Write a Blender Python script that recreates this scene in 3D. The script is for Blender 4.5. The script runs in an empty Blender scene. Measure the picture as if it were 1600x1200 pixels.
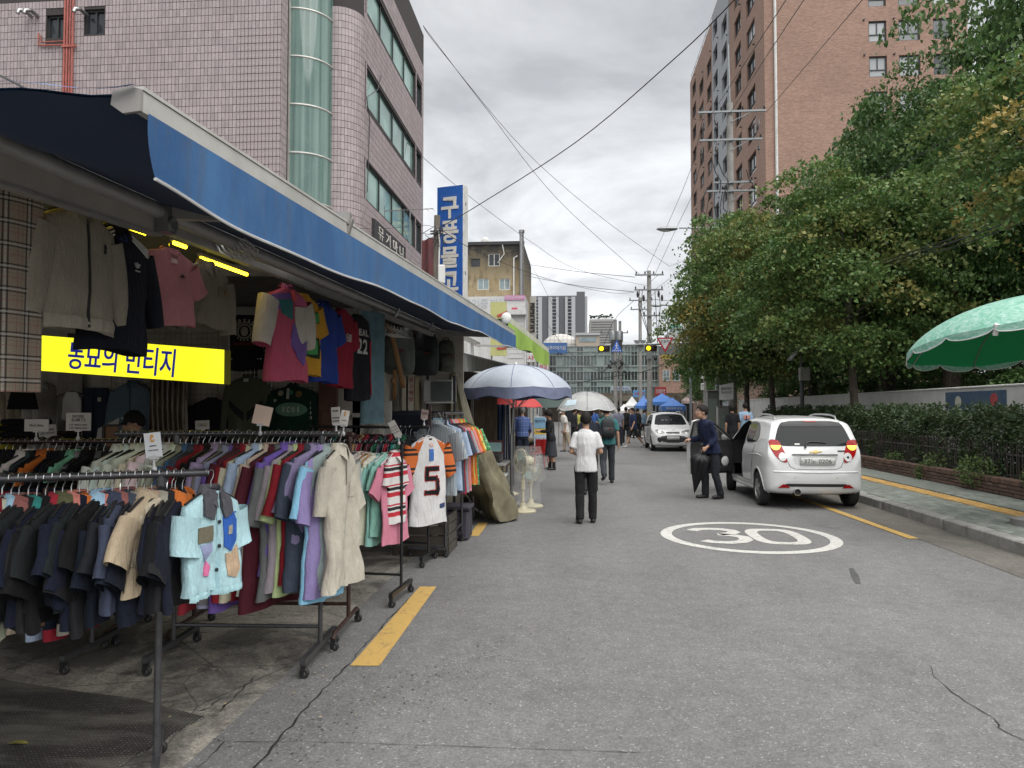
import bpy,bmesh,math,random
import numpy as np
from mathutils import Vector,Matrix,noise
R=math.radians
PI=math.pi
SC=bpy.context.scene
COL=SC.collection
random.seed(7)
RNG=np.random.default_rng(11)
CAM_H=1.62
F=1150.0
YAW=math.atan2(100,F)
PITCH=math.atan2(40,F)
cam_d=bpy.data.cameras.new('camera')
cam=bpy.data.objects.new('camera',cam_d)
COL.objects.link(cam)
SC.camera=cam
cam_d.sensor_width=36.0
cam_d.lens=F/1600*36.0
cam_d.clip_start=0.05
cam_d.clip_end=6000
cam.location=(0,0,CAM_H)
cam.rotation_euler=(PI/2+PITCH,0,YAW)
SUN_EL,SUN_AZ=R(66),R(140)
w=bpy.data.worlds.new('World')
SC.world=w
w.use_nodes=True
nt=w.node_tree
nt.nodes.clear()
def wn(t,**k):
 n=nt.nodes.new(t)
 for a,b in k.items():
  setattr(n,a,b)
 return n
def wl(a,b):
 nt.links.new(a,b)
out=wn('ShaderNodeOutputWorld')
sky=wn('ShaderNodeTexSky',sky_type='NISHITA',sun_disc=False,sun_elevation=SUN_EL,sun_rotation=SUN_AZ,altitude=50,dust_density=4.0)
bg1=wn('ShaderNodeBackground')
bg1.inputs[1].default_value=0.05
hs=wn('ShaderNodeHueSaturation')
hs.inputs['Saturation'].default_value=0.15
wl(sky.outputs[0],hs.inputs['Color'])
wl(hs.outputs[0],bg1.inputs[0])
tc=wn('ShaderNodeTexCoord')
sx=wn('ShaderNodeSeparateXYZ')
wl(tc.outputs['Generated'],sx.inputs[0])
zc=wn('ShaderNodeMath',operation='MAXIMUM');wl(sx.outputs['Z'],zc.inputs[0]);zc.inputs[1].default_value=0.0
za=wn('ShaderNodeMath',operation='ADD');wl(zc.outputs[0],za.inputs[0]);za.inputs[1].default_value=0.22
dx=wn('ShaderNodeMath',operation='DIVIDE');wl(sx.outputs['X'],dx.inputs[0]);wl(za.outputs[0],dx.inputs[1])
dy=wn('ShaderNodeMath',operation='DIVIDE');wl(sx.outputs['Y'],dy.inputs[0]);wl(za.outputs[0],dy.inputs[1])
cv=wn('ShaderNodeCombineXYZ');wl(dx.outputs[0],cv.inputs[0]);wl(dy.outputs[0],cv.inputs[1])
n1=wn('ShaderNodeTexNoise');n1.inputs['Scale'].default_value=1.6;n1.inputs['Detail'].default_value=8;n1.inputs['Roughness'].default_value=0.56
n1.inputs['Distortion'].default_value=0.35
wl(cv.outputs[0],n1.inputs['Vector'])
mr=wn('ShaderNodeMapRange');mr.inputs['From Min'].default_value=0.42;mr.inputs['From Max'].default_value=0.62
wl(n1.outputs[0],mr.inputs['Value'])
cr=wn('ShaderNodeValToRGB')
cr.color_ramp.elements[0].color=(0.20,0.212,0.228,1)
cr.color_ramp.elements[1].color=(0.56,0.57,0.58,1)
wl(mr.outputs[0],cr.inputs[0])
el=wn('ShaderNodeMapRange',interpolation_type='SMOOTHSTEP')
el.inputs['From Min'].default_value=0.03;el.inputs['From Max'].default_value=0.48
el.inputs['To Min'].default_value=1.65;el.inputs['To Max'].default_value=0.78
wl(sx.outputs['Z'],el.inputs['Value'])
bg2=wn('ShaderNodeBackground')
wl(cr.outputs[0],bg2.inputs[0])
ms=wn('ShaderNodeMath',operation='MULTIPLY');wl(el.outputs[0],ms.inputs[0]);ms.inputs[1].default_value=0.36
wl(ms.outputs[0],bg2.inputs[1])
ad=wn('ShaderNodeAddShader')
wl(bg1.outputs[0],ad.inputs[0]);wl(bg2.outputs[0],ad.inputs[1])
wl(ad.outputs[0],out.inputs[0])
sun_d=bpy.data.lights.new('sun','SUN')
sun_d.energy=1.5
sun_d.angle=R(85)
sun_d.color=(1.0,0.975,0.94)
sun=bpy.data.objects.new('sun',sun_d)
COL.objects.link(sun)
sd=Vector((math.cos(SUN_EL)*math.sin(SUN_AZ),math.cos(SUN_EL)*math.cos(SUN_AZ),math.sin(SUN_EL)))
sun.rotation_euler=sd.to_track_quat('Z','Y').to_euler()
sun.location=(0,0,60)
SC.view_settings.view_transform='Standard'
SC.view_settings.look='None'
SC.view_settings.gamma=1
SC.view_settings.exposure=1.4
SC.view_settings.use_curve_mapping=False
SC.render.engine='CYCLES'
SC.cycles.max_bounces=6
SC.cycles.transparent_max_bounces=12
SC.cycles.use_denoising=True
SC.cycles.sample_clamp_indirect=6.0
def ray(px,py):
 x,y=(px-800)/F,(600-py)/F
 cy,sy,cp,sp=math.cos(YAW),math.sin(YAW),math.cos(PITCH),math.sin(PITCH)
 right=Vector((cy,sy,0))
 fwd=Vector((-sy*cp,cy*cp,sp))
 up=right.cross(fwd)
 return fwd+right*x+up*y
def G(px,py,z=0.0):
 d=ray(px,py);t=(z-CAM_H)/d.z
 return Vector((0,0,CAM_H))+d*t
def AX(px,py,x):
 d=ray(px,py);t=x/d.x
 return Vector((0,0,CAM_H))+d*t
def AY(px,py,y):
 d=ray(px,py);t=y/d.y
 return Vector((0,0,CAM_H))+d*t
def AD(px,py,depth):
 return Vector((0,0,CAM_H))+ray(px,py)*depth
def srgb(h):
 if isinstance(h,str):
  h=h.lstrip('#');c=[int(h[i:i+2],16)/255 for i in(0,2,4)]
 else:
  c=h
 return tuple(((v/12.92)if v<=0.04045 else((v+0.055)/1.055)**2.4)for v in c)
MATS={}
class N:
 """tiny node helper"""
 def __init__(s,name):
  s.m=bpy.data.materials.new(name);s.m.use_nodes=True
  s.t=s.m.node_tree;s.t.nodes.clear()
  s.out=s.n('ShaderNodeOutputMaterial')
  s.b=s.n('ShaderNodeBsdfPrincipled')
  s.l(s.b.outputs[0],s.out.inputs[0])
 def n(s,t,**k):
  x=s.t.nodes.new(t)
  for a,b in k.items():
   if a.startswith('i_'):
    x.inputs[a[2:].replace('_',' ')].default_value=b
   else:
    setattr(x,a,b)
  return x
 def l(s,a,b):s.t.links.new(a,b)
 def co(s,rnd=False,kind='Object'):
  tc=s.n('ShaderNodeTexCoord')
  if not rnd:return tc.outputs[kind]
  oi=s.n('ShaderNodeObjectInfo')
  a=s.n('ShaderNodeVectorMath',operation='ADD')
  m=s.n('ShaderNodeMath',operation='MULTIPLY');m.inputs[1].default_value=37.0
  s.l(oi.outputs['Random'],m.inputs[0])
  s.l(tc.outputs[kind],a.inputs[0]);s.l(m.outputs[0],a.inputs[1])
  return a.outputs[0]
 def noise(s,vec,scale,detail=4,rough=.55,dist=0):
  x=s.n('ShaderNodeTexNoise');x.inputs['Scale'].default_value=scale;x.inputs['Detail'].default_value=detail
  x.inputs['Roughness'].default_value=rough;x.inputs['Distortion'].default_value=dist
  s.l(vec,x.inputs['Vector']);return x.outputs[0]
 def vor(s,vec,scale,feature='F1',rand=1):
  x=s.n('ShaderNodeTexVoronoi',feature=feature);x.inputs['Scale'].default_value=scale;x.inputs['Randomness'].default_value=rand
  s.l(vec,x.inputs['Vector']);return x
 def mr(s,v,a,b,c=0,d=1,smooth=False):
  x=s.n('ShaderNodeMapRange');x.inputs['From Min'].default_value=a;x.inputs['From Max'].default_value=b
  x.inputs['To Min'].default_value=c;x.inputs['To Max'].default_value=d
  if smooth:x.interpolation_type='SMOOTHSTEP'
  s.l(v,x.inputs['Value']);return x.outputs[0]
 def mix(s,f,a,b,mode='MIX'):
  x=s.n('ShaderNodeMix',data_type='RGBA',blend_type=mode)
  for v,i in((f,0),(a,6),(b,7)):
   if hasattr(v,'links')or isinstance(v,bpy.types.NodeSocket):s.l(v,x.inputs[i])
   elif i==0:x.inputs[0].default_value=v
   else:x.inputs[i].default_value=(*v[:3],1)
  return x.outputs[2]
 def math(s,op,a,b=None):
  x=s.n('ShaderNodeMath',operation=op)
  for v,i in((a,0),(b,1)):
   if v is None:continue
   if isinstance(v,bpy.types.NodeSocket):s.l(v,x.inputs[i])
   else:x.inputs[i].default_value=v
  return x.outputs[0]
 def scale(s,vec,xyz):
  x=s.n('ShaderNodeMapping');x.inputs['Scale'].default_value=xyz;s.l(vec,x.inputs['Vector']);return x.outputs[0]
 def bump(s,h,strength=.3,dist=.01):
  x=s.n('ShaderNodeBump');x.inputs['Strength'].default_value=strength;x.inputs['Distance'].default_value=dist
  s.l(h,x.inputs['Height']);s.l(x.outputs[0],s.b.inputs['Normal']);return x
 def base(s,c):
  if isinstance(c,bpy.types.NodeSocket):s.l(c,s.b.inputs['Base Color'])
  else:s.b.inputs['Base Color'].default_value=(*c[:3],1)
 def val(s,**k):
  for a,b in k.items():
   i=s.b.inputs[a.replace('_',' ')]
   if isinstance(b,bpy.types.NodeSocket):s.l(b,i)
   else:i.default_value=b
def M(name,col,rough=.6,metal=0.0,var=.12,vs=5.0,bump=0.0,bs=60.0,bd=.004,rnd=0.0,spec=.5,coat=0.0,emit=0.0,dirt=0.0,dcol=(.05,.045,.04),ds=2.0,ecol=None):
 """general painted / plain surface: base colour with grain, wear, fine relief"""
 if name in MATS:return MATS[name]
 c=srgb(col)if isinstance(col,str)else col
 k=N(name)
 v=k.co(True)
 nz=k.noise(v,vs,5,.6)
 f=k.mr(nz,.3,.7,1-var,1+var)
 if rnd:
  oi=k.n('ShaderNodeObjectInfo')
  f=k.math('MULTIPLY',f,k.mr(oi.outputs['Random'],0,1,1-rnd,1+rnd))
 hv=k.n('ShaderNodeHueSaturation');hv.inputs['Color'].default_value=(*c,1)
 k.l(f,hv.inputs['Value'])
 cc=hv.outputs[0]
 if dirt:
  dn=k.noise(v,ds,7,.65)
  cc=k.mix(k.mr(dn,.5,.72,0,dirt),cc,dcol)
 k.base(cc)
 k.val(Roughness=k.mr(nz,.25,.75,max(0.02,rough-.07),min(1,rough+.07)),Metallic=metal)
 k.b.inputs['Specular IOR Level'].default_value=spec
 if coat:k.val(Coat_Weight=coat,Coat_Roughness=.04)
 if bump:k.bump(k.noise(v,bs,3,.6),bump,bd)
 if emit:
  k.b.inputs['Emission Color'].default_value=(*(ecol or c),1);k.b.inputs['Emission Strength'].default_value=emit
 MATS[name]=k.m
 return k.m
class MB:
 def __init__(s):s.v=[];s.f=[];s.mi=[];s.cur=0
 def _add(s,vs,fs):
  o=len(s.v);s.v+=[tuple(p)for p in vs]
  for f in fs:s.f.append(tuple(i+o for i in f));s.mi.append(s.cur)
 def mat(s,i):s.cur=i;return s
 def box(s,c,d,rz=0.0,rx=0.0,ry=0.0):
  hx,hy,hz=d[0]/2,d[1]/2,d[2]/2
  m=Matrix.Rotation(rz,3,'Z')@Matrix.Rotation(ry,3,'Y')@Matrix.Rotation(rx,3,'X')
  c=Vector(c)
  vs=[c+m@Vector((x*hx,y*hy,z*hz))for x in(-1,1)for y in(-1,1)for z in(-1,1)]
  s._add(vs,[(0,1,3,2),(4,6,7,5),(0,4,5,1),(2,3,7,6),(0,2,6,4),(1,5,7,3)])
  return s
 def bbox(s,c,d,b=.006,rz=0.0):
  """box with chamfered vertical and horizontal edges"""
  hx,hy,hz=d[0]/2,d[1]/2,d[2]/2
  b=min(b,hx*.45,hy*.45,hz*.45)
  m=Matrix.Rotation(rz,3,'Z');c=Vector(c)
  rings=[]
  for z,o in((-hz,b),(-hz+b,0),(hz-b,0),(hz,b)):
   x,y=hx-o,hy-o
   r=[]
   for qx,qy in((1,1),(-1,1),(-1,-1),(1,-1)):
    p1,p2=(qx*x,qy*(y-b)),(qx*(x-b),qy*y)
    r+=[p1,p2]if qx*qy>0 else[p2,p1]
   rings.append([c+m@Vector((p[0],p[1],z))for p in r])
  s._rings(rings,True,True)
  return s
 def beam(s,a,b,wd,ht,up=(0,0,1)):
  """rectangular bar from a to b"""
  a,b=Vector(a),Vector(b);d=(b-a)
  if d.length<1e-6:return s
  d.normalize();u=Vector(up)
  if abs(d.dot(u))>.98:u=Vector((1,0,0))
  sd_=d.cross(u).normalized();u=sd_.cross(d)
  vs=[]
  for p in(a,b):
   for x,y in((-1,-1),(1,-1),(1,1),(-1,1)):
    vs.append(p+sd_*x*wd/2+u*y*ht/2)
  s._add(vs,[(3,2,1,0),(4,5,6,7),(0,1,5,4),(1,2,6,5),(2,3,7,6),(3,0,4,7)])
  return s
 def _rings(s,rings,cap0=True,cap1=True,closed=True):
  n=len(rings[0]);fs=[]
  vs=[p for r in rings for p in r]
  for i in range(len(rings)-1):
   for j in range(n if closed else n-1):
    k=(j+1)%n
    fs.append((i*n+j,i*n+k,(i+1)*n+k,(i+1)*n+j))
  if cap0:fs.append(tuple(range(n-1,-1,-1)))
  if cap1:fs.append(tuple((len(rings)-1)*n+j for j in range(n)))
  s._add(vs,fs)
 def tube(s,pts,r,n=8,caps=True,flat=1.0,up=None):
  pts=[Vector(p)for p in pts];L=len(pts)
  rr=r if isinstance(r,(list,tuple))else[r]*L
  rings=[];ref=Vector(up)if up else None
  for i,p in enumerate(pts):
   d=(pts[min(i+1,L-1)]-pts[max(i-1,0)])
   if d.length<1e-9:d=Vector((0,0,1))
   d.normalize()
   if ref is None:
    ref=Vector((0,0,1))if abs(d.z)<.9 else Vector((1,0,0))
   u=(ref-d*ref.dot(d))
   if u.length<1e-4:u=d.orthogonal()
   u.normalize();ref=u;v=d.cross(u)
   rings.append([p+(u*math.cos(a)+v*math.sin(a)*flat)*rr[i]for a in(2*PI*k/n for k in range(n))])
  s._rings(rings,caps,caps)
  return s
 def lathe(s,prof,n=16,c=(0,0,0),axis='Z',cap0=True,cap1=True,sx=1,sy=1):
  c=Vector(c);rings=[]
  for r,z in prof:
   ring=[]
   for k in range(n):
    a=2*PI*k/n;x,y=r*math.cos(a)*sx,r*math.sin(a)*sy
    p=(x,y,z)if axis=='Z' else(z,x,y)if axis=='X' else(y,z,x)
    ring.append(c+Vector(p))
   rings.append(ring)
  s._rings(rings,cap0,cap1)
  return s
 def prism(s,poly,ext):
  """extrude a 3-D polygon along the vector ext"""
  e=Vector(ext);a=[Vector(p)for p in poly];n=len(a)
  s._add(a+[p+e for p in a],[tuple(range(n-1,-1,-1)),tuple(range(n,2*n))]+[(j,(j+1)%n,n+(j+1)%n,n+j)for j in range(n)])
  return s
 def grid(s,fn,nu,nv,cu=False):
  vs=[fn(i/nu,j/nv)for i in range(nu+(0 if cu else 1))for j in range(nv+1)]
  fs=[];m=nu if cu else nu+1
  for i in range(nu):
   for j in range(nv):
    k=(i+1)%m
    fs.append((i*(nv+1)+j,k*(nv+1)+j,k*(nv+1)+j+1,i*(nv+1)+j+1))
  s._add(vs,fs);return s
 def poly(s,pts):s._add(pts,[tuple(range(len(pts)))]);return s
 def ball(s,c,r,n=10,m=7):
  c=Vector(c);r=r if hasattr(r,'__len__')else(r,r,r)
  rings=[]
  for i in range(1,m):
   a=PI*i/m
   rings.append([c+Vector((r[0]*math.sin(a)*math.cos(2*PI*k/n),r[1]*math.sin(a)*math.sin(2*PI*k/n),-r[2]*math.cos(a)))for k in range(n)])
  o=len(s.v)
  s._rings(rings,False,False)
  b=len(s.v);s.v+=[tuple(c-Vector((0,0,r[2]))),tuple(c+Vector((0,0,r[2])))]
  last=o+(m-2)*n
  for k in range(n):
   s.f.append((b,o+(k+1)%n,o+k));s.mi.append(s.cur)
   s.f.append((b+1,last+k,last+(k+1)%n));s.mi.append(s.cur)
  return s
 def mesh(s,name,mats,smooth=True,angle=40,recalc=True):
  me=bpy.data.meshes.new(name)
  me.from_pydata(s.v,[],s.f)
  for m in(mats if isinstance(mats,(list,tuple))else[mats]):me.materials.append(m)
  if any(s.mi):me.polygons.foreach_set('material_index',s.mi)
  if recalc:
   bm=bmesh.new();bm.from_mesh(me);bmesh.ops.recalc_face_normals(bm,faces=bm.faces);bm.to_mesh(me);bm.free()
  if smooth:
   me.polygons.foreach_set('use_smooth',[True]*len(me.polygons))
   if angle<180:me.set_sharp_from_angle(angle=R(angle))
  me.update()
  return me
 def build(s,name,mats,parent=None,smooth=True,angle=40,recalc=True,world=True,**props):
  return link(name,s.mesh(name,mats,smooth,angle,recalc),parent,world,**props)
MW={}
def link(name,me,parent=None,world=True,loc=None,rot=None,scale=None,**props):
 o=bpy.data.objects.new(name,me)
 COL.objects.link(o)
 if parent is not None:
  o.parent=parent
  if world and parent.name in MW:o.matrix_parent_inverse=MW[parent.name].inverted()
 if loc is not None:o.location=loc
 if rot is not None:o.rotation_euler=rot
 if scale is not None:o.scale=scale
 for k,v in props.items():
  if v is not None:o[k]=v
 return o
def thing(name,label,cat,loc=(0,0,0),rz=0.0,group=None):
 o=bpy.data.objects.new(name,None);COL.objects.link(o)
 o.empty_display_size=.1
 o.location=loc;o.rotation_euler=(0,0,rz)
 MW[o.name]=Matrix.Translation(Vector(loc))@Matrix.Rotation(rz,4,'Z')
 o['label']=label;o['category']=cat
 if group:o['group']=group
 return o
def structure(name,loc=(0,0,0)):
 o=bpy.data.objects.new(name,None);COL.objects.link(o);o.location=loc;o['kind']='structure'
 MW[o.name]=Matrix.Translation(Vector(loc));return o
def tag(o,label,cat,group=None,kind=None):
 o['label']=label;o['category']=cat
 if group:o['group']=group
 if kind:o['kind']=kind
 return o
KIDS={}
def kids(o):
 return[c for c in COL.objects if c.parent==o]
def dup(root,loc,rz=None,label=None,group=None):
 """a copy of a thing with copies of its parts and sub-parts"""
 r=root.copy();COL.objects.link(r);r.location=loc
 if rz is not None:r.rotation_euler=(0,0,rz)
 if label:r['label']=label
 if group:r['group']=group
 for ch in root.children:
  c=ch.copy();COL.objects.link(c);c.parent=r
  for g in ch.children:
   d=g.copy();COL.objects.link(d);d.parent=c
 return r
_TXT={}
def text_mesh(body,size=1.0,ext=.01,align='CENTER',bold=0.0,sx=1.0,spacing=1.0,name='lettering'):
 c=bpy.data.curves.new('lettering','FONT')
 c.body=body;c.size=size;c.extrude=ext;c.align_x=align;c.align_y='CENTER';c.offset=bold;c.space_character=spacing
 c.resolution_u=3
 o=bpy.data.objects.new('lettering',c);COL.objects.link(o)
 dg=bpy.context.evaluated_depsgraph_get()
 me=bpy.data.meshes.new_from_object(o.evaluated_get(dg))
 bpy.data.objects.remove(o)
 bpy.data.curves.remove(c)
 if sx!=1:me.transform(Matrix.Diagonal((sx,1,1,1)))
 me.name=name
 return me
def text(body,origin,xdir,updir,size,mat,parent=None,ext=.004,name='lettering',bold=0.0,sx=1.0,align='CENTER',spacing=1.0,fit=None):
 """flat lettering lying on a surface: origin = centre, xdir = reading direction, updir = up on the surface"""
 me=text_mesh(body,size,ext,align,bold,sx,spacing,name)
 X=Vector(xdir).normalized();U=Vector(updir);U=(U-X*U.dot(X)).normalized();Z=X.cross(U)
 if fit:
  n=len(me.vertices);a=np.empty(n*3);me.vertices.foreach_get('co',a);a=a.reshape(-1,3)
  w0,h0=a[:,0].max()-a[:,0].min(),a[:,1].max()-a[:,1].min()
  me.transform(Matrix.Translation((-(a[:,0].max()+a[:,0].min())/2,-(a[:,1].max()+a[:,1].min())/2,0)))
  me.transform(Matrix.Diagonal((fit[0]/w0,fit[1]/h0,1,1)))
 m=Matrix((X,U,Z)).transposed().to_4x4();m.translation=Vector(origin)+Z*ext
 me.transform(m)
 me.materials.clear();me.materials.append(mat)
 return link(name,me,parent)
def pick(seq):return seq[random.randrange(len(seq))]
def lerp(a,b,t):return a+(b-a)*t
def catmull(keys,t):
 """smooth interpolation of (x, y) keys at x = t"""
 if t<=keys[0][0]:return keys[0][1]
 if t>=keys[-1][0]:return keys[-1][1]
 for i in range(len(keys)-1):
  if keys[i][0]<=t<=keys[i+1][0]:
   x0,y0=keys[i];x1,y1=keys[i+1]
   h=x1-x0;u=(t-x0)/h
   def slope(j):
    if j<=0 or j>=len(keys)-1:
     a,b=(0,1)if j<=0 else(-2,-1)
     return(keys[b][1]-keys[a][1])/(keys[b][0]-keys[a][0])
    d0=(keys[j][1]-keys[j-1][1])/(keys[j][0]-keys[j-1][0]);d1=(keys[j+1][1]-keys[j][1])/(keys[j+1][0]-keys[j][0])
    return 0 if d0*d1<=0 else 2*d0*d1/(d0+d1)
   m0,m1=slope(i),slope(i+1)
   return(2*u**3-3*u**2+1)*y0+(u**3-2*u**2+u)*h*m0+(-2*u**3+3*u**2)*y1+(u**3-u**2)*h*m1
def ribbon(mb,pts,wd,z=None,th=None):
 """flat band along a polyline on the ground"""
 pts=[Vector((p[0],p[1],z if z is not None else p[2]))for p in pts];L=[];Rr=[]
 for i,p in enumerate(pts):
  a,b=pts[max(i-1,0)],pts[min(i+1,len(pts)-1)]
  d=(b-a);d.z=0;d.normalize();n=Vector((-d.y,d.x,0))
  w_=wd[i]if hasattr(wd,'__len__')else wd
  L.append(p+n*w_/2);Rr.append(p-n*w_/2)
 o=len(pts)
 mb._add(L+Rr,[(i,i+1,o+i+1,o+i)for i in range(o-1)])
 # = GROUND, ROAD, PAVEMENT
def asphalt_mat(name,base=.125,tint=(1,.995,.975),dark=.35,spots=1.0,oil=.5):
 k=N(name);v=k.co()
 ag=k.vor(v,105.0)
 sep=k.n('ShaderNodeSeparateColor');k.l(ag.outputs['Color'],sep.inputs[0])
 a1=k.mr(sep.outputs[0],0,1,.73,1.17)
 a2=k.mr(sep.outputs[1],.95,.985,0,.8*spots)
 fine=k.mr(k.noise(v,260,2,.6),.3,.7,.8,1.2)
 mid=k.mr(k.noise(v,7,6,.68),.32,.7,.86,1.12)
 big=k.mr(k.noise(v,.55,5,.6,.6),.35,.68,1-dark*.6,1+dark*.45)
 pits=k.mr(k.noise(v,17,6,.8),.585,.68,1,.42)
 pm=k.mr(k.noise(v,.8,4,.6),.44,.60,0,1)
 pits=k.math('ADD',k.math('MULTIPLY',k.math('SUBTRACT',pits,1.0),pm),1.0)
 f=k.math('MULTIPLY',k.math('MULTIPLY',a1,fine),k.math('MULTIPLY',mid,big))
 f=k.math('MULTIPLY',f,pits)
 tr=k.mr(k.noise(k.scale(v,(1.1,.05,1)),1.0,3,.5),.35,.65,.93,1.07)
 f=k.math('MULTIPLY',k.math('ADD',f,a2),tr)
 sp=k.vor(k.scale(v,(1,1,1)),1.3)
 om=k.mr(sp.outputs['Distance'],.02,.07,oil,0)
 hv=k.n('ShaderNodeHueSaturation');hv.inputs['Color'].default_value=(base*tint[0],base*tint[1],base*tint[2],1)
 k.l(f,hv.inputs['Value'])
 k.base(k.mix(om,hv.outputs[0],(base*.55,base*.54,base*.52)))
 k.val(Roughness=.82);k.b.inputs['Specular IOR Level'].default_value=.35
 h=k.math('ADD',k.math('MULTIPLY',sep.outputs[0],.6),k.math('MULTIPLY',k.noise(v,150,3,.6),.8))
 k.bump(h,.55,.004)
 return k.m
m_asphalt=asphalt_mat('asphalt',.150,dark=.2)
m_old=None
def old_pavement():
 k=N('old_patched_pavement');v=k.co()
 ag=k.vor(v,80);sep=k.n('ShaderNodeSeparateColor');k.l(ag.outputs['Color'],sep.inputs[0])
 g=k.mr(sep.outputs[0],0,1,.7,1.3)
 n1=k.noise(v,1.1,7,.62,.8);n2=k.noise(v,4.5,6,.7,.4)
 c=k.mix(k.mr(n1,.44,.58),(.095,.09,.08),(.28,.26,.225))
 c=k.mix(k.mr(n2,.55,.66,0,.75),c,(.045,.042,.038))
 c=k.mix(k.mr(k.noise(v,2.3,4,.5,1.2),.6,.66,0,.6),c,(.27,.24,.195))
 cr=k.vor(k.mix(.08,v,k.n('ShaderNodeTexNoise').outputs['Color']),.9,'DISTANCE_TO_EDGE')
 ce=k.mr(cr.outputs['Distance'],.002,.007,.5,0)
 c=k.mix(ce,c,(.012,.011,.01))
 hv=k.n('ShaderNodeHueSaturation');k.l(c,hv.inputs['Color']);k.l(g,hv.inputs['Value'])
 k.base(hv.outputs[0]);k.val(Roughness=k.mr(n2,.3,.7,.55,.9))
 k.bump(k.math('ADD',k.math('MULTIPLY',n2,1.4),k.math('MULTIPLY',sep.outputs[0],.3)),.7,.012)
 return k.m
m_old=old_pavement()
def paint(name,col,wear=.5):
 k=N(name);v=k.co()
 n_=k.noise(v,16,7,.72);n2=k.noise(v,2.2,4,.6)
 c=k.mix(k.mr(n2,.3,.7,0,.35),col,tuple(x*.78 for x in col))
 c=k.mix(k.mr(n_,.55,.64,0,wear),c,(.1,.1,.095))
 cr=k.vor(k.mix(.05,v,k.n('ShaderNodeTexNoise').outputs['Color']),6.0,'DISTANCE_TO_EDGE')
 ce=k.mr(cr.outputs['Distance'],.01,.03,.55,0)
 ce=k.math('MULTIPLY',ce,k.mr(k.noise(v,3,2),.45,.6))
 c=k.mix(ce,c,(.09,.085,.07))
 k.base(c);k.val(Roughness=.6);k.bump(k.noise(v,120,3),.35,.003)
 return k.m
m_ypaint=paint('worn_yellow_road_paint',(.52,.335,.10),.5)
m_wpaint=paint('worn_white_road_paint',(.50,.495,.46),.7)
m_crack=M('crack_dirt',(.012,.011,.01),.95)
m_gutter=asphalt_mat('gutter_concrete',.13,(1.05,.98,.86),.6,.6,.2)
ground=MB().poly([(-1500,-600,-.03),(1500,-600,-.03),(1500,3000,-.03),(-1500,3000,-.03)]).build('ground',M('far_ground',(.11,.108,.1),.9),kind='structure')
RX0,RX1=-1.78,4.93
road=MB()
for a,b in((-12,0),(0,12),(12,40),(40,170)):
 road.poly([(RX0 if b<60 else-14,a,0),(RX1 if b<60 else 16,a,0),(RX1 if b<60 else 16,b,0),(RX0 if b<60 else-14,b,0)])
road=road.build('road',m_asphalt,kind='structure')
pav=MB().poly([(-16,-8,0),(RX0,-8,0),(RX0,40,0),(-16,40,0)]).build('market_pavement',m_old,kind='structure')
gut=MB().poly([(4.27,-8,.004),(RX1,-8,.004),(RX1,60,.004),(4.27,60,.004)]).build('gutter',m_gutter,kind='structure')
def jag(p,q,n,amp,wob=None):
 p,q=Vector(p),Vector(q);d=(q-p);s_=Vector((-d.y,d.x,0)).normalized()
 return[p+d*(i/n)+s_*((random.random()-.5)*2*amp if 0<i<n else 0)for i in range(n+1)]
def crack(pts,wdt,parent,amp=.02,z=.004):
 mb=MB();full=[]
 for a,b in zip(pts[:-1],pts[1:]):
  n=max(3,int((Vector(b)-Vector(a)).length/.06));full+=jag(a,b,n,amp)[:-1]
 full.append(Vector(pts[-1]))
 ws=[wdt*.55*random.uniform(.25,1.4)for _ in full];ws[0]=ws[-1]=wdt*.1
 ribbon(mb,full,ws,z)
 return mb.build('crack',m_crack,parent)
crack([G(548,1036),G(500,1085),G(425,1168),G(385,1215),G(300,1330)],.022,road,.012)
crack([G(640,935),G(600,975),G(549,1034)],.016,road,.01)
crack([G(330,1160),G(480,1160),G(700,1166),G(1012,1177)],.006,road,.004)
crack([G(1450,1038),G(1462,1060),G(1500,1090),G(1552,1122),G(1560,1138),G(1640,1180)],.010,road,.012)
crack([G(352,1159),G(330,1180),G(305,1205)],.012,road,.008)
crack([G(345,1090),G(330,1105),G(308,1112)],.016,pav,.012)
crack([G(400,1055),G(370,1085),G(345,1112)],.02,pav,.014)
crack([G(1218,790),G(1236,799)],.03,road,.01)
crack([G(1275,820),G(1316,829)],.02,road,.01)
crack([G(640,733),G(800,729),G(1010,724)],.05,road,.02)
def blot(c,r,n=18,z=.004,el=1.0):
 c=Vector(c);return[(c.x+math.cos(a)*r*random.uniform(.6,1.15),c.y+math.sin(a)*r*el*random.uniform(.6,1.15),z)for a in(2*PI*k/n for k in range(n))]
m_patch=asphalt_mat('asphalt_patch',.075,(1,1,1),.3,.4,0)
for px,py,r in((1336,905,.07),):
 ribbon_mb=MB();ribbon(ribbon_mb,[G(1330,888),G(1336,900),G(1341,912)],[.04,.07,.05],.004);ribbon_mb.build('skid_mark',m_patch,road)
wb_=MB();r_=random.Random(3)
for i in range(420):
 t_=r_.random();g=G(lerp(430,900,t_)+r_.gauss(0,70)*r_.choice((.3,1)),lerp(1190,960,t_**.8)+r_.gauss(0,45)*r_.choice((.3,1)))
 if g.x<RX0 or g.y<2:continue
 n_=7;a0=r_.uniform(0,6);sz=r_.uniform(.003,.011);el_=r_.uniform(.35,.8)
 wb_.poly([(g.x+math.cos(a0+2*PI*k_/n_)*sz*r_.uniform(.5,1.2),g.y+math.sin(a0+2*PI*k_/n_)*sz*el_*r_.uniform(.5,1.2),.003+i*4e-6)for k_ in range(n_)])
wb_.build('worn_pits',m_patch,road,smooth=False,kind='stuff')
def flat(name,pts,mat,z=.004,parent=road):
 return MB().poly([(p.x,p.y,z)for p in pts]).build(name,mat,parent)
flat('yellow_dash',[G(547,1041),G(593,1041),G(682,917),G(656,917)],m_ypaint)
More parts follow.
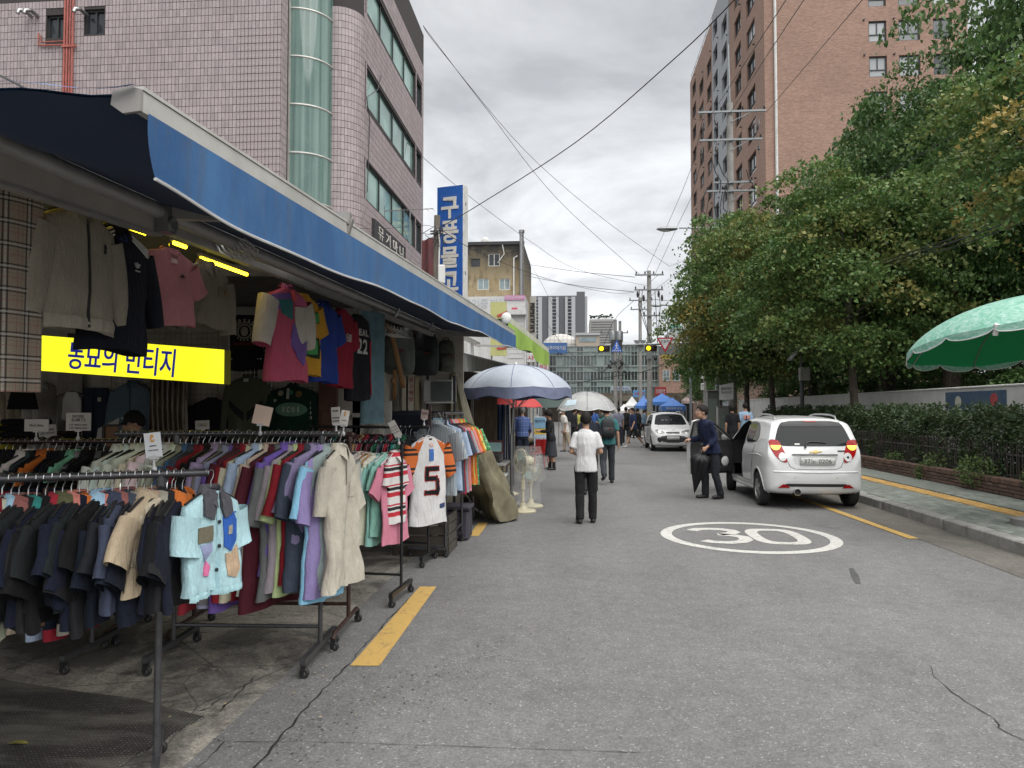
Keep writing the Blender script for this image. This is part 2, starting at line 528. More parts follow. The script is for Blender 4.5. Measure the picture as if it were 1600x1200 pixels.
flat('yellow_dash',[G(733,838),G(748,838),G(763,817),G(747,817)],m_ypaint)
a,b=G(1290,793),G(1428,842.5)
dr=(b-a).normalized();nn=Vector((-dr.y,dr.x,0))*.065
flat('yellow_line',[a-nn+dr*-9,b-nn,b+nn,a+nn+dr*-9],m_ypaint,.008)
rc=Vector((2.19,9.70,0));ra,rb=1.10,1.17
mb=MB();NS=72
def rp(k,s_):a_=2*PI*k/NS;return(rc.x+math.cos(a_)*ra*s_,rc.y+math.sin(a_)*rb*s_,.004)
for k in range(NS):
 mb.poly([rp(k,1),rp(k+1,1),rp(k+1,.87),rp(k,.87)])
mark=mb.build('speed_marking',m_wpaint,road)
def fig(pts,wdt):
 m_=MB();ribbon(m_,[(rc.x+x,rc.y+y*.86,0)for x,y in pts],wdt,.004);return m_.build('figure',m_wpaint,mark)
three=[(-.62,.52)]+[(-.36+.27*math.cos(a_)*.95,.31+.26*math.sin(a_))for a_ in np.linspace(1.75,-1.45,12)]+[(-.30+.0,.05)]
up_=[(-.55,.60),(-.40,.635),(-.24,.60),(-.13,.49),(-.11,.36),(-.18,.22),(-.34,.13)]
lo_=[(-.36,.13),(-.20,.06),(-.08,-.08),(-.08,-.30),(-.17,-.48),(-.33,-.57),(-.52,-.53),(-.62,-.42)]
fig([(-.66,.44)]+up_,.165);fig(lo_,.165)
def rr_ring(cx,cy,hx,hy,n=40,p=3.2):
 return[(cx+hx*math.copysign(abs(math.cos(t))**(2/p),math.cos(t)),cy+hy*math.copysign(abs(math.sin(t))**(2/p),math.sin(t)))for t in np.linspace(0,2*PI,n)]
m_=MB();o_=rr_ring(.36,.03,.345,.68);i_=rr_ring(.36,.03,.195,.50)
for(p0,p1,q0,q1)in zip(o_[:-1],o_[1:],i_[:-1],i_[1:]):
 m_.poly([(rc.x+p[0],rc.y+p[1]*.86,.004)for p in(p0,p1,q1,q0)])
m_.build('figure',m_wpaint,mark)
KH=.15
m_kerb=M('kerb_concrete',(.24,.235,.22),.85,var=.2,vs=9,bump=.4,bs=90,rnd=.16,dirt=.55,dcol=(.07,.066,.058),ds=4)
kerb=structure('kerb')
km=MB().bbox((0,0,0),(.2,.985,KH+.1),.018).mesh('kerb_stone',m_kerb)
y=-2.0
while y<46:
 link('kerb_stone',km,kerb,loc=(RX1+.1+random.uniform(-.006,.006),y,(KH-.1)/2+random.uniform(-.004,.004)),rot=(0,0,random.uniform(-.004,.004)))
 y+=1.0
SW0,SW1=RX1+.2,7.28
m_slab=M('joint_sand',(.055,.055,.05),.95,bump=.4,bs=120)
side=MB().box(((SW0+SW1)/2,30,KH-.08),(SW1-SW0,76,.1)).build('footway',m_slab,kind='structure')
far_m=N('distant_paving');bt=far_m.n('ShaderNodeTexBrick',offset=.5);bt.inputs['Scale'].default_value=1
bt.inputs['Brick Width'].default_value=.22;bt.inputs['Row Height'].default_value=.11;bt.inputs['Mortar Size'].default_value=.006
bt.inputs['Color1'].default_value=(.185,.2,.18,1);bt.inputs['Color2'].default_value=(.14,.155,.14,1);bt.inputs['Mortar'].default_value=(.05,.05,.045,1)
mp=far_m.n('ShaderNodeMapping');mp.inputs['Rotation'].default_value=(0,0,PI/2);far_m.l(far_m.co(),mp.inputs['Vector']);far_m.l(mp.outputs[0],bt.inputs['Vector'])
far_m.base(bt.outputs['Color']);far_m.val(Roughness=.85)
MB().box(((SW0+SW1)/2,47.5,KH-.02),(SW1-SW0,41,.034)).build('paving_strip',far_m.m,side)
m_paver=M('green_grey_paver',(.185,.205,.18),.85,var=.16,vs=14,bump=.35,bs=140,rnd=.22,dirt=.35,dcol=(.06,.06,.052),ds=3)
m_tact=M('yellow_tactile_tile',(.5,.31,.10),.75,var=.14,vs=8,bump=.2,rnd=.10,dirt=.35,dcol=(.14,.11,.07),ds=5)
TX0=6.08;TXW=.30
pm=MB().bbox((0,0,0),(.106,.214,.05),.007).mesh('paver',m_paver,angle=30)
stuff_pv=MB();cnt=0
py_=7.0
cells=[]
cols=[]
x=SW0+.06
while x<SW1-.02:
 if not(TX0-.05<x<TX0+TXW+.05):cols.append(x)
 x+=.112
for ci,x in enumerate(cols):
 y=6.4+(ci%2)*.11
 while y<27:cells.append((x,y));y+=.22
cells.sort(key=lambda c:c[1]+abs(c[0]-5)*.2)
vis=[c for c in cells if 1150*(c[0])/c[1]<735]
hid=[c for c in cells if 1150*(c[0])/c[1]>=735]
for i,(x,y)in enumerate(vis+hid):
 z=KH-.025+random.uniform(-.003,.003)
 if i<290:link('paver',pm,side,loc=(x,y,z),rot=(random.uniform(-.01,.01),random.uniform(-.012,.012),random.uniform(-.015,.015)))
 else:stuff_pv.bbox((x,y,z),(.106,.214,.05),.006,random.uniform(-.012,.012))
stuff_pv.build('paver_field',m_paver,side,angle=30,kind='stuff')
tm_=MB().bbox((0,0,0),(TXW-.004,.296,.05),.005)
for i in range(3):tm_.bbox((-.1+i*.1,0,.027),(.035,.27,.008),.004)
tm_=tm_.mesh('tactile_tile',m_tact,angle=30)
y=6.5
while y<40:
 link('tactile_tile',tm_,side,loc=(TX0+TXW/2,y,KH-.024+random.uniform(-.002,.002)),rot=(0,0,random.uniform(-.008,.008)));y+=.30
PLX=7.28;PH=.29
m_mortar=M('mortar',(.10,.095,.088),.95,bump=.4,bs=100)
m_brickd=M('brown_planter_brick',(.115,.068,.05),.85,var=.22,vs=18,bump=.4,bs=110,rnd=.3,dirt=.3,dcol=(.05,.04,.03))
m_soil=M('soil',(.04,.03,.022),.95,bump=.7,bs=30,bd=.02)
pl=thing('brick_planter','low brown brick planter wall along the back of the paved footway','planter',(PLX,12,KH))
MB().box((PLX+.095,24,KH+.13),(.165,36,.26)).build('mortar_core',m_mortar,pl)
MB().box((PLX+1.35,24,KH+.10),(2.34,36,.2)).build('soil_bed',m_soil,pl)
bm1=MB().bbox((0,0,0),(.05,.196,.052),.005).mesh('brick',m_brickd,angle=30)
bm2=MB().bbox((0,0,0),(.21,.092,.09),.007).mesh('coping_brick',m_brickd,angle=30)
bf=MB();cnt=0
for row in range(3):
 y=9.6+(row%2)*.105
 while y<30:
  z=KH+.034+row*.062;xx=PLX+random.uniform(-.004,.003)
  if y<19.6:link('brick',bm1,pl,world=True,loc=(xx,y,z),rot=(0,0,random.uniform(-.01,.01)))
  else:bf.bbox((xx,y,z),(.05,.196,.052),.005)
  y+=.206
y=9.6
while y<30:
 z=KH+.245+random.uniform(-.004,.004);rz_=random.uniform(-.02,.02);xx=PLX+.08+random.uniform(-.006,.006)
 if y<21:link('coping_brick',bm2,pl,loc=(xx,y,z),rot=(0,0,rz_))
 else:bf.bbox((xx,y,z),(.21,.092,.09),.006,rz_)
 y+=.1
bf.build('brick_run',m_brickd,pl,angle=30,kind='stuff')
m_iron=M('dark_painted_iron',(.06,.055,.052),.5,.3,var=.2,vs=20,dirt=.3,dcol=(.12,.06,.03))
FX=PLX+.3;FZ=KH+.2;FT=1.05
fe=thing('hoop_fence','low dark iron railing of bent hoops between brick planter and shrubs','fence',(FX,12,FZ))
hp=MB();pts=[(0,-.05,0),(0,-.05,FT-FZ-.05)]
for a_ in np.linspace(PI,0,6):pts.append((0,.05*math.cos(a_),FT-FZ-.05+.05*math.sin(a_)))
pts+=[(0,.05,0)]
hp=MB().tube([Vector(p)for p in pts],.0135,6).mesh('hoop',m_iron)
y=10.0;i=0
while y<31:
 link('hoop',hp,fe,loc=(FX+random.uniform(-.01,.01),y,FZ),rot=(random.uniform(-.02,.02),random.uniform(-.02,.02),random.uniform(-.1,.1)));y+=.175;i+=1
for z in(FZ+.12,FT-.22):
 MB().box((FX,20.5,z),(.02,21.5,.028)).build('rail',m_iron,fe)
for y in np.arange(10.1,31,2.05):
 MB().box((FX+.03,y,FZ+.35),(.045,.045,.75)).build('fence_post',m_iron,fe)
m_wwall=M('white_plaster_wall',(.60,.59,.56),.9,var=.08,vs=2.5,bump=.25,bs=30,dirt=.4,dcol=(.3,.28,.25),ds=1.2)
WX=9.9
wt=thing('white_wall','long white plastered boundary wall behind the shrubs, under the trees','wall',(WX,20,0))
MB().box((WX+.12,27,1.08),(.24,38,2.16)).build('wall_body',m_wwall,wt)
mcap=M('wall_cap_concrete',(.2,.19,.18),.9,dirt=.4)
for k in range(19):
 MB().bbox((WX+.12,9+k*2.0,2.18),(.3,1.985,.05),.01).build('capping_slab',m_wwall,wt)
k=N('mural_blue');v=k.co()
n_=k.noise(v,3.5,6,.65)
k.base(k.mix(k.mr(n_,.58,.66,0,.55),k.mix(k.mr(n_,.35,.6),(.045,.085,.16),(.07,.11,.17)),(.10,.17,.11)));k.val(Roughness=.8)
p0,p1=AX(1477,616,WX-.012),AX(1572,614,WX-.012)
mural=MB().box((WX-.006,(p0.y+p1.y)/2,1.72),(.012,abs(p1.y-p0.y),.72)).build('mural_panel',k.m,wt)
m_mw,m_mr=M('mural_white',(.5,.5,.42),.8,var=.3,vs=8),M('mural_red',(.42,.07,.075),.8,var=.35,vs=8)
for px,py,mt in((1497,628,m_mw),(1553,624,m_mr)):
 c=AX(px,py,WX-.016);prof=[(0.001,-.004),(.15,-.004),(.15,.004),(.001,.004)]
 MB().lathe(prof,20,c,'X').build('mural_disc',mt,mural)
 # = BUILDINGS
Z=Vector((0,0,1))
def facade(O,U,Nn,Wd,Ht,holes,reveal=.16,mb=None,z0=0.0):
 """wall sheet with real rectangular openings and their reveals"""
 mb=mb or MB();O=Vector(O);U=Vector(U);Nn=Vector(Nn)
 us=sorted({0.0,Wd}|{h[0]for h in holes}|{h[1]for h in holes});vs=sorted({z0,Ht}|{h[2]for h in holes}|{h[3]for h in holes})
 def P(u,v,d=0):return O+U*u+Z*v-Nn*d
 for i in range(len(us)-1):
  run=None
  for j in range(len(vs)-1):
   cu,cv=(us[i]+us[i+1])/2,(vs[j]+vs[j+1])/2
   inside=any(h[0]<cu<h[1]and h[2]<cv<h[3]for h in holes)
   if not inside:
    run=[vs[j],vs[j+1]]if run is None else[run[0],vs[j+1]]
   if(inside or j==len(vs)-2)and run:
    mb.poly([P(us[i],run[0]),P(us[i+1],run[0]),P(us[i+1],run[1]),P(us[i],run[1])]);run=None
 for a,b,c,d in holes:
  mb.poly([P(a,c),P(b,c),P(b,c,reveal),P(a,c,reveal)]);mb.poly([P(a,d),P(b,d),P(b,d,reveal),P(a,d,reveal)])
  mb.poly([P(a,c),P(a,d),P(a,d,reveal),P(a,c,reveal)]);mb.poly([P(b,c),P(b,d),P(b,d,reveal),P(b,c,reveal)])
 return mb
_WM={}
m_wframe=M('dark_window_frame',(.05,.052,.055),.45,.4)
m_wframe_w=M('white_window_frame',(.62,.62,.6),.5,dirt=.2)
def glass_mat(name,col,rough=.06,spec=.8,var=.35,curtain=None):
 k=N(name);v=k.co(True)
 n_=k.noise(v,.8,2,.5)
 c=k.mix(k.mr(n_,.3,.7),tuple(x*(1-var)for x in col),tuple(x*(1+var)for x in col))
 if curtain:
  oi=k.n('ShaderNodeObjectInfo')
  c=k.mix(k.mr(oi.outputs['Random'],.45,.55,0,.8),c,curtain)
 k.base(c);k.val(Roughness=rough);k.b.inputs['Specular IOR Level'].default_value=spec
 return k.m
m_gdark=glass_mat('dark_window_glass',(.03,.035,.04),.08,.5)
m_gcurt=glass_mat('curtained_window_glass',(.06,.07,.075),.1,curtain=(.42,.44,.45))
m_ggreen=glass_mat('green_tinted_glass',(.20,.33,.285),.09,1.0,.4)
m_gpale=glass_mat('pale_window_glass',(.18,.24,.25),.1,1.0)
def window(parent,O,U,Nn,a,b,c,d,reveal=.12,fm=None,gm=None,cols=2,low=0.0,name='window',fw=.06,label=None):
 """one window: frame with mullions, panes as sub-parts; opening a..b along U, c..d in height"""
 key=(round(b-a,3),round(d-c,3),fm.name,gm.name,cols,low,fw)
 w_,h_=b-a,d-c
 if key not in _WM:
  f=MB()
  f.box((0,0,fw/2),(w_,.06,fw));f.box((0,0,h_-fw/2),(w_,.06,fw))
  f.box((-w_/2+fw/2,0,h_/2),(fw,.06,h_-2*fw));f.box((w_/2-fw/2,0,h_/2),(fw,.06,h_-2*fw))
  zl=fw+low
  if low:f.box((0,0,zl),(w_-2*fw,.056,fw*.9))
  for k in range(1,cols):f.box((-w_/2+w_*k/cols,.002,(zl+h_)/2),(fw*.9,.05,h_-zl-fw))
  g=MB().box((0,.035,h_/2),(w_-fw,.012,h_-fw))
  _WM[key]=(f.mesh('window',fm,smooth=False),g.mesh('pane',gm,smooth=False))
 fmesh,gmesh=_WM[key]
 O=Vector(O);U=Vector(U);Nn=Vector(Nn)
 p=O+U*((a+b)/2)+Z*c-Nn*reveal
 m=Matrix((U,-Nn,Z)).transposed().to_4x4();m.translation=p
 o=link(name,fmesh,parent)
 o.matrix_basis=m
 g=link('pane',gmesh,o,world=False)
 if label:o['label']=label
 return o
k=N('pink_glazed_tile');v=k.co()
gi=k.n('ShaderNodeNewGeometry')
n_=k.noise(v,60,4,.7)
big=k.noise(v,.5,5,.6)
c=k.mix(k.mr(n_,.35,.68),(.225,.18,.185),(.45,.385,.388))
c=k.mix(k.mr(big,.42,.7,0,.35),c,(.25,.2,.195))
hv=k.n('ShaderNodeHueSaturation');k.l(c,hv.inputs['Color']);k.l(k.mr(gi.outputs['Random Per Island'],0,1,.86,1.12),hv.inputs['Value'])
k.base(hv.outputs[0]);k.val(Roughness=.5);m_ptile=k.m
m_grout=M('dark_tile_joint',(.04,.034,.034),.9)
PXF,PYA=-6.4,19.4
PH_=17.5
bl=thing('pink_tiled_building','tall pink tiled building with green glass stair bay and ribbon windows on the left','building',(-9,24,0))
TW,TH,TG=.105,.213,.014
FA=Vector((-8.10,PYA,0));UA=Vector((-1,0,0));NA=Vector((0,-1,0))
def wpx(px,py):p=AY(px,py,PYA);return(-8.10-p.x,p.z)
hA=[]
for x0,y0,x1,y1 in((73,24,102,59),(132,15,163,53)):
 u1,zt=wpx(x0,y0);u0,zb=wpx(x1,y1);hA.append((u0,u1,zb,zt))
facade(FA,UA,NA,14,PH_,hA,.14).build('wall',m_grout,bl,smooth=False)
for h in hA:window(bl,FA,UA,NA,*h,reveal=.1,fm=m_wframe,gm=m_gdark,cols=2,fw=.05)
SY0=21.55;pe=AX(661,300,PXF).y
FS=Vector((PXF,SY0,0));US=Vector((0,1,0));NS_=Vector((1,0,0));WS=pe-SY0
def spx(px,py):p=AX(px,py,PXF);return(p.y-SY0,p.z)
bands=[]
zb3=spx(573,312)[1];zt3=spx(571,250)[1];zt2=spx(570,100)[1];zb2=spx(571,161)[1]
stp=zt2-zt3
ub0,ub1=spx(571,250)[0],spx(648,333)[0]
for i in range(-1,3):
 c0,d0=zb3+i*stp,zt3+i*stp
 bands+=[(ub0+.08,ub1,c0,d0,'band'),(max(.1,spx(556,250)[0]),ub0-.08,c0,d0,'side'),(ub1+.2,min(WS-.25,spx(658,340)[0]),c0,d0,'side')]
facade(FS,US,NS_,WS,PH_,[b_[:4]for b_ in bands],.16).build('wall',m_grout,bl,smooth=False)
for b_ in bands:
 if b_[4]=='band':window(bl,FS,US,NS_,*b_[:4],reveal=.07,fm=m_wframe,gm=m_ggreen,cols=4,name='ribbon_window',fw=.05)
 else:window(bl,FS,US,NS_,*b_[:4],reveal=.07,fm=m_wframe,gm=m_gdark,cols=1,fw=.05)
MB().poly([(PXF,pe,0),(-22,pe,0),(-22,pe,PH_),(PXF,pe,PH_)]).poly([(-8.1,PYA,PH_),(-22,PYA,PH_),(-22,pe,PH_),(-6.4,pe,PH_),(-6.4,SY0,PH_)]).build('back_wall',m_grout,bl,smooth=False)
tmesh=MB().bbox((0,0,0),(TW-TG,.016,TH-TG),.004).mesh('wall_tile',m_ptile,angle=30)
def tiles(mb,O,U,Nn,u0,u1,z0,z1,holes,single=None):
 O=Vector(O);U=Vector(U);Nn=Vector(Nn);cnt=0
 nu=int((u1-u0)/TW);
 zs=np.arange(z0,z1,TH)
 ang=math.atan2(U.y,U.x)
 for j,z in enumerate(zs):
  for i in range(nu):
   u=u0+(i+.5)*TW;zc_=z+TH/2
   if any(h[0]-TW*.45<u<h[1]+TW*.45 and h[2]-TH*.45<zc_<h[3]+TH*.45 for h in holes):continue
   p=O+U*u+Z*zc_+Nn*(.006+random.uniform(-.001,.001))
   if single and single(i,j)and cnt<288:
    link('wall_tile',tmesh,bl,loc=p,rot=(0,0,ang));cnt+=1
   else:
    a,b_,c_,d_=[p+U*sx_*(TW-TG)/2+Z*sz*(TH-TG)/2 for sx_,sz in((-1,-1),(1,-1),(1,1),(-1,1))]
    q=Nn*.008
    mb._add([a-q,b_-q,c_-q,d_-q,a+q,b_+q,c_+q,d_+q],[(4,5,6,7),(0,1,5,4),(1,2,6,5),(2,3,7,6),(3,0,4,7)])
tf=MB()
tiles(tf,FA,UA,NA,0.0,9.2,5.6,13.2,hA,single=lambda i,j:i<12 and j>6)
tiles(tf,(-8.10,PYA,0),(0,1,0),(1,0,0),0.0,.52,5.6,13.2,[])
tiles(tf,FS,US,NS_,0,WS,4.2,16,[b_[:4]for b_ in bands])
pc=Vector((-7.15,21.55,0));pr=.75
narc=int(pr*PI/2/TW)
for j,z in enumerate(np.arange(4.8,13.4,TH)):
 for i in range(narc+1):
  a0=-PI/2+PI/2*(i+.5)/(narc+1);tv=Vector((-math.sin(a0),math.cos(a0),0));nv=Vector((math.cos(a0),math.sin(a0),0))
  p=pc+nv*(pr+.006)+Z*(z+TH/2)
  a,b_,c_,d_=[p+tv*sx_*(TW-TG)/2+Z*sz*(TH-TG)/2 for sx_,sz in((-1,-1),(1,-1),(1,1),(-1,1))]
  q=nv*.008
  tf._add([a-q,b_-q,c_-q,d_-q,a+q,b_+q,c_+q,d_+q],[(4,5,6,7),(0,1,5,4),(1,2,6,5),(2,3,7,6),(3,0,4,7)])
tf.build('tile_field',m_ptile,bl,smooth=False,recalc=False,kind='stuff')
def arcpts(c,r,a0,a1,n):return[Vector((c[0]+r*math.cos(lerp(a0,a1,i/n)),c[1]+r*math.sin(lerp(a0,a1,i/n)),0))for i in range(n+1)]
ap=arcpts(pc,pr,-PI/2,0,10)
MB().grid(lambda s_,t:ap[min(10,int(round(s_*10)))]+Z*lerp(0,PH_,t),10,1).build('corner_pillar',m_grout,bl)
MB().poly([(-8.10,PYA,0),(-8.10,PYA+.55,0),(-8.10,PYA+.55,PH_),(-8.10,PYA,PH_)]).build('bay_return',m_grout,bl)
gc=(-8.06,20.9);gr=.95
gp=arcpts(gc,gr,-PI/2,0,14)
zring=[AY(470,y_,20.3).z for y_ in(392-150-74,171,244)]
rs=.97*1.32;zr0=AY(470,240,20.1).z
rings=[zr0+i*(AY(470,165,20.1).z-zr0)for i in range(-4,6)]
m_ring=M('cream_metal_ring',(.55,.54,.5),.35,.5)
kg=N('stair_bay_glass');kg.base(kg.mix(kg.mr(kg.noise(kg.scale(kg.co(),(4,4,.06)),2.2,2,.4),.3,.7),(.075,.15,.13),(.22,.335,.295)));kg.val(Roughness=.05,Alpha=.72);kg.b.inputs['Specular IOR Level'].default_value=.9
m_bay=kg.m
for z0_,z1_ in zip(rings[:-1],rings[1:]):
 MB().grid(lambda s_,t:gp[int(round(s_*14))]+Z*lerp(z0_+.02,z1_-.02,t),14,1).build('bay_glass',m_bay,bl)
for z_ in rings:
 MB().tube([p+Z*z_ for p in gp],.03,6).build('bay_ring',m_ring,bl)
MB().box((-8.08,PYA+.56,8),(.06,.06,15)).build('bay_frame',m_ring,bl)
m_int=M('pale_stairwell_plaster',(.6,.64,.6),.9)
MB().box((-8.5,21.4,9),(2.2,.1,16)).box((-9.05,20.4,9),(.1,2,16)).build('stairwell_wall',m_int,bl)
st=MB()
for i in range(8):
 z_=3.2+i*1.45
 if i%2:st.beam((-8.9,20.75,z_),(-7.55,20.95,z_+1.2),.9,.16)
 else:st.beam((-7.5,20.9,z_),(-8.9,20.85,z_+1.2),.9,.16)
st.build('stair_flight',M('stair_concrete',(.2,.24,.22),.9),bl)
m_red=M('red_oxide_pipe',(.33,.085,.065),.5,var=.2,dirt=.3)
def ap_(px,py,off=.07):p=AY(px,py,PYA-off);return p
for i in range(4):
 px=102+i*4.2;p=ap_(px,0)
 MB().tube([(p.x,p.y,2.5),(p.x,p.y,PH_-.5)],.03 if i!=2 else.022,8).build('red_pipe',m_red,bl)
a=ap_(60,52);b=ap_(60,71);c=ap_(102,70)
MB().tube([a,b,c],.025,8).build('red_pipe',m_red,bl)
a=ap_(64,56);b=ap_(64,66);c=ap_(102,64)
MB().tube([a,b,c],.018,8).build('red_pipe',m_red,bl)
p0,p1=ap_(97,72,.09),ap_(119,72,.09)
MB().box((p0+p1)/2,(abs(p1.x-p0.x),.05,.06)).build('pipe_clip',m_red,bl)
m_steel=M('dull_steel',(.3,.3,.3),.35,.8)
for px,py in((50,26),(60,26),(136,24)):
 p=ap_(px,py,0);MB().tube([p,p+Vector((0,-.3,.02)),p+Vector((-.06,-.42,-.04)),p+Vector((-.08,-.44,-.14))],.055,10).build('vent_elbow',m_steel,bl)
c=AX(607,378,PXF+.06);dz=.62;m_blk=M('black_sign_board',(.03,.03,.032),.5,var=.2,dirt=.2,dcol=(.09,.085,.08))
m_let=M('off_white_lettering',(.62,.6,.55),.6,var=.08)
sg=thing('sign_board','faded black shop board with white lettering low on the pink tiled facade','sign',c)
y0,y1=AX(583,365,PXF+.06).y,AX(632,400,PXF+.06).y
MB().box((PXF+.06,(y0+y1)/2,c.z),(.1,y1-y0,.62)).build('board',m_blk,sg)
text('뮤 기 마 니',(PXF+.112,(y0+y1)/2,c.z),(0,1,0),Z,.6,m_let,sg,fit=((y1-y0)*.8,.42))
MB().box((PXF+0.02,(y0+y1)/2,c.z+.33),(.06,(y1-y0),.03)).build('board_rail',m_steel,sg)
def cable(pts,r,label,name='overhead_cable',group=None,sag=0.0,n=16,mat=None):
 pts=[Vector(p)for p in pts]
 if len(pts)==2 and(sag or n>1):
  a_,b_=pts;pts=[a_.lerp(b_,i/n)-Z*sag*4*(i/n)*(1-i/n)for i in range(n+1)]
 o=MB().tube(pts,r,5,True).build(name,mat or m_wire)
 return tag(o,label,'cable',group)
m_wire=M('black_cable',(.025,.025,.027),.6)
cable([AX(596,118,PXF+.05),AX(590,140,PXF+.06),AX(573,152,PXF+.06),AX(578,190,PXF+.06),AX(576,240,PXF+.06),AX(574,300,PXF+.06)],.014,'thin loose wire dangling down the ribbon windows of the pink building')
m_sblue=M('blue_sign_face',(.018,.105,.40),.4,var=.08,dirt=.12,dcol=(.25,.25,.25),ds=3)
m_swhite=M('white_sign_side',(.58,.58,.56),.5,dirt=.3,ds=2)
SGY=31.0
pL,pR=AY(681,400,SGY),AY(724,400,SGY);zt=AY(700,289,SGY).z
rzs=R(-16)
sc_=Vector(((pL.x+pR.x)/2,SGY+.1,0));sw=(pR.x-pL.x)/math.cos(rzs)*1.0
ts=thing('tower_sign','tall blue vertical sign tower with off-white letters above the awnings','sign',sc_,rzs)
H_=zt-2.2
MB().bbox((0,.25,2.2+H_/2),(sw,.5,H_),.02).build('sign_case',m_swhite,ts,world=False)
MB().box((0,-.012,2.2+H_/2),(sw-.03,.024,H_-.06)).build('sign_face',m_sblue,ts,world=False)
def tsz(py):return AY(700,py,SGY).z
for ch,y0,y1 in(('구',307,341),('풍',344,380),('물',385,418),('고',424,454)):
 me=text_mesh(ch,1,.02,bold=.03)
 a=np.empty(len(me.vertices)*3);me.vertices.foreach_get('co',a);a=a.reshape(-1,3)
 w0,h0=np.ptp(a[:,0]),np.ptp(a[:,1])
 me.transform(Matrix.Translation((-(a[:,0].max()+a[:,0].min())/2,-(a[:,1].max()+a[:,1].min())/2,0)))
 me.transform(Matrix.Diagonal((sw*.66/w0,(tsz(y0)-tsz(y1))/h0,1,1)))
 me.transform(Matrix.Translation((0,-.03,(tsz(y0)+tsz(y1))/2))@Matrix.Rotation(PI/2,4,'X'))
 me.materials.clear();me.materials.append(m_let)
 link('letter',me,ts,world=False)
me=text_mesh('LE',.5,.02,bold=.02);me.transform(Matrix.Translation((.28,-.03,tsz(526)))@Matrix.Rotation(PI/2,4,'X'));me.materials.clear();me.materials.append(m_let);link('letter',me,ts,world=False)
for py in(318,426):MB().box((sw/2+.004,.25,tsz(py)),(.01,.05,.14)).build('hinge',m_blk,ts,world=False)
k=N('stained_ochre_plaster');v=k.co()
n1_,n2_=k.noise(v,1.1,7,.65,.6),k.noise(k.scale(v,(1.6,1.6,.35)),1.2,6,.7)
c=k.mix(k.mr(n1_,.35,.65),(.27,.205,.11),(.37,.31,.2))
c=k.mix(k.mr(n2_,.52,.7,0,.85),c,(.05,.042,.035))
sp_=k.n('ShaderNodeSeparateXYZ');k.l(v,sp_.inputs[0])
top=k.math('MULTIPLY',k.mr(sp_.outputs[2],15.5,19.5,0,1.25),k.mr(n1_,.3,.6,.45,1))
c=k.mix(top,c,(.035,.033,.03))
k.base(c);k.val(Roughness=.92);k.bump(n1_,.4,.05);m_ochre=k.m
OY=80.0;oL,oR=AY(700,400,OY).x,AY(818,400,OY).x;oz=AY(780,380,OY).z
ob=thing('ochre_block','old stained ochre plaster block with four small windows','building',(oR-3,OY+4,0))
FO=Vector((oL,OY,0));hO=[]
for x0,y0,x1,y1,cu in((736,404,750,417,0),(763,396,781,416,1),(746,435,764,453,2),(780,435,797,453,2)):
 p,q=AY(x0,y1,OY),AY(x1,y0,OY);hO.append((p.x-oL,q.x-oL,p.z,q.z))
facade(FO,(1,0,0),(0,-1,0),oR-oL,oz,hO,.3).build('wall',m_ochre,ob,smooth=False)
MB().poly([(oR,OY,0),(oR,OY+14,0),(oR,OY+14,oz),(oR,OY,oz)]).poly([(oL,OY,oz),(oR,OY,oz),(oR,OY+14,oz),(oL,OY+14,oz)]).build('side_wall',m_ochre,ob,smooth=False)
for i,h in enumerate(hO):window(ob,FO,(1,0,0),(0,-1,0),*h,reveal=.12,fm=m_wframe_w if i else m_wframe,gm=m_gpale if i>1 else m_gdark,cols=2,fw=.08)
p=AY(815,364,OY-.4);MB().tube([(p.x,p.y,8),(p.x,p.y,p.z)],.24,10).lathe([(.32,p.z),(.32,p.z+.3)],10,(p.x,p.y,0)).build('flue_pipe',m_steel,ob)
p=AY(803,400,OY-.2);MB().tube([(p.x,p.y,12),(p.x,p.y,p.z-.2),(p.x+.4,p.y,p.z)],.08,8).build('drain_pipe',m_wframe_w,ob)
p=AY(785,388,OY-.15);MB().tube([p+Vector((0,0,.4)),p+Vector((.2,0,-.6)),p+Vector((-.5,0,-1.6))],.05,6).build('drain_pipe',m_wframe_w,ob)
p=AY(758,378,OY+1);MB().ball(p,(.5,.2,.55)).tube([p,p-Z*1.5],.06).build('roof_dish',m_wframe_w,ob)
MB().beam((oL,OY-.05,oz),(oR+.1,OY-.05,oz),.2,.35).build('roof_edge',m_blk,ob)
m_pw=M('pale_shop_panel',(.55,.55,.54),.6,var=.06,dirt=.25,ds=1)
m_plet=M('pale_grey_lettering',(.36,.40,.44),.6)
WY=74.0
def wx(px):return AY(px,500,WY).x
def wz(py):return AY(780,py,WY).z
ws=thing('white_shop_front','white panelled shop building with big pale grey lettering under the ochre block','building',(wx(780),WY,0))
MB().box(((wx(690)+wx(821))/2,WY+2.5,wz(463)/2),(wx(821)-wx(690),5,wz(463))).build('wall',m_pw,ws)
text('공인중개사',(wx(757),WY-.01,wz(474)),(1,0,0),Z,1,m_plet,ws,fit=(wx(800)-wx(731),wz(466)-wz(481)))
MB().box(((wx(789)+wx(820))/2,WY-.06,(wz(462)+wz(469))/2),(wx(820)-wx(789),.1,wz(462)-wz(469))).build('pink_banner',M('pink_banner',(.52,.24,.42),.7,var=.2,vs=2),ws)
text('원룸 전세 매매',(wx(804),WY-.12,wz(465.5)),(1,0,0),Z,1,m_let,ws,fit=(wx(817)-wx(792),wz(463.5)-wz(467.5)))
MB().box((wx(804),WY-.04,wz(483)),(wx(808)-wx(799),.06,wz(481)-wz(485))).build('red_plate',M('red_plate',(.5,.06,.12),.6),ws)
MB().box((wx(809),WY-.3,wz(489)),(wx(822)-wx(794),.6,.5)).build('shutter_box',m_pw,ws)
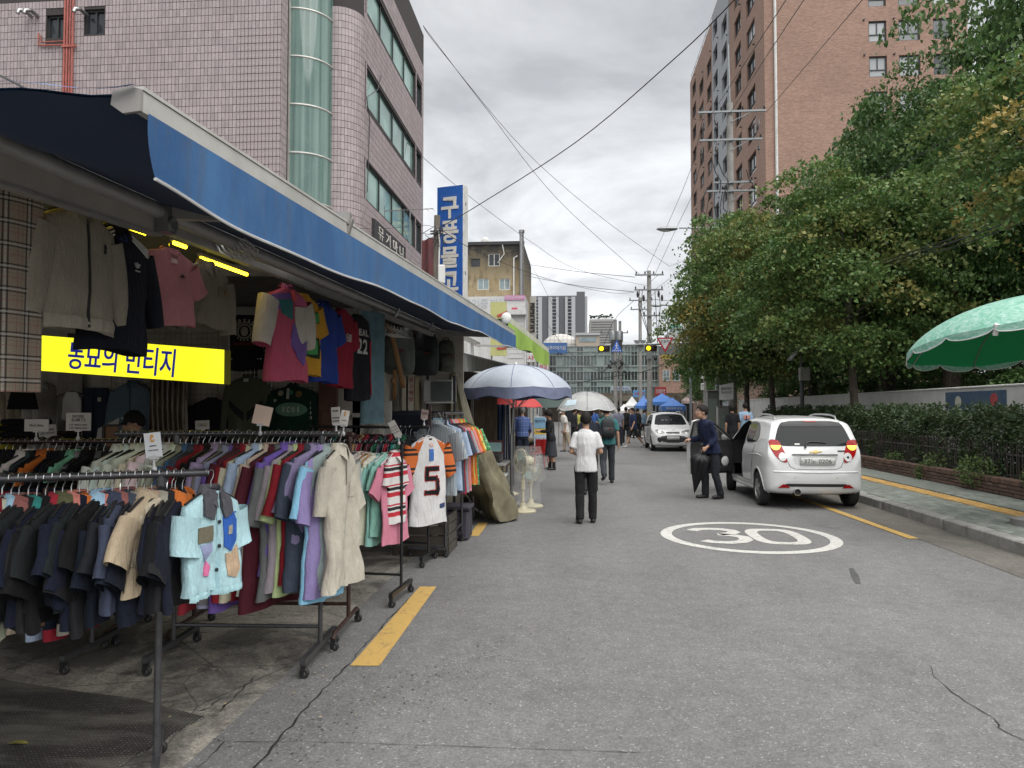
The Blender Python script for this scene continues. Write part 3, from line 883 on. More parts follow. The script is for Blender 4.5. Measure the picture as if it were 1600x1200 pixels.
for i in range(10):
 MB().box((wx(806),WY-.03,wz(492+i*7.2)),(wx(819)-wx(795),.05,(wz(492)-wz(499))*.9)).build('shutter_slat',m_pw,ws)
for x_ in(737,752,766,790,821):MB().box((wx(x_),WY-.06,wz(530)),(.12,.1,wz(490)-wz(570))).build('wall_trim',m_swhite,ws)
GY=60.0
def gx(px):return AY(px,500,GY).x
def gz(py):return AY(780,py,GY).z
m_ygr=M('yellow_green_banner',(.42,.42,.17),.7,var=.1)
gb=thing('upright_banner','pale yellow-green upright shop banner with a small red roof picture','banner',(gx(779),GY,0))
MB().box((gx(779),GY,(gz(472)+gz(556))/2),(gx(793)-gx(768),.25,gz(472)-gz(556))).build('banner_face',m_ygr,gb)
for py in(489,540):
 a,b_,c_,d_=[Vector((gx(x_),GY-.14,gz(y_)))for x_,y_ in((776,py+4),(793,py-3),(793,py+5),(778,py+7))]
 MB().prism([a,b_,c_,d_],(0,-.03,0)).build('roof_picture',M('red_print',(.4,.06,.05),.6),gb)
MB().beam((gx(768),GY+.1,gz(556)),(gx(768),GY+.1,0),.12,.12).build('banner_post',m_steel,gb)
KY=92.0
def kx(px):return AY(px,500,KY).x
def kz(py):return AY(830,py,KY).z
cs=thing('column_sign','white column sign with five stacked black name plates','sign',(kx(829),KY,0))
MB().box((kx(829),KY+.4,kz(463)/2),(kx(838)-kx(821),.8,kz(463))).build('sign_column',m_swhite,cs)
for i,t in enumerate(('가','기','kkot','Coffee','Bar')):
 py=477.5+i*9.4
 pl_=MB().box((kx(829),KY-.03,kz(py)),(kx(835.5)-kx(822.5),.08,kz(0)-kz(8.2))).build('name_plate',m_blk,cs)
 text(t,(kx(829),KY-.075,kz(py)),(1,0,0),Z,1,m_let,pl_,fit=((kx(834)-kx(824))*(.4 if len(t)==1 else.9),kz(0)-kz(4)))
def brick_mat(name,c1,c2,mo,bw=.22,rh=.075,ms=.011):
 k=N(name);v=k.co()
 sp_=k.n('ShaderNodeSeparateXYZ');k.l(v,sp_.inputs[0])
 uu=k.math('ADD',sp_.outputs[0],sp_.outputs[1])
 cb=k.n('ShaderNodeCombineXYZ');k.l(uu,cb.inputs[0]);k.l(sp_.outputs[2],cb.inputs[1])
 bt=k.n('ShaderNodeTexBrick',offset=.5);bt.inputs['Scale'].default_value=1
 bt.inputs['Brick Width'].default_value=bw;bt.inputs['Row Height'].default_value=rh;bt.inputs['Mortar Size'].default_value=ms
 for n__,c_ in(('Color1',c1),('Color2',c2),('Mortar',mo)):bt.inputs[n__].default_value=(*c_,1)
 k.l(cb.outputs[0],bt.inputs['Vector'])
 n_=k.noise(v,.25,5,.6);n3=k.noise(k.scale(v,(3,3,13)),1.0,2,.7)
 hv=k.n('ShaderNodeHueSaturation');k.l(bt.outputs['Color'],hv.inputs['Color']);k.l(k.math('MULTIPLY',k.mr(n_,.3,.7,.9,1.1),k.mr(n3,.3,.7,.82,1.18)),hv.inputs['Value'])
 k.base(hv.outputs[0]);k.val(Roughness=.9);return k.m
m_rbrick=brick_mat('red_brickwork',(.33,.192,.14),(.25,.142,.102),(.30,.23,.19))
BX,BY0,BY1,BHt=14.6,57.5,94.0,43.2
rbld=thing('brick_apartment_tower','tall red brick apartment tower with a pale grey strip, standing behind the trees','building',(20,70,0))
def bpx(px):return AX(px,300,BX).y
FB=Vector((BX,BY1,0));UB=Vector((0,-1,0));NB=Vector((-1,0,0))
st_=2.74;zref=AY(1370,65,BY0).z
holes_s=[];strips=[]
ywhite=(bpx(1116.5),bpx(1142.5))
for px0,px1,ho in((1083,1088.5,0),(1094,1100.5,.5),(1106,1113,.5),(1118,1125,0),(1131.5,1140,.5),(1150,1160,.5),(1169,1182,0)):
 ya,yb=bpx(px0),bpx(px1)
 for i in range(-8,6):
  zb=zref+i*st_+ho*st_*.45-.4
  if zb<3 or zb>BHt-2.5:continue
  holes_s.append((BY1-ya,BY1-yb,zb,zb+1.65))
fw_=MB()
facade(FB,UB,NB,BY1-ywhite[0],BHt,[h for h in holes_s if h[0]<BY1-ywhite[0]-.01],.3,fw_)
O2=Vector((BX,ywhite[1],0));off2=BY1-ywhite[1]
facade(O2,UB,NB,ywhite[1]-BY0,BHt,[(h[0]-off2,h[1]-off2,h[2],h[3])for h in holes_s if h[0]>off2],.3,fw_)
fw_.build('brick_wall',m_rbrick,rbld,smooth=False)
O3=Vector((BX-.12,ywhite[0],0));off3=BY1-ywhite[0]
hw=[(h[0]-off3,h[1]-off3,h[2],h[3])for h in holes_s if off3<h[0]<off2]
gwm=facade(O3,UB,NB,ywhite[0]-ywhite[1],BHt-.02,hw,.35)
gwm.poly([(BX-.12,ywhite[1],0),(BX,ywhite[1],0),(BX,ywhite[1],BHt-.02),(BX-.12,ywhite[1],BHt-.02)])
gwm.build('grey_render_strip',M('pale_grey_render',(.32,.34,.36),.8,var=.05),rbld,smooth=False)
for h in holes_s:window(rbld,FB,UB,NB,*h,reveal=.16,fm=m_wframe,gm=m_gcurt if random.random()<.25 else m_gdark,cols=2,low=.4,fw=.07)
FE=Vector((BX,BY0,0));holes_e=[]
for px0,px1 in((1358,1386),(1405,1438.5),(1459,1489)):
 xa,xb=AY(px0,100,BY0).x-BX,AY(px1,100,BY0).x-BX
 for i in range(-3,4):holes_e.append((xa,xb,zref+i*st_,zref+i*st_+1.62))
XE=AY(1512,60,BY0).x
facade(FE,(1,0,0),(0,-1,0),XE-BX,BHt,holes_e,.3).build('brick_wall',m_rbrick,rbld,smooth=False)
for h in holes_e:window(rbld,FE,(1,0,0),(0,-1,0),*h,reveal=.16,fm=m_wframe,gm=m_gcurt,cols=2,low=.5,fw=.09)
m_sill=M('pale_sill',(.5,.5,.48),.7)
MB().poly([(XE,BY0,0),(XE,BY1,0),(XE,BY1,BHt),(XE,BY0,BHt)]).poly([(BX,BY1,0),(XE,BY1,0),(XE,BY1,BHt),(BX,BY1,BHt)]).poly([(BX,BY0,BHt),(XE,BY0,BHt),(XE,BY1,BHt),(BX,BY1,BHt)]).build('brick_wall',m_rbrick,rbld,smooth=False)
p=AY(1213,200,BY0-.1);MB().tube([(p.x,p.y,3),(p.x,p.y,BHt)],.11,8).build('drain_pipe',m_swhite,rbld)
rl=MB()
for i in range(14):rl.tube([(BX+.2,BY1-i*2.6,BHt),(BX+.2,BY1-i*2.6,BHt+1)],.04,5)
for z_ in(.5,1.0):rl.tube([(BX+.2,BY1,BHt+z_),(BX+.2,BY0,BHt+z_)],.035,5)
rl.build('roof_railing',m_steel,rbld)
vm=MB().lathe([(.07,-.1),(.07,.06),(.03,.1)],8,(0,0,0),'Y').mesh('wall_vent',m_wframe)
for h in holes_e:link('wall_vent',vm,rbld,loc=(BX+h[0]-.35,BY0-.04,h[3]+.1))
for h in holes_s[::2]:link('wall_vent',vm,rbld,loc=(BX-.16,BY1-h[1]-.3,h[3]+.25),rot=(0,0,-PI/2))
TY=250.0
def tx(px):return AY(px,500,TY).x
def tz(py):return AY(880,py,TY).z
tw=thing('grey_apartment_tower','far grey and white apartment tower with rows of dark windows','building',(tx(880),TY,0))
m_tg,m_td=M('tower_pale_cladding',(.36,.37,.38),.8,var=.05),M('tower_dark_cladding',(.10,.105,.115),.8,var=.05)
MB().box(((tx(828)+tx(901))/2,TY+10,tz(462)/2),(tx(901)-tx(828),20,tz(462))).build('tower_body',m_td,tw)
MB().box(((tx(901)+tx(914))/2,TY+8,tz(456)/2),(tx(914)-tx(901),16,tz(456))).build('core_slab',m_td,tw)
MB().box(((tx(914)+tx(918))/2,TY+9,tz(462)/2),(tx(918)-tx(914),14,tz(462))).build('end_slab',m_tg,tw)
for px0,px1 in((830,833),(841,847),(857,863),(869,873),(883,887),(893,899)):
 MB().box(((tx(px0)+tx(px1))/2,TY-.25,tz(464)/2),(tx(px1)-tx(px0),.5,tz(464))).build('pale_pier',m_tg,tw)
wm_=MB().box((0,0,0),(tx(3.4)-tx(0),.3,tz(0)-tz(3.6))).mesh('window',m_gdark,smooth=False)
bm_=MB().box((0,0,0),(tx(10)-tx(0),.5,tz(0)-tz(.8))).mesh('floor_band',m_tg,smooth=False)
for i in range(11):
 for px in(836,839.5,864.5,868,888,891.2):
  link('window',wm_,tw,loc=(tx(px),TY-.2,tz(470+i*5.4)))
 for px in(837,866,890):link('floor_band',bm_,tw,loc=(tx(px),TY-.2,tz(466.8+i*5.4)))
TY2=205.0
def sx_(px):return AY(px,500,TY2).x
def sz_(py):return AY(930,py,TY2).z
b2=thing('roof_garden_building','far pale concrete building with small trees growing on its roof','building',(sx_(940),TY2,0))
MB().box(((sx_(921)+sx_(959))/2,TY2+6,sz_(499)/2),(sx_(959)-sx_(921),12,sz_(499))).build('wall',M('pale_concrete',(.3,.295,.28),.9,var=.1),b2)
for py in range(503,540,4):MB().box(((sx_(922)+sx_(958))/2,TY2-.05,sz_(py)),(sx_(957)-sx_(923),.2,.12)).build('panel_joint',m_td,b2)
rg=MB()
for i in range(22):
 px=922+i*1.65;p=Vector((sx_(px),TY2+1,sz_(499)));h=random.uniform(.5,1.3)
 rg.tube([p,p+Z*h],.05,4)
 for q in range(5):rg.ball(p+Vector((random.uniform(-.4,.4),random.uniform(-.4,.4),h+random.uniform(-.2,.3))),random.uniform(.12,.24),5,4)
rg.build('roof_shrubs',M('dark_foliage_mass',(.04,.055,.03),.9),b2,kind='stuff')
TY3=150.0
def ux(px):return AY(px,520,TY3).x
def uz(py):return AY(880,py,TY3).z
b3=thing('round_roofed_building','far white building with a shallow rounded tiled roof above the glass front','building',(ux(876),TY3,0))
kk=N('white_roof_tiles');v=kk.co();bt=kk.n('ShaderNodeTexBrick',offset=0);bt.inputs['Scale'].default_value=1;bt.inputs['Brick Width'].default_value=.9;bt.inputs['Row Height'].default_value=.9;bt.inputs['Mortar Size'].default_value=.05
sp_=kk.n('ShaderNodeSeparateXYZ');kk.l(v,sp_.inputs[0]);cb=kk.n('ShaderNodeCombineXYZ');kk.l(sp_.outputs[0],cb.inputs[0]);kk.l(sp_.outputs[2],cb.inputs[1]);kk.l(cb.outputs[0],bt.inputs['Vector'])
bt.inputs['Color1'].default_value=(.5,.49,.46,1);bt.inputs['Color2'].default_value=(.44,.43,.4,1);bt.inputs['Mortar'].default_value=(.22,.21,.2,1)
kk.base(bt.outputs['Color']);kk.val(Roughness=.7)
mb=MB();rx_=(ux(907)-ux(844))/2;zt_,zb_=uz(517),uz(545)
prof=[(rx_,zb_-8),(rx_,zb_+.6),(rx_*.97,zb_+1.4),(rx_*.85,lerp(zb_,zt_,.62)),(rx_*.6,lerp(zb_,zt_,.85)),(rx_*.3,lerp(zb_,zt_,.96)),(.05,zt_)]
mb.lathe(prof,36,(ux(875.5),TY3+6,0),sy=.45);mb.build('rounded_roof',kk.m,b3)
b4=thing('beige_block','low beige block with a window band beside the round roof','building',(ux(918),TY3+2,0))
MB().box(((ux(900)+ux(937))/2,TY3+5,uz(521)/2),(ux(937)-ux(900),8,uz(521))).build('wall',M('beige_wall',(.36,.31,.25),.9),b4)
MB().box(((ux(905)+ux(932))/2,TY3+.97,uz(530)),(ux(932)-ux(905),.1,uz(0)-uz(7))).build('window_band',m_gpale,b4)
MB().box(((ux(900)+ux(937))/2,TY3+.9,uz(521.5)),(ux(937)-ux(899),.4,.5)).build('cornice',m_tg,b4)
GYb=122.0
def hx(px):return AY(px,580,GYb).x
def hz(py):return AY(950,py,GYb).z
gbld=thing('glass_fronted_block','long glass-fronted block closing the far end of the street','building',(hx(950),GYb,0))
MB().box(((hx(845)+hx(1110))/2,GYb+7,hz(541)/2),(hx(1110)-hx(845),13.6,hz(541))).build('structure_core',m_td,gbld)
m_cwg=[glass_mat('curtain_wall_glass',(.10,.135,.135),.08,1.0,.3),glass_mat('curtain_wall_pale',(.26,.33,.31),.15,.9,.2),glass_mat('curtain_wall_dark',(.045,.055,.055),.08,1.0)]
rows=[(541,549,1),(549.6,555,1),(555.6,571,0),(573,580,1),(580.6,593,2),(597,604,1),(604.6,618,0)]
cw_=10.6;pm_={}
for ri,(ya,yb,ki)in enumerate(rows):
 for ci in range(17):
  px=848+ci*cw_
  kq=ki if random.random()<.72 else random.choice((0,1,2))
  key=(ri,kq)
  if key not in pm_:pm_[key]=MB().box((0,0,0),((hx(cw_)-hx(0))*.94,.08,(hz(0)-hz(yb-ya))*.97)).mesh('glass_panel',m_cwg[kq],smooth=False)
  link('glass_panel',pm_[key],gbld,loc=(hx(px+cw_/2),GYb+.1,hz((ya+yb)/2)))
mu=M('pale_mullion',(.24,.28,.265),.5)
for ci in range(35):MB().box((hx(848+ci*cw_/2),GYb,hz(581)),(.09 if ci%2 else.16,.2,hz(541)-hz(620))).build('mullion',mu,gbld)
for py in(541,549.3,555.2,572,580.3,595,604.3):MB().box(((hx(846)+hx(1030))/2,GYb-.02,hz(py)),(hx(1030)-hx(846),.24,.22 if py in(572,595)else.1)).build('transom',mu,gbld)
MB().box(((hx(1029)+hx(1100))/2,GYb-.3,hz(541)/2),(hx(1100)-hx(1029),.9,hz(572))).build('brick_end',m_rbrick,gbld)
for px in(1040,1056,1072):
 window(gbld,(hx(px),GYb-.75,0),(1,0,0),(0,-1,0),-.55,.55,hz(596),hz(579),reveal=-.06,fm=m_wframe_w,gm=m_gpale,cols=2,low=.6)
sgn=thing('shop_sign','blue sign with white lettering high on the far building, beside the green awning end','sign',(hx(870),GYb-3,hz(546)))
MB().box((hx(868),GYb-3,hz(545.5)),(hx(887)-hx(850),.3,hz(538)-hz(554))).build('board',M('blue_board',(.05,.13,.33),.5),sgn)
text('시계이야기점',(hx(869),GYb-3.17,hz(545.5)),(1,0,0),Z,1,m_let,sgn,fit=(hx(885)-hx(855),hz(0)-hz(6)))
MB().beam((hx(868),GYb-2.8,hz(545)),(hx(868),GYb+.2,hz(545)),.3,.3).build('bracket',m_steel,sgn)
b5=thing('green_roofed_block','far pale concrete block carrying a small green roof kiosk','building',(AY(1060,540,200).x,200,0))
def vx(px):return AY(px,540,200).x
def vz(py):return AY(1060,py,200).z
MB().box(((vx(1045)+vx(1110))/2,205,vz(519)/2),(vx(1110)-vx(1045),10,vz(519))).build('wall',M('pale_concrete_b',(.33,.33,.32),.9,var=.1),b5)
MB().lathe([(1.6,vz(519)),(1.6,vz(510))],8,(vx(1058),203,0)).build('kiosk',m_gpale,b5)
MB().lathe([(1.75,vz(510)),(1.3,vz(505)),(.1,vz(503))],8,(vx(1058),203,0)).build('kiosk_roof',M('green_roof',(.05,.30,.21),.5),b5)
for z_ in(530,540):MB().box(((vx(1046)+vx(1109))/2,199.9,vz(z_)),(vx(1108)-vx(1047),.3,.3)).build('floor_band',m_td,b5)
# = CLOTHES STALL: AWNING, ROOF, WALLS, SIGN
k=N('blue_awning_fabric');v=k.co()
n_=k.noise(k.scale(v,(1,1,.4)),3.0,6,.65);n2=k.noise(v,30,4,.7)
c=k.mix(k.mr(n_,.4,.7),(.022,.085,.215),(.045,.14,.30))
c=k.mix(k.mr(n2,.6,.75,0,.5),c,(.06,.055,.06))
c=k.mix(k.mr(k.noise(k.scale(v,(5,5,.5)),3.0,5,.7),.5,.75,0,.55),c,(.075,.085,.10))
k.base(c);k.val(Roughness=.75);k.bump(k.noise(v,14,4,.6),.25,.01);m_awn=k.m
m_alu=M('pale_aluminium_profile',(.52,.51,.48),.4,.25,var=.1,dirt=.25,dcol=(.2,.19,.17),ds=3)
m_grey=M('grey_painted_steel',(.26,.25,.235),.5,.2,dirt=.35,dcol=(.1,.09,.075),ds=4)
m_hem=M('white_hem_tape',(.55,.55,.54),.7,dirt=.3)
A0=AX(216,158,-1.2);A1=AX(803,521,-.95)
C0=Vector((-2.1,A0.y-.1,2.6));C1=Vector((-2.08,A1.y,2.84))
aw=thing('awning','long dark blue fabric awning over the clothes racks, on folded metal arms','awning',(-2.1,6,2.7))
NU,NV=90,14
def fab(s_,t):
 p=C0.lerp(C1,s_).lerp(A0.lerp(A1,s_),t)
 near=math.exp(-(s_*9)**2)
 sag=.035*math.sin(PI*t)*(1+.3*math.sin(s_*40))+near*.05*math.sin(PI*t)*(1+.8*math.sin(t*7))
 return p-Z*sag+Z*.03
MB().grid(fab,NU,NV).build('canopy',m_awn,aw,angle=180)
MB().grid(lambda s_,t:fab(s_,t*.97+.015)-Z*.008,NU,NV).build('canopy_shade_sheet',M('navy_underside_shade',(.012,.026,.062),.85),aw,angle=180)  # dark sheet added below the fabric, its colour stands in for underside shade
def nedge(u,t):
 p=fab(0,t);return p+Vector((0,-.012-.02*u,.012-(.008+.030*max(0,.55-t))*u))
MB().grid(nedge,3,18).build('sunlit_edge_flap',M('sunlit_blue_tint',(.055,.17,.38),.8,var=.3,vs=7),aw,angle=180)  # paler blue paints in sunlight coming through the near awning edge
def val(s_,t):
 p=A0.lerp(A1,s_);d=(A1-A0).normalized()
 drop=.205+.014*math.sin(s_*17)+.006*math.sin(s_*47)
 near=math.exp(-(s_*26)**2)
 out_=.02+(.006*math.sin(s_*47)+.006*math.sin(s_*18+1))*t+near*-.03*t
 return p+Vector((.018+out_*.6,0,-.035-t*(drop+.02*(1-near)*0-near*.04)))+d*(near*.06*t*t)
MB().grid(val,150,6).build('valance',m_awn,aw,angle=180)
hp_=[val(i/150,1.0)for i in range(151)]
MB().tube(hp_,.0055,5).build('hem_tape',m_hem,aw)
d_=(A1-A0).normalized()
fb=MB().beam(A0,A1,.022,.058).beam(A0+Vector((-.045,0,.012)),A1+Vector((-.045,0,.0)),.04,.02)
fb.beam(A0+Vector((0,0,.036)),A1+Vector((0,0,.036)),.03,.01)
fb.build('front_bar',m_alu,aw)
ec=[A0+Vector(q)for q in((-.07,-.008,.03),(-.02,-.008,.04),(.012,-.008,.03),(.012,-.008,-.03),(-.04,-.008,-.035),(-.075,-.008,-.01))]
MB().prism(ec,(0,.012,0)).build('end_cap',m_grey,aw)
MB().tube([A0+Vector((.0,.24,.035)),A0+Vector((.01,.28,.05)),A0+Vector((0,.32,.035))],.008,6).build('tie_knot',m_awn,aw)
MB().tube([C0+Z*-.02,C1+Z*-.02],.04,12).build('roller_tube',m_grey,aw)
MB().beam(C0+Vector((-.09,0,.04)),C1+Vector((-.09,0,.04)),.05,.12).build('cassette',m_grey,aw)
for px0,px1,y_ in((262,405,336),(667,752,522)):
 a=AX(px0,y_-2,-2.08);b=AX(px1,y_+8,-1.05)
 b=Vector((a.x+.95,a.y+.03,a.z-.04))
 MB().beam(a,b,.045,.06).build('arm',m_grey,aw)
 MB().box(a+Vector((.0,-.02,-.02)),(.07,.08,.17)).lathe([(.035,-.05),(.035,.05)],10,a+Vector((.0,-.02,-.06)),'X').build('arm_bracket',m_steel,aw)
 MB().beam(b,A0.lerp(A1,(b.y-A0.y)/(A1.y-A0.y))-Z*.03,.03,.03).build('arm_end',m_grey,aw)
m_roofm=M('rusty_roof_sheet',(.10,.09,.08),.8,.2,var=.25,dirt=.5)
rf=thing('stall_shade_roof','unseen corrugated stall roof behind the blue awning, extended to darken the stall','roof',(-4.8,6.5,2.9))  # roof out of view, built and run forward to shade the stall interior
def corr(s_,t):return Vector((lerp(-2.16,-8.6,s_),lerp(.4,11.3,t),2.80+.16*s_+.05*t+.012*math.sin(t*240)))
MB().grid(corr,6,300).build('roof_sheet',m_roofm,rf,angle=180)
for y_ in(.6,3.2,5.8,8.4,11.0):MB().beam((-2.2,y_,2.75),(-8.5,y_,2.9),.05,.09).build('roof_beam',m_grey,rf)
for x_,y_ in((-2.35,11.0),(-8.4,11.0),(-8.4,2.6),(-2.75,.6),(-8.4,.6)):MB().beam((x_,y_,0),(x_,y_,2.78),.06,.06).build('roof_post',m_grey,rf)
m_wb=M('grimy_stall_wall',(.42,.385,.33),.9,var=.2,vs=3,dirt=.5,dcol=(.08,.07,.055),ds=1.6,bump=.2)
YW=8.95
wa=thing('stall_wall','grimy plaster back wall of the clothes stall behind the hanging garments','wall',(-5.6,YW,0))
MB().box((-5.65,YW+.06,1.42),(6.0,.12,2.84)).build('wall_panel',m_wb,wa)
MB().box((-2.72,YW+1.0,1.42),(.1,2.0,2.84)).box((-2.2,11.05,1.42),(1.0,.08,2.84)).build('wall_panel',m_wb,wa)
MB().box((-4.02,YW-.02,1.3),(.05,.05,2.6)).box((-6.45,YW-.03,1.3),(.10,.06,2.6)).build('wall_post',M('dark_timber',(.05,.035,.025),.8),wa)
MB().box((-8.65,4.5,1.42),(.08,13,2.84)).build('wall_panel',m_wb,wa)  # unseen side wall, run forward to keep light out of the stall
hr=thing('hanging_rail','grey box-section rail under the awning that the display garments hang from','rail',(-2.3,6,2.6))
H0=Vector((-2.30,2.45,2.60));H1=Vector((-1.98,10.2,2.66))
MB().beam(H0,H1,.05,.05).build('rail_bar',m_grey,hr)
for t in(.08,.3,.52,.74,.95):
 p=H0.lerp(H1,t);MB().beam(p,p+Vector((.1,0,.2)),.02,.02).build('hanger_strap',m_steel,hr)
bx0=AX(-60,236,-2.14);bx1=AX(246,345,-2.14)
lt=thing('lamp_tray','pale box beam fixed along the stall front above the beige jacket','beam',bx0)
MB().beam(bx0,bx1,.05,.135).build('tray_body',M('taupe_painted_beam',(.30,.275,.24),.7,dirt=.2),lt)
MB().beam(bx0-Z*.075+Vector((.0,0,0)),bx1-Z*.075,.06,.012).build('tray_lip',m_grey,lt)
m_yel=M('yellow_lamp_tube',(.95,.8,.12),.4,emit=4.5,ecol=(1,.72,.015))
for i,(px,py,wd_)in enumerate(((52,299,.085),(137,331,.085),(214,360,.07),(281,383,.06),(352,417,.30))):
 c=AX(px,py,-2.36);d=(H1-H0).normalized()
 t_=thing('tube_lamp',['first small yellow tube lamp above the plaid trousers','small yellow tube lamp above the collar of the beige jacket','small yellow tube lamp above the black striped jacket','small yellow tube lamp above the pink t-shirt','long yellow tube lamp past the grey jacket'][i],'lamp',c,0,'yellow tube lamps under the awning')
 MB().tube([c-d*wd_,c+d*wd_],.011,8).build('tube',m_yel,t_)
 MB().beam(c-d*(wd_+.02)+Z*.02,c+d*(wd_+.02)+Z*.02,.03,.02).build('fitting',m_grey,t_)
m_ysign=N('lit_yellow_sign_face');v=m_ysign.co()
yc=m_ysign.mix(m_ysign.mr(m_ysign.noise(v,1.4,2),.3,.7),(.86,.80,.008),(.98,.95,.03))
m_ysign.base((.3,.28,.01));m_ysign.l(yc,m_ysign.b.inputs['Emission Color']);m_ysign.b.inputs['Emission Strength'].default_value=.5
SYD=6.05
q=[AY(63,524,SYD),AY(350,546.5,SYD),AY(349.5,600,SYD),AY(62,579,SYD)]
ys=thing('lit_shop_sign','glowing yellow lightbox sign with dark blue Korean lettering','sign',(q[0]+q[2])/2)
MB().prism([p+Vector((0,.006,0))for p in q],(0,.12,0)).build('sign_case',M('yellow_sign_case',(.5,.46,.05),.5),ys)
MB().prism(q,(0,.005,0)).build('sign_face',m_ysign.m,ys)
xd=(q[1]-q[0]).normalized();ud=(q[0]-q[3])
m_bl=M('blue_vinyl_letters',(.012,.02,.28),.6,emit=.22)
tc_=(AY(97,557,SYD)+AY(285,565,SYD))/2+Vector((0,-.004,0))
text('동묘의 빈티지',tc_+Z*.0,xd,Z,1,m_bl,ys,fit=(.975,.245),bold=.012)
m_wire_w=M('white_coated_wire',(.5,.49,.46),.5,dirt=.3)
YG=YW-.12
g0,g1=AY(357,640,YG),AY(445,455,YG)
gp_=thing('wire_grid_panel','white wire display grid on the stall wall behind the black vest','display grid',((g0.x+g1.x)/2,YG,g0.z))
MB().tube([(g0.x,YG,g0.z-.2),(g0.x,YG,g1.z),(g1.x+.5,YG,g1.z),(g1.x+.5,YG,g0.z-.2)],.012,6).build('grid_frame',m_wire_w,gp_)
gm=MB()
x_=g0.x
while x_<g1.x+.5:gm.tube([(x_,YG,g0.z-.2),(x_,YG,g1.z)],.0035,4);x_+=.055
z_=g0.z-.2
while z_<g1.z:gm.tube([(g0.x,YG+.004,z_),(g1.x+.5,YG+.004,z_)],.0035,4);z_+=.055
gm.build('grid_wires',m_wire_w,gp_,kind='stuff')
g0,g1=AY(170,700,YG),AY(340,470,YG)
gp2=thing('wire_grid_panel','thin wire display grid on the stall wall above the chambray shirt','display grid',((g0.x+g1.x)/2,YG+.03,g0.z))
gm=MB();x_=g0.x
while x_<g1.x:gm.tube([(x_,YG+.03,.9),(x_,YG+.03,g1.z)],.003,4);x_+=.07
z_=.9
while z_<g1.z:gm.tube([(g0.x,YG+.034,z_),(g1.x,YG+.034,z_)],.003,4);z_+=.07
gm.build('grid_wires',M('brown_wire',(.2,.17,.13),.6),gp2,kind='stuff')
MB().tube([(g0.x,YG+.03,.9),(g0.x,YG+.03,g1.z),(g1.x,YG+.03,g1.z),(g1.x,YG+.03,.9),(g0.x,YG+.03,.9)],.008,6).build('grid_frame',M('brown_wire',(.2,.17,.13)),gp2)
k=N('woven_rubber_mat');v=k.co()
wv=k.n('ShaderNodeTexVoronoi',feature='F1');wv.inputs['Scale'].default_value=48;wv.inputs['Randomness'].default_value=.08;k.l(v,wv.inputs['Vector'])
c=k.mix(k.mr(wv.outputs['Distance'],.25,.55),(.30,.28,.25),(.025,.023,.021))
c=k.mix(k.mr(k.noise(k.scale(v,(.6,2.5,1)),2.2,5,.6),.45,.65,0,.45),c,(.2,.19,.165))
k.base(c);k.val(Roughness=.75);k.bump(wv.outputs['Distance'],-.9,.006)
cn=[G(-120,1056),G(0,1064),G(120,1083),G(210,1094),G(318,1123),G(296,1135),G(180,1203),G(110,1250),G(-300,1300)]
fm_=thing('floor_mat','dark woven rubber mat lying on the pavement before the front rack','mat',G(100,1130))
MB().prism([p+Z*.004 for p in cn],(0,0,.008)).build('mat_sheet',k.m,fm_)
lf=G(27,1163,.016)
m_leafy=M('fallen_leaf_yellow_green',(.22,.2,.05),.6,var=.3,vs=20)
lm=MB()
LN=10
def leaf(s_,t):
 u=s_*2-1;w_=.018*(1-u*u)**.7;return lf+Vector((u*.05,(t-.5)*2*w_+u*.008,.006*(1-u*u)*(1+abs(t-.5))+.003))
lm.grid(leaf,LN,4)
tag(lm.build('fallen_leaf',m_leafy,angle=180),'single yellow-green leaf lying on the woven mat','leaf')
# = GARMENTS AND RACKS
def cloth_mat(name='cloth',bump=.35):
 k=N(name);v=k.co(True)
 oi=k.n('ShaderNodeObjectInfo')
 n_=k.noise(v,9,4,.6);fine=k.noise(v,240,2,.6)
 f=k.math('MULTIPLY',k.mr(n_,.3,.7,.9,1.08),k.mr(fine,.3,.7,.86,1.14))
 hv=k.n('ShaderNodeHueSaturation');k.l(oi.outputs['Color'],hv.inputs['Color']);k.l(f,hv.inputs['Value'])
 k.base(hv.outputs[0]);k.val(Roughness=.88,Sheen_Weight=.02);k.b.inputs['Specular IOR Level'].default_value=.25
 w_=k.noise(k.scale(v,(1,1,.28)),26,4,.6,.8)
 k.bump(k.math('ADD',k.math('MULTIPLY',w_,1.0),k.math('MULTIPLY',fine,.10)),.75,.02)
 return k.m
m_cloth=cloth_mat()
def stripe_mat(name,stops,period,axis=2,horiz=None,base=None):
 """printed stripes across one local axis (0 x, 2 z): stops = [(pos, colour)...]"""
 k=N(name);v=k.co();sp_=k.n('ShaderNodeSeparateXYZ');k.l(v,sp_.inputs[0])
 ph=k.math('FRACT',k.math('ADD',k.math('DIVIDE',sp_.outputs[axis],period),50.0))
 r=k.n('ShaderNodeValToRGB');r.color_ramp.interpolation='CONSTANT'
 e=r.color_ramp.elements
 while len(e)<len(stops):e.new(.5)
 for q,(p_,c_)in zip(e,stops):q.position=p_;q.color=(*c_,1)
 k.l(ph,r.inputs[0]);c=r.outputs[0]
 fine=k.noise(v,200,2,.6)
 hv=k.n('ShaderNodeHueSaturation');k.l(c,hv.inputs['Color']);k.l(k.mr(fine,.3,.7,.85,1.15),hv.inputs['Value'])
 k.base(hv.outputs[0]);k.val(Roughness=.88)
 k.bump(k.noise(k.scale(v,(1,1,.28)),26,4,.6,.8),.35,.012)
 return k.m
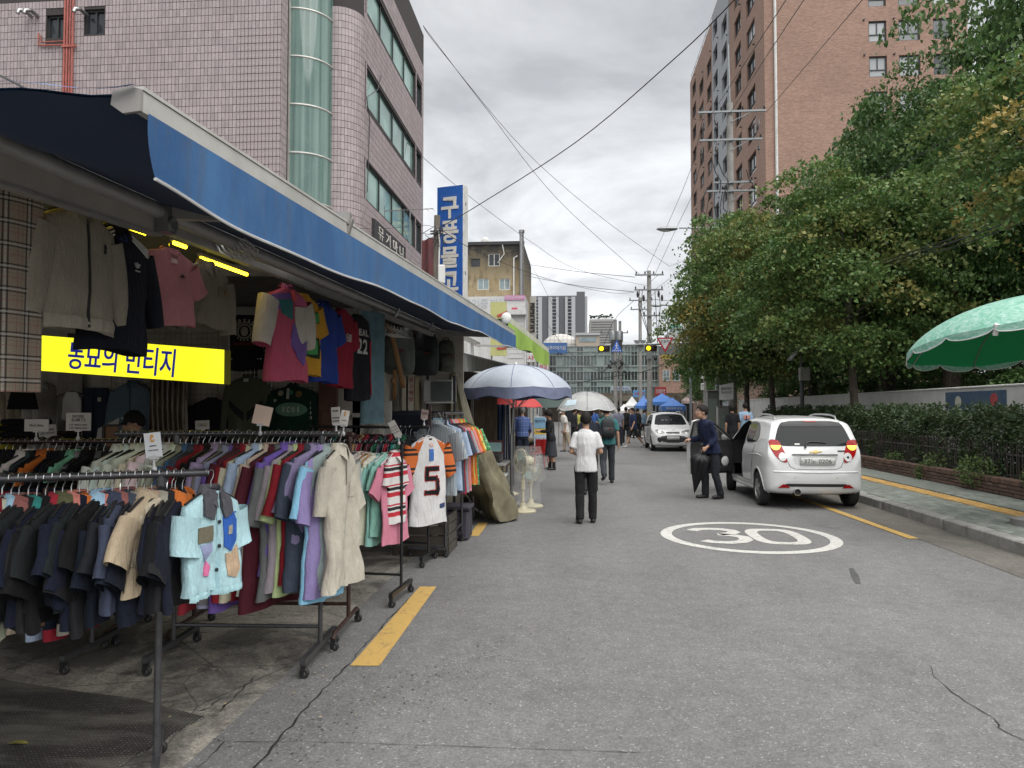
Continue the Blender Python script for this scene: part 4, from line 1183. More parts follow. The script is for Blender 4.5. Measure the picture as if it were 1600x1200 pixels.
def plaid_mat(name,base,lines,period):
 """woven check: lines = [(pos, width, colour)] used along both local x and z"""
 k=N(name);v=k.co();sp_=k.n('ShaderNodeSeparateXYZ');k.l(v,sp_.inputs[0]);c=None
 cur=base
 for ax in(0,2):
  ph=k.math('FRACT',k.math('ADD',k.math('DIVIDE',sp_.outputs[ax],period),50.0))
  for p_,w_,col,a_ in lines:
   d=k.math('ABSOLUTE',k.math('SUBTRACT',ph,p_))
   cur=k.mix(k.mr(d,w_*.45,w_*.6,a_,0),cur,col)
 fine=k.noise(v,200,2,.6)
 hv=k.n('ShaderNodeHueSaturation');k.l(cur,hv.inputs['Color']);k.l(k.mr(fine,.3,.7,.85,1.15),hv.inputs['Value'])
 k.base(hv.outputs[0]);k.val(Roughness=.9);k.bump(k.noise(k.scale(v,(1,1,.28)),20,4,.6,.8),.3,.012)
 return k.m
class Shirt:
 """a garment on a hanger; local x = shoulder line, -y = front, origin on the rail, neck at z = NZ"""
 NZ=-.10
 def __init__(s,L=.7,hw=.23,th=.04,sl=.22,sa=24,fold=.02,seed=0,flare=.01,sw=.095,slope=.07,boxy=0.0,cuff=0.0):
  s.L,s.hw,s.th,s.sl,s.sa,s.fold,s.fl,s.sw,s.slope,s.cuff=L,hw,th,sl,sa,fold,flare,sw,slope,cuff
  r=random.Random(seed);s.ph=[r.uniform(0,6.28)for _ in range(8)];s.k1=r.uniform(2.2,3.4);s.k2=r.uniform(4.5,7);s.r=r
 def a(s,t):
  sl_=s.slope
  return catmull([(0,.062),(sl_*.25,.085),(sl_*.7,s.hw*.72),(sl_,s.hw*.93),(sl_+.05,s.hw),(s.L*.6,s.hw*.97),(s.L,s.hw+s.fl)],t)
 def b(s,t):return catmull([(0,.045),(.05,max(.03,s.th*.75)),(.2,s.th),(s.L,s.th*1.1)],t)
 def shift(s,x,t):
  g=min(1,max(0,(t-.08)/.45));u=x/s.hw
  return s.fold*g*(math.sin(s.k1*u+s.ph[0]+1.5*t)+.55*math.sin(s.k2*u+s.ph[1]-2*t))+(.008+s.fold*.5)*g*noise.fractal(Vector((x*13+s.ph[2]*9,s.ph[3]*7,t*5)),.8,2.0,3)
 def front(s,x,z,off=.004):
  t=s.NZ-z;a=s.a(t);q=max(0,1-(abs(x)/a)**2.6)**(1/2.6)if abs(x)<a else 0
  return s.shift(x,t)-s.b(t)*q-s.ripple(x,t)-off
 def ripple(s,x,t):
  g=min(1,max(0,(t-.1)/.4));return s.fold*.30*g*math.sin(11*x/s.hw+s.ph[2]+3*t)
 def body(s,mb=None,N_=30,rows=20):
  mb=mb or MB();rings=[]
  ts=[0,s.slope*.3,s.slope*.65,s.slope,s.slope+.05]+list(np.linspace(s.slope+.11,s.L,rows-5))
  for i,t in enumerate(ts):
   a,b=s.a(t),s.b(t);ring=[]
   for k_ in range(N_):
    an=2*PI*k_/N_;cx_,sy_=math.cos(an),math.sin(an);p=2/2.6
    x=a*math.copysign(abs(cx_)**p,cx_);y=b*math.copysign(abs(sy_)**p,sy_)
    y+=s.shift(x,t)+(s.ripple(x,t)if sy_<0 else-s.ripple(x,t)*.7)*(-1 if sy_<0 else 1)
    z=s.NZ-t+(0.012*math.sin(3*x/s.hw+s.ph[3])if i==len(ts)-1 else 0)
    ring.append(Vector((x,y,z)))
   rings.append(ring)
  mb._rings(rings,False,False)
  if s.sl>0:
   for sd_ in(-1,1):s.sleeve(sd_,mb)
  return mb
 def sleeve(s,sd_,mb,N_=14):
  an=R(s.sa+5*math.sin(s.ph[4]+sd_));n=max(5,int(s.sl/.05));rings=[]
  c0=Vector((sd_*(s.hw-.045),s.shift(sd_*s.hw*.9,s.slope+.04),s.NZ-s.slope-.055))
  sway=s.fold*1.2*math.sin(s.ph[5]+sd_)
  for i in range(n+1):
   t=i/n;d=t*(s.sl+.05)
   an_=an*(1-.35*t if s.sl>.3 else 1)
   c=c0+Vector((sd_*math.sin(an_)*d,sway*t*t+s.fold*.25*math.sin(5*t+s.ph[6]),-math.cos(an_)*d))
   u=Vector((math.cos(an_),0,sd_*math.sin(an_)))
   hwid=s.sw*lerp(.98,(.9 if s.sl<.3 else.62),t);thin=max(.02,s.th*lerp(.85,.75,t))
   if s.cuff and t>.9:hwid*=.8
   ring=[]
   for k_ in range(N_):
    q=2*PI*k_/N_;cx_,sy_=math.cos(q),math.sin(q)
    fx=s.fold*.18*t*math.sin(4*q+s.ph[7]+6*t)
    ring.append(c+u*(hwid*math.copysign(abs(cx_)**.8,cx_))+Vector((0,thin*math.copysign(abs(sy_)**.8,sy_)+fx,0)))
   rings.append(ring)
  mb._rings(rings,False,False)
 def collar(s,kind='shirt'):
  mb=MB();n=20;nz=s.NZ
  if kind=='tee':
   rings=[]
   for(da,db,dz)in((.066,.046,-.012),(.070,.05,.004),(.062,.043,.012),(.056,.038,.0)):
    rings.append([Vector((da*math.cos(2*PI*k_/n),db*math.sin(2*PI*k_/n),nz+dz-(.03 if math.sin(2*PI*k_/n)<0 else 0)*-math.sin(2*PI*k_/n)))for k_ in range(n)])
   mb._rings(rings,False,False)
  else:
   rings=[]
   for(da,db,dz)in((.060,.042,-.015),(.058,.042,.028),(.064,.05,.034),(.088,.064,-.018)):
    ring=[]
    for k_ in range(n+1):
     q=-PI/2+.22+(2*PI-.44)*k_/n;x,y=da*math.cos(q),db*math.sin(q)
     fr=max(0,-math.sin(q));dzz=dz-.028*fr*(1 if dz>0 else 1.6)-(.045*fr**6 if da>.08 else 0)
     ring.append(Vector((x,y-(.012*fr if da>.08 else 0),nz+dzz)))
    rings.append(ring)
   mb._rings(rings,False,False,closed=False)
  return mb
 def patch(s,pts,off=.006,n=6):
  """cloth patch lying on the front: outline (x, z) points, closed, star-shaped"""
  cx_=sum(p[0]for p in pts)/len(pts);cz_=sum(p[1]for p in pts)/len(pts);out_=[]
  for a,b in zip(pts,pts[1:]+pts[:1]):
   for i in range(n):out_.append((lerp(a[0],b[0],i/n),lerp(a[1],b[1],i/n)))
  mb=MB();rings=[]
  for f,o_ in((.05,off),(.35,off),(.7,off),(1,off),(1.0,0)):
   rings.append([Vector((x,s.front(x,z,o_),z))for x,z in((cx_+(p[0]-cx_)*f,cz_+(p[1]-cz_)*f)for p in out_)])
  mb._rings(rings,True,False)
  return mb
m_hang=M('black_plastic_hanger',(.02,.02,.02),.4)
m_hang_w=M('white_plastic_hanger',(.55,.55,.53),.45)
m_hang_m=M('chrome_hanger_hook',(.5,.5,.5),.22,.9)
def hanger_mesh(hw=.2,mat=None,name='hanger'):
 mb=MB()
 hook=[(0,0,-.085),(0,0,-.045),(.014,0,-.028),(.022,0,-.006),(.018,0,.014),(0,0,.022),(-.018,0,.014),(-.021,0,.0)]
 mb.mat(1).tube([Vector(p)for p in hook],.0022,5)
 mb.mat(0).tube([(-hw,0,-.165),(-hw*.5,0,-.118),(0,0,-.088),(hw*.5,0,-.118),(hw,0,-.165)],.0065,6)
 return mb.mesh(name,[mat or m_hang,m_hang_m])
HG={'k':hanger_mesh(),'w':hanger_mesh(mat=m_hang_w)}
PROTO={}
def proto(kind,i):
 key=(kind,i)
 if key in PROTO:return PROTO[key]
 P_=dict(crop=dict(L=.47,hw=.215,th=.030,sl=.17,sa=27,fold=.020,sw=.10),long=dict(L=.93,hw=.235,th=.036,sl=.30,sa=20,fold=.017,sw=.10,flare=.02),shirt=dict(L=.72,hw=.225,th=.026,sl=.24,sa=22,fold=.013),tee=dict(L=.70,hw=.215,th=.024,sl=.17,sa=30,fold=.012,sw=.09),)[kind]
 s=Shirt(seed=hash(key)%1000 if False else sum(map(ord,kind))*13+i*7,**P_)
 col_=s.collar('tee' if kind=='tee' else 'shirt').mesh('collar',m_cloth,angle=180)
 PROTO[key]=(s.body().mesh('garment',m_cloth,angle=180,recalc=False),col_)
 return PROTO[key]
CN={}
def garment(kind,name,loc,rz,col,label,cat,group,ccol=None,i=None,hang='k',tilt=(0,0),dL=1.0):
 body,colr=proto(kind,i if i is not None else random.randrange(6))
 o=link(name,body);o.location=loc;o.rotation_euler=(tilt[0],tilt[1],rz);o.color=(*col,1);o.scale=(random.uniform(.93,1.05),random.uniform(.85,1.25),random.uniform(.86,1.08))
 tag(o,label,cat,group)
 c=link('collar',colr,o,world=False);c.color=(*(ccol or col),1)
 link('hanger',HG[hang],o,world=False)
 return o
C_=dict(navy=(.006,.009,.020),black=(.005,.005,.006),charcoal=(.013,.014,.017),grey=(.14,.145,.155),slate=(.05,.062,.085),white=(.72,.705,.67),ivory=(.66,.63,.57),cream=(.48,.42,.31),beige=(.42,.35,.26),tan=(.40,.26,.13),red=(.19,.012,.02),maroon=(.07,.010,.018),lilac=(.26,.22,.37),purple=(.16,.09,.34),sky=(.30,.47,.60),aqua=(.25,.52,.60),blue=(.06,.12,.28),denim=(.03,.06,.125),lime=(.50,.56,.28),mint=(.26,.52,.42),pink=(.55,.22,.28),salmon=(.55,.20,.16),orange=(.55,.15,.03),rose=(.26,.10,.09),olive=(.10,.10,.05),green=(.02,.12,.06),teal=(.03,.20,.18),brown=(.11,.06,.035),yellow=(.5,.34,.05),stone=(.30,.28,.23),ash=(.28,.29,.31),pale_blue=(.34,.42,.55),crimson=(.30,.02,.035))
WD=dict(ivory='ivory white',red='dark red',sky='sky blue',pale_blue='pale blue',lime='pale lime',ash='ash grey',slate='slate blue')
def word(c):return WD.get(c,c.replace('_',' '))
ORD=['first','second','third','fourth','fifth','sixth','seventh','eighth','ninth','tenth','eleventh','twelfth','thirteenth','fourteenth','fifteenth','sixteenth','seventeenth','eighteenth','nineteenth','twentieth']+['twenty-'+x for x in('first','second','third','fourth','fifth','sixth','seventh','eighth','ninth')]+['thirtieth']+['thirty-'+x for x in('first','second','third','fourth','fifth','sixth','seventh','eighth','ninth')]+['fortieth']+['forty-'+x for x in('first','second','third','fourth','fifth','sixth','seventh','eighth','ninth')]
m_rk=M('dark_steel_tube',(.085,.085,.09),.38,.6,var=.25,vs=12,dirt=.3,dcol=(.05,.045,.04),ds=6)
m_rkb=M('brown_lacquered_tube',(.05,.028,.024),.3,.3,var=.3,vs=9)
m_rkk=M('black_enamel_tube',(.018,.018,.02),.35,.2)
m_rub=M('black_caster_rubber',(.018,.018,.018),.6)
def caster(parent,p,rz=0):
 p=Vector(p);mb=MB()
 mb.beam(p+Z*.085,p+Z*.06,.03,.03).box(p+Vector((0,.018,.052)),(.02,.004,.06)).box(p+Vector((0,-.018,.052)),(.02,.004,.06))
 c=mb.build('caster',m_rkk,parent)
 MB().lathe([(.004,-.012),(.026,-.013),(.031,-.007),(.031,.007),(.026,.013),(.004,.012)],14,p+Vector((.006,0,.031)),'Y').build('caster_wheel',m_rub,c)
 MB().lathe([(.002,-.015),(.012,-.0155),(.012,.0155),(.002,.015)],8,p+Vector((.006,0,.031)),'Y').build('wheel_hub',m_steel,c)
def rack(label,r0,r1,posts,foot=(.32,.32),mat=None,rw=.016,bar=.10,curved=False,lower=True,cast=True):
 """clothes rack: rail from r0 to r1 (3-D points), posts at the given fractions, feet across the rail"""
 r0,r1=Vector(r0),Vector(r1);d=(r1-r0);d.z=0;d.normalize();n=Vector((-d.y,d.x,0));mat=mat or m_rk
 if n.y>0:n=-n
 mid=r0.lerp(r1,.5)
 t=thing('clothes_rack',label,'clothes rack',(mid.x,mid.y,0),0,'wheeled clothes racks')
 MB().tube([r0,r1],rw,12).ball(r0,rw*1.15,10,6).ball(r1,rw*1.15,10,6).build('rail',mat,t)
 ps=[]
 for f in posts:
  p=r0.lerp(r1,f);b=Vector((p.x,p.y,.11));ps.append(b)
  MB().tube([p-Z*rw*.5,b],rw*.92,10).lathe([(rw*1.25,-.02),(rw*1.25,.02)],10,p-Z*.035).build('post',mat,t)
  a,c=b+n*foot[0],b-n*foot[1]
  if curved:
   MB().tube([a-Z*.03,a-n*.05+Z*0,b,c+n*.05,c-Z*.03],rw*.92,8).build('foot',mat,t)
  else:MB().beam(a-Z*.01,c-Z*.01,.034,.034).build('foot',mat,t)
  if cast:
   for q in(a-n*.02,c+n*.02):caster(t,(q.x,q.y,0))
 if lower:MB().tube([ps[0]+Z*bar,ps[1]+Z*bar],rw*.8,8).build('lower_bar',mat,t)
 return t,r0,r1,d,n
def rail_pts(pxL,pyL,pxR,pyR,z):return G(pxL,pyL,z),G(pxR,pyR,z)
z1=1.335
e0,e1=rail_pts(-150,753,321,738.5,z1)
f1=(250--150)/(321+150)
RK1=rack('dark steel rack nearest the viewer, loaded with dark work shirts',e0,e1,(.02,.835),(.10,.30),m_rk,.0165,lower=False)
q=G(143,1030);zz=1.19
RK1b=rack('low steel rack of patched trousers half hidden behind the nearest rack',Vector((q.x-1.25,q.y-.05,zz)),Vector((q.x+.02,q.y,zz)),(.05,.985),(.30,.28),m_rk,.015)
a_,b_=G(271,1027),G(500,1030)
dd=(b_-a_)
z2=1.462
RK2=rack('steel rack with the long row of white, red and purple shirts',Vector((*(a_-dd*.42).xy,z2)),Vector((*(b_+dd*.11).xy,z2)),(.42/1.53,1.42/1.53),(.36,.34),m_rk,.0165)
a_,b_=G(302,987),G(545,989);dd=b_-a_;z3=1.437
RK3=rack('brown lacquered rack standing right behind the white and purple shirts',Vector((*a_.xy,z3)),Vector((*(b_+dd*.012).xy,z3)),(0.005,.985),(.42,.30),m_rkb,.017,curved=True)
b_=G(205,990);z3b=1.39
RK3b=rack('brown rack with the two WORK SHIRTS price cards at the far left',Vector((b_.x-1.75,b_.y-.18,z3b)),Vector((b_.x,b_.y,z3b)),(.03,.99),(.36,.30),m_rkb,.017,curved=True)
b_=G(629,937);z4=1.337
RK4=rack('black rack of pastel t-shirts with the red striped shirt at its end',Vector((b_.x-1.3,b_.y+.10,z4)),Vector((b_.x,b_.y,z4)),(.02,.99),(.28,.28),m_rkk,.014)
b_=G(671,880);z4b=1.432
RK4b=rack('black rack carrying the orange sleeved jersey at its end',Vector((b_.x-1.35,b_.y+.12,z4b)),Vector((b_.x,b_.y,z4b)),(.02,.99),(.26,.26),m_rkk,.015)
MB().beam(RK4b[2]+Vector((0,0,0)),RK4b[2]+Z*.23,.028,.028).build('post_extension',m_rkb,RK4b[0])
a_,b_=G(695,872),G(722,845);z5=1.575
RK5=rack('rack standing along the street with striped and checked shirts',Vector((*a_.xy,z5)),Vector((*b_.xy,z5)),(0.03,.97),(.02,.42),m_rk,.016)
def row(rk,kind,name,cols,f0,f1,group,where,cat='shirt',zj=.004,face=0.0,ccols=None,hang='k',start_from='road end',jit=.10,ftilt=.03):
 t,r0,r1,d,n=rk;ang=math.atan2(d.y,d.x);N_=len(cols);objs=[]
 for i,c in enumerate(cols):
  f=lerp(f0,f1,i/max(1,N_-1));p=r0.lerp(r1,f)+Z*random.uniform(-zj,zj)
  rz=ang+PI/2+random.uniform(-jit,jit)+face
  col=tuple(x*random.uniform(.88,1.12)for x in C_[c])
  cc=ccols[i]if ccols and ccols[i]else None
  lab=f"{word(c)} {cat}"+(f" with {word(cc)} collar" if cc else '')+f", {ORD[N_ - 1 - i]} from the road end of {where}"
  o=garment(kind,name,p,rz,col,lab,cat,group,C_[cc]if cc else None,hang=hang,tilt=(random.uniform(-ftilt,ftilt),random.uniform(-ftilt,ftilt)))
  objs.append(o)
 return objs
W1='the nearest rack'
c1=['navy','charcoal','navy','black','denim','navy','charcoal','navy','cream','navy','charcoal','charcoal','navy','black','charcoal','navy','charcoal','navy','charcoal','black','navy','slate','charcoal','navy','navy','beige','navy','black','charcoal','navy']
cc1=[None,'orange',None,'lime',None,'aqua',None,'red',None,'sky','rose',None,'teal',None,'crimson','olive','salmon',None,'orange','sky','salmon',None,'rose','slate','stone',None,'salmon','stone',None,'orange']
row(RK1,'crop','work_shirt',c1,.10,.915,'cropped work shirts on the nearest rack',W1,'work shirt',face=-.28,ccols=cc1,jit=.16)
W2='the long white and purple row'
c2=['ivory','white','white','ivory','white','white','ivory','white','white','ivory','white','stone','blue','slate','red','crimson','black','lilac','grey','lilac','purple','maroon','red','cream','pale_blue','white','beige','maroon','grey','purple','ash','lime','red','slate','lilac','lilac','ash']
row(RK2,'long','long_shirt',c2,.03,.965,'long shirts on the white and purple rack',W2,'long shirt',face=-.34,jit=.12)
W3='the rack with WORK SHIRTS cards'
c3=['crimson','charcoal','pale_blue','orange','charcoal','white','red','slate','black','olive','beige','stone','slate','navy','charcoal','navy','white','slate','charcoal','orange','navy','navy','charcoal','mint','ash','charcoal','black','grey','charcoal','charcoal']
row(RK3b,'shirt','work_shirt',c3,.10,.93,'work shirts on the far left rack',W3,'work shirt',face=-.15)
W4='the pastel t-shirt rack'
c4=['denim','slate','ash','grey','ash','rose','slate','slate','olive','grey','pink','cream','tan','tan','ivory','mint','mint','pink']
row(RK4,'tee','tee_shirt',c4,.30,.93,'t-shirts on the pastel rack',W4,'t-shirt',face=-.18,hang='w',jit=.12)
W4b='the rack behind the pastel t-shirts'
c4b=['charcoal','teal','red','charcoal','olive','maroon','rose','tan','crimson','black','maroon','green','slate','crimson','navy','teal','green','charcoal']
row(RK4b,'tee','tee_shirt',c4b,.20,.84,'t-shirts on the rack with the orange jersey',W4b,'t-shirt',face=-.10)
W5='the rack along the street'
m_hs=stripe_mat('grey_striped_cotton',[(0,(.24,.30,.34)),(.2,(.36,.38,.38)),(.34,(.20,.25,.31)),(.52,(.40,.36,.30)),(.64,(.30,.36,.40)),(.8,(.17,.21,.26)),(.92,(.36,.37,.37))],.062,0)
def special(s,name,mat,loc,rz,label,cat,col=(1,1,1),ckind='shirt',ccol=None,cmat=None,hang='k',group=None,tilt=(0,0),scale=None):
 o=link(name,s.body(rows=26,N_=36).mesh(name,mat,angle=180,recalc=False));o.location=loc;o.rotation_euler=(tilt[0],tilt[1],rz);o.color=(*col,1)
 if scale:o.scale=scale
 tag(o,label,cat,group)
 if ckind:
  c=link('collar',s.collar(ckind).mesh('collar',cmat or mat,angle=180),o,world=False);c.color=(*(ccol or col),1)
 if hang:link('hanger',HG[hang],o,world=False)
 return o
t5,r0,r1,d5,n5=RK5
g5='shirts on the rack along the street'
ang5=math.atan2(d5.y,d5.x)-PI/2
yaw5=-.10
s_=Shirt(L=.80,hw=.245,th=.05,sl=.25,sa=16,fold=.012,seed=3,sw=.11)
special(s_,'striped_shirt',m_hs,r0+Vector((-.10,.06,0)),PI-.35,'grey, blue and tan striped shirt seen from behind, nearest on the street rack','striped shirt',group=g5)
m_lc=plaid_mat('lime_check_cotton',(.42,.52,.10),[(.25,.10,(.10,.30,.10),.8),(.7,.12,(.55,.45,.10),.7),(.5,.05,(.55,.55,.5),.8)],.09)
m_gc=plaid_mat('green_check_cotton',(.05,.26,.10),[(.25,.14,(.35,.45,.3),.7),(.6,.06,(.02,.1,.04),.8)],.07)
lst=[('pale_blue',m_cloth,'pale blue shirt',.10),('slate',m_cloth,'slate blue shirt',.14),('crimson',m_cloth,'crimson shirt',.15),('ash',m_cloth,'grey shirt',.17),('salmon',m_cloth,'salmon pink shirt',.2),('pink',m_cloth,'pink shirt',.2),('orange',m_cloth,'orange shirt',.24),(None,m_lc,'lime green checked shirt',.24),('orange',m_cloth,'orange shirt beyond the lime check',.28),(None,m_gc,'green checked shirt',.30)]
for i,(c,m_,nm,off)in enumerate(lst):
 s_=Shirt(L=.72+.08*random.random(),hw=.235,th=.035,sl=.22,sa=22,fold=.012,seed=40+i,sw=.10)
 special(s_,'shirt',m_,r0.lerp(r1,.12+.085*i)+Vector((-.10+off*.35,0,0)),PI+yaw5-.05*i*.3,f'{nm} queued behind the striped shirt, {ORD[i + 1]} from the near end','shirt',col=C_[c]if c else(1,1,1),group=g5)
t1,r0,r1,d1,n1_=RK1
s_=Shirt(L=.58,hw=.225,th=.06,sl=.17,sa=9,fold=.022,seed=21,sw=.11,slope=.08)
jk=special(s_,'patchwork_jacket',m_cloth,r1+d1*.01+Vector((.03,-.03,0)),R(70),'pale aqua cropped jacket with grey collar and blue, tan and pink patches','jacket',col=(.40,.60,.64),ckind=None,hang='k',scale=(.70,.9,.76))
def onfront(s,pts,name,col,parent,off=.006,mat=None):
 o=link(name,s.patch(pts,off).mesh(name,mat or m_cloth),parent,world=False);o.color=(*col,1);return o
for sd_ in(-1,1):
 onfront(s_,[(sd_*.012,-.115),(sd_*.06,-.092),(sd_*.105,-.145),(sd_*.115,-.235),(sd_*.045,-.265),(sd_*.018,-.19)],'collar',(.075,.075,.085),jk,.016)
c=link('collar_band',s_.collar('shirt').mesh('collar_band',m_cloth,angle=180),jk,world=False);c.color=(.085,.085,.095,1)
onfront(s_,[(-.155,-.30),(-.045,-.295),(-.045,-.385),(-.15,-.39)],'patch',(.16,.145,.10),jk)
onfront(s_,[(.035,-.255),(.155,-.235),(.16,-.41),(.10,-.465),(.04,-.43)],'pocket_patch',(.03,.11,.42),jk)
onfront(s_,[(.075,-.315),(.108,-.31),(.108,-.36),(.075,-.365)],'label_patch',(.35,.33,.29),jk,.010)
onfront(s_,[(.05,-.47),(.10,-.475),(.165,-.435),(.175,-.56),(.13,-.625),(.06,-.60)],'patch',(.46,.33,.22),jk)
onfront(s_,[(-.135,-.40),(-.05,-.395),(-.05,-.43),(-.10,-.50)],'patch',(.30,.33,.50),jk)
onfront(s_,[(-.09,-.49),(-.05,-.535),(-.065,-.585),(-.11,-.575)],'patch',(.65,.17,.33),jk)
onfront(s_,[(-.012,-.15),(.012,-.15),(.012,-.69),(-.012,-.69)],'placket',(.36,.56,.60),jk,.005)
for z_ in(-.28,-.42,-.56):
 MB().lathe([(.001,-.004),(.011,-.004),(.011,.004),(.001,.004)],10,(0,s_.front(0,z_,.010),z_),'Y').build('button',m_hang,jk,world=False)
wb=MB();rings=[]
for z_,o_ in((-.665,.004),(-.69,.008),(-.705,.004)):
 rings.append([Vector((x,s_.front(x,-.66,o_)+.004*math.sin(x*160),z_))for x in np.linspace(-.225,.225,60)])
wb._rings(rings,False,False,closed=False);o=link('elastic_waistband',wb.mesh('elastic_waistband',m_cloth,angle=180),jk,world=False);o.color=(.40,.62,.66,1)
s_=Shirt(L=.62,hw=.235,th=.04,sl=.22,sa=26,fold=.016,seed=33,sw=.11)
o=special(s_,'work_jacket',m_cloth,r0.lerp(r1,.875),R(76),'cream and navy two-tone cropped jacket near the end of the nearest rack','jacket',col=C_['cream'],ccol=C_['charcoal'],scale=(.85,.9,.76))
onfront(s_,[(-.02,-.12),(.20,-.19),(.22,-.36),(-.02,-.36)],'patch',C_['navy'],o)
onfront(s_,[(-.21,-.36),(-.04,-.36),(-.04,-.62),(-.20,-.62)],'patch',C_['charcoal'],o)
t2,r0,r1,d2,n2_=RK2
s_=Shirt(L=.96,hw=.24,th=.04,sl=.27,sa=16,fold=.02,seed=51,flare=.02,sw=.105)
special(s_,'long_shirt',m_cloth,r1+d2*-.09,R(80),'bright sky blue long shirt, next to last at the road end of its rack','long shirt',col=(.24,.50,.68))
s_=Shirt(L=.96,hw=.225,th=.05,sl=.28,sa=12,fold=.030,seed=52,flare=.06,sw=.10)
o=special(s_,'linen_tunic',m_cloth,r1+d2*.012,R(82),'pale linen long tunic with a half placket, last at the road end','tunic',col=(.47,.435,.36),scale=(.9,1,.93))
onfront(s_,[(-.014,-.13),(.014,-.13),(.014,-.40),(-.014,-.40)],'placket',(.43,.40,.33),o)
onfront(s_,[(.06,-.34),(.15,-.335),(.15,-.45),(.06,-.455)],'chest_pocket',(.44,.41,.34),o)
onfront(s_,[(-.006,-.125),(.006,-.125),(.004,-.36),(-.002,-.36)],'neck_slit',(.10,.09,.07),o,.009)
m_rw=stripe_mat('red_white_black_knit',[(0,(.62,.6,.58)),(.30,(.45,.02,.035)),(.52,(.62,.6,.58)),(.62,(.015,.015,.017)),(.78,(.62,.6,.58)),(.84,(.45,.02,.035)),(.92,(.62,.6,.58))],.20,2)
t4,r0,r1,d4,n4=RK4
s_=Shirt(L=.72,hw=.21,th=.045,sl=.18,sa=16,fold=.022,seed=61)
special(s_,'striped_knit',m_rw,r1+d4*-.07,R(80),'red, white and black striped knit shirt hanging by the black post','striped shirt',hang='w',scale=(.75,.85,.84))
t4b,r0,r1,d4b,n4b=RK4b
s_=Shirt(L=.98,hw=.27,th=.06,sl=.0,sa=26,fold=.014,seed=71,flare=.02,slope=.08)
jl=r1+d4b*.0+Vector((.0,-.10,0))
o=special(s_,'sports_jersey',m_cloth,jl,R(52),'white sports jersey with orange tiger-striped sleeves and a big number 5','jersey',col=(.62,.61,.60),ckind='tee',ccol=(.02,.02,.02),hang='w',scale=(.86,.9,.93))
m_or=stripe_mat('orange_black_bands',[(0,(.55,.13,.025)),(.55,(.012,.012,.012)),(.68,(.55,.13,.025)),(.80,(.012,.012,.012)),(.92,(.55,.13,.025))],.21,2)
s2=Shirt(L=.98,hw=.275,th=.062,sl=.30,sa=28,fold=.014,seed=71,sw=.135,slope=.08)
for sd_ in(-1,1):
 mb=MB();s2.sleeve(sd_,mb);link('sleeve',mb.mesh('sleeve',m_or,angle=180),o,world=False)
 onfront(s_,[(sd_*.09,-.115),(sd_*.20,-.16),(sd_*.268,-.23),(sd_*.255,-.36),(sd_*.17,-.25)],'shoulder_panel',(.52,.12,.025),o,.004)
def digit_patch(s,pts,wd,col,parent,off,name='figure'):
 for a,b in zip(pts[:-1],pts[1:]):
  dx_,dz_=b[0]-a[0],b[1]-a[1];L_=math.hypot(dx_,dz_);nx,nz_=-dz_/L_*wd/2,dx_/L_*wd/2;ex,ez=dx_/L_*wd/2,dz_/L_*wd/2
  onfront(s,[(a[0]-nx-ex,a[1]-nz_-ez),(b[0]-nx+ex,b[1]-nz_+ez),(b[0]+nx+ex,b[1]+nz_+ez),(a[0]+nx-ex,a[1]+nz_-ez)],name,col,parent,off)
five=[(.09,-.46),(-.06,-.46),(-.06,-.57),(.07,-.57),(.085,-.60),(.085,-.70),(.07,-.725),(-.07,-.725)]
digit_patch(s_,five,.062,(.45,.05,.03),o,.005);digit_patch(s_,five,.045,(.012,.012,.014),o,.008)
onfront(s_,[(-.03,-.24),(.03,-.24),(.03,-.37),(-.03,-.37)],'swing_tag',(.06,.16,.45),o,.012)
onfront(s_,[(-.02,-.18),(.03,-.17),(.035,-.21),(-.018,-.215)],'neck_label',(.6,.4,.36),o,.010)
onfront(s_,[(.12,-.86),(.22,-.85),(.22,-.90),(.12,-.91)],'hem_label',(.04,.06,.14),o,.006)
tb,r0,r1,db,nb=RK1b
gT='patched trousers on the low rack'
def trousers(loc,rz,L,col,cuff,label,wid=.10,parent_group=gT,mat=None,th=.035,waist=.19,cat='trousers'):
 mb=MB();r_=random.Random(int(L*1000)+len(label));ph=r_.uniform(0,6)
 def ring(cx_,a,b,z,n=16):return[Vector((cx_+a*math.cos(2*PI*k_/n),b*math.sin(2*PI*k_/n)+.008*math.sin(z*13+ph),z))for k_ in range(n)]
 mb._rings([ring(0,waist,th,-.07),ring(0,waist+.005,th*1.2,-.11),ring(0,waist+.015,th*1.4,-.30)],False,False)
 for sd_ in(-1,1):
  mb._rings([ring(sd_*(waist+.01)/2,(waist+.02)/2,th*1.3,-.29)]+[ring(sd_*((waist+.01)/2+.012*t),lerp((waist+.02)/2,wid,t),lerp(th*1.3,th,t),lerp(-.30,-L,t))for t in np.linspace(.1,1,10)],False,False)
 o=link('trousers',mb.mesh('trousers',mat or m_cloth,angle=180));o.location=loc;o.rotation_euler=(0,0,rz);o.color=(*col,1)
 tag(o,label,cat,parent_group)
 if cuff:
  for sd_ in(-1,1):
   c=MB();c._rings([ring(sd_*((waist+.01)/2+.012),wid+.006,th+.006,-L+.07),ring(sd_*((waist+.01)/2+.012),wid+.006,th+.006,-L-.004)],False,False)
   q=link('turn_up',c.mesh('turn_up',m_cloth,angle=180),o,world=False);q.color=(*cuff,1)
 wbm=MB();wbm._rings([ring(0,waist+.004,th+.004,-.065),ring(0,waist+.006,th+.006,-.105)],False,False)
 q=link('waistband',wbm.mesh('waistband',mat or m_cloth,angle=180),o,world=False);q.color=(*col,1)
 return o
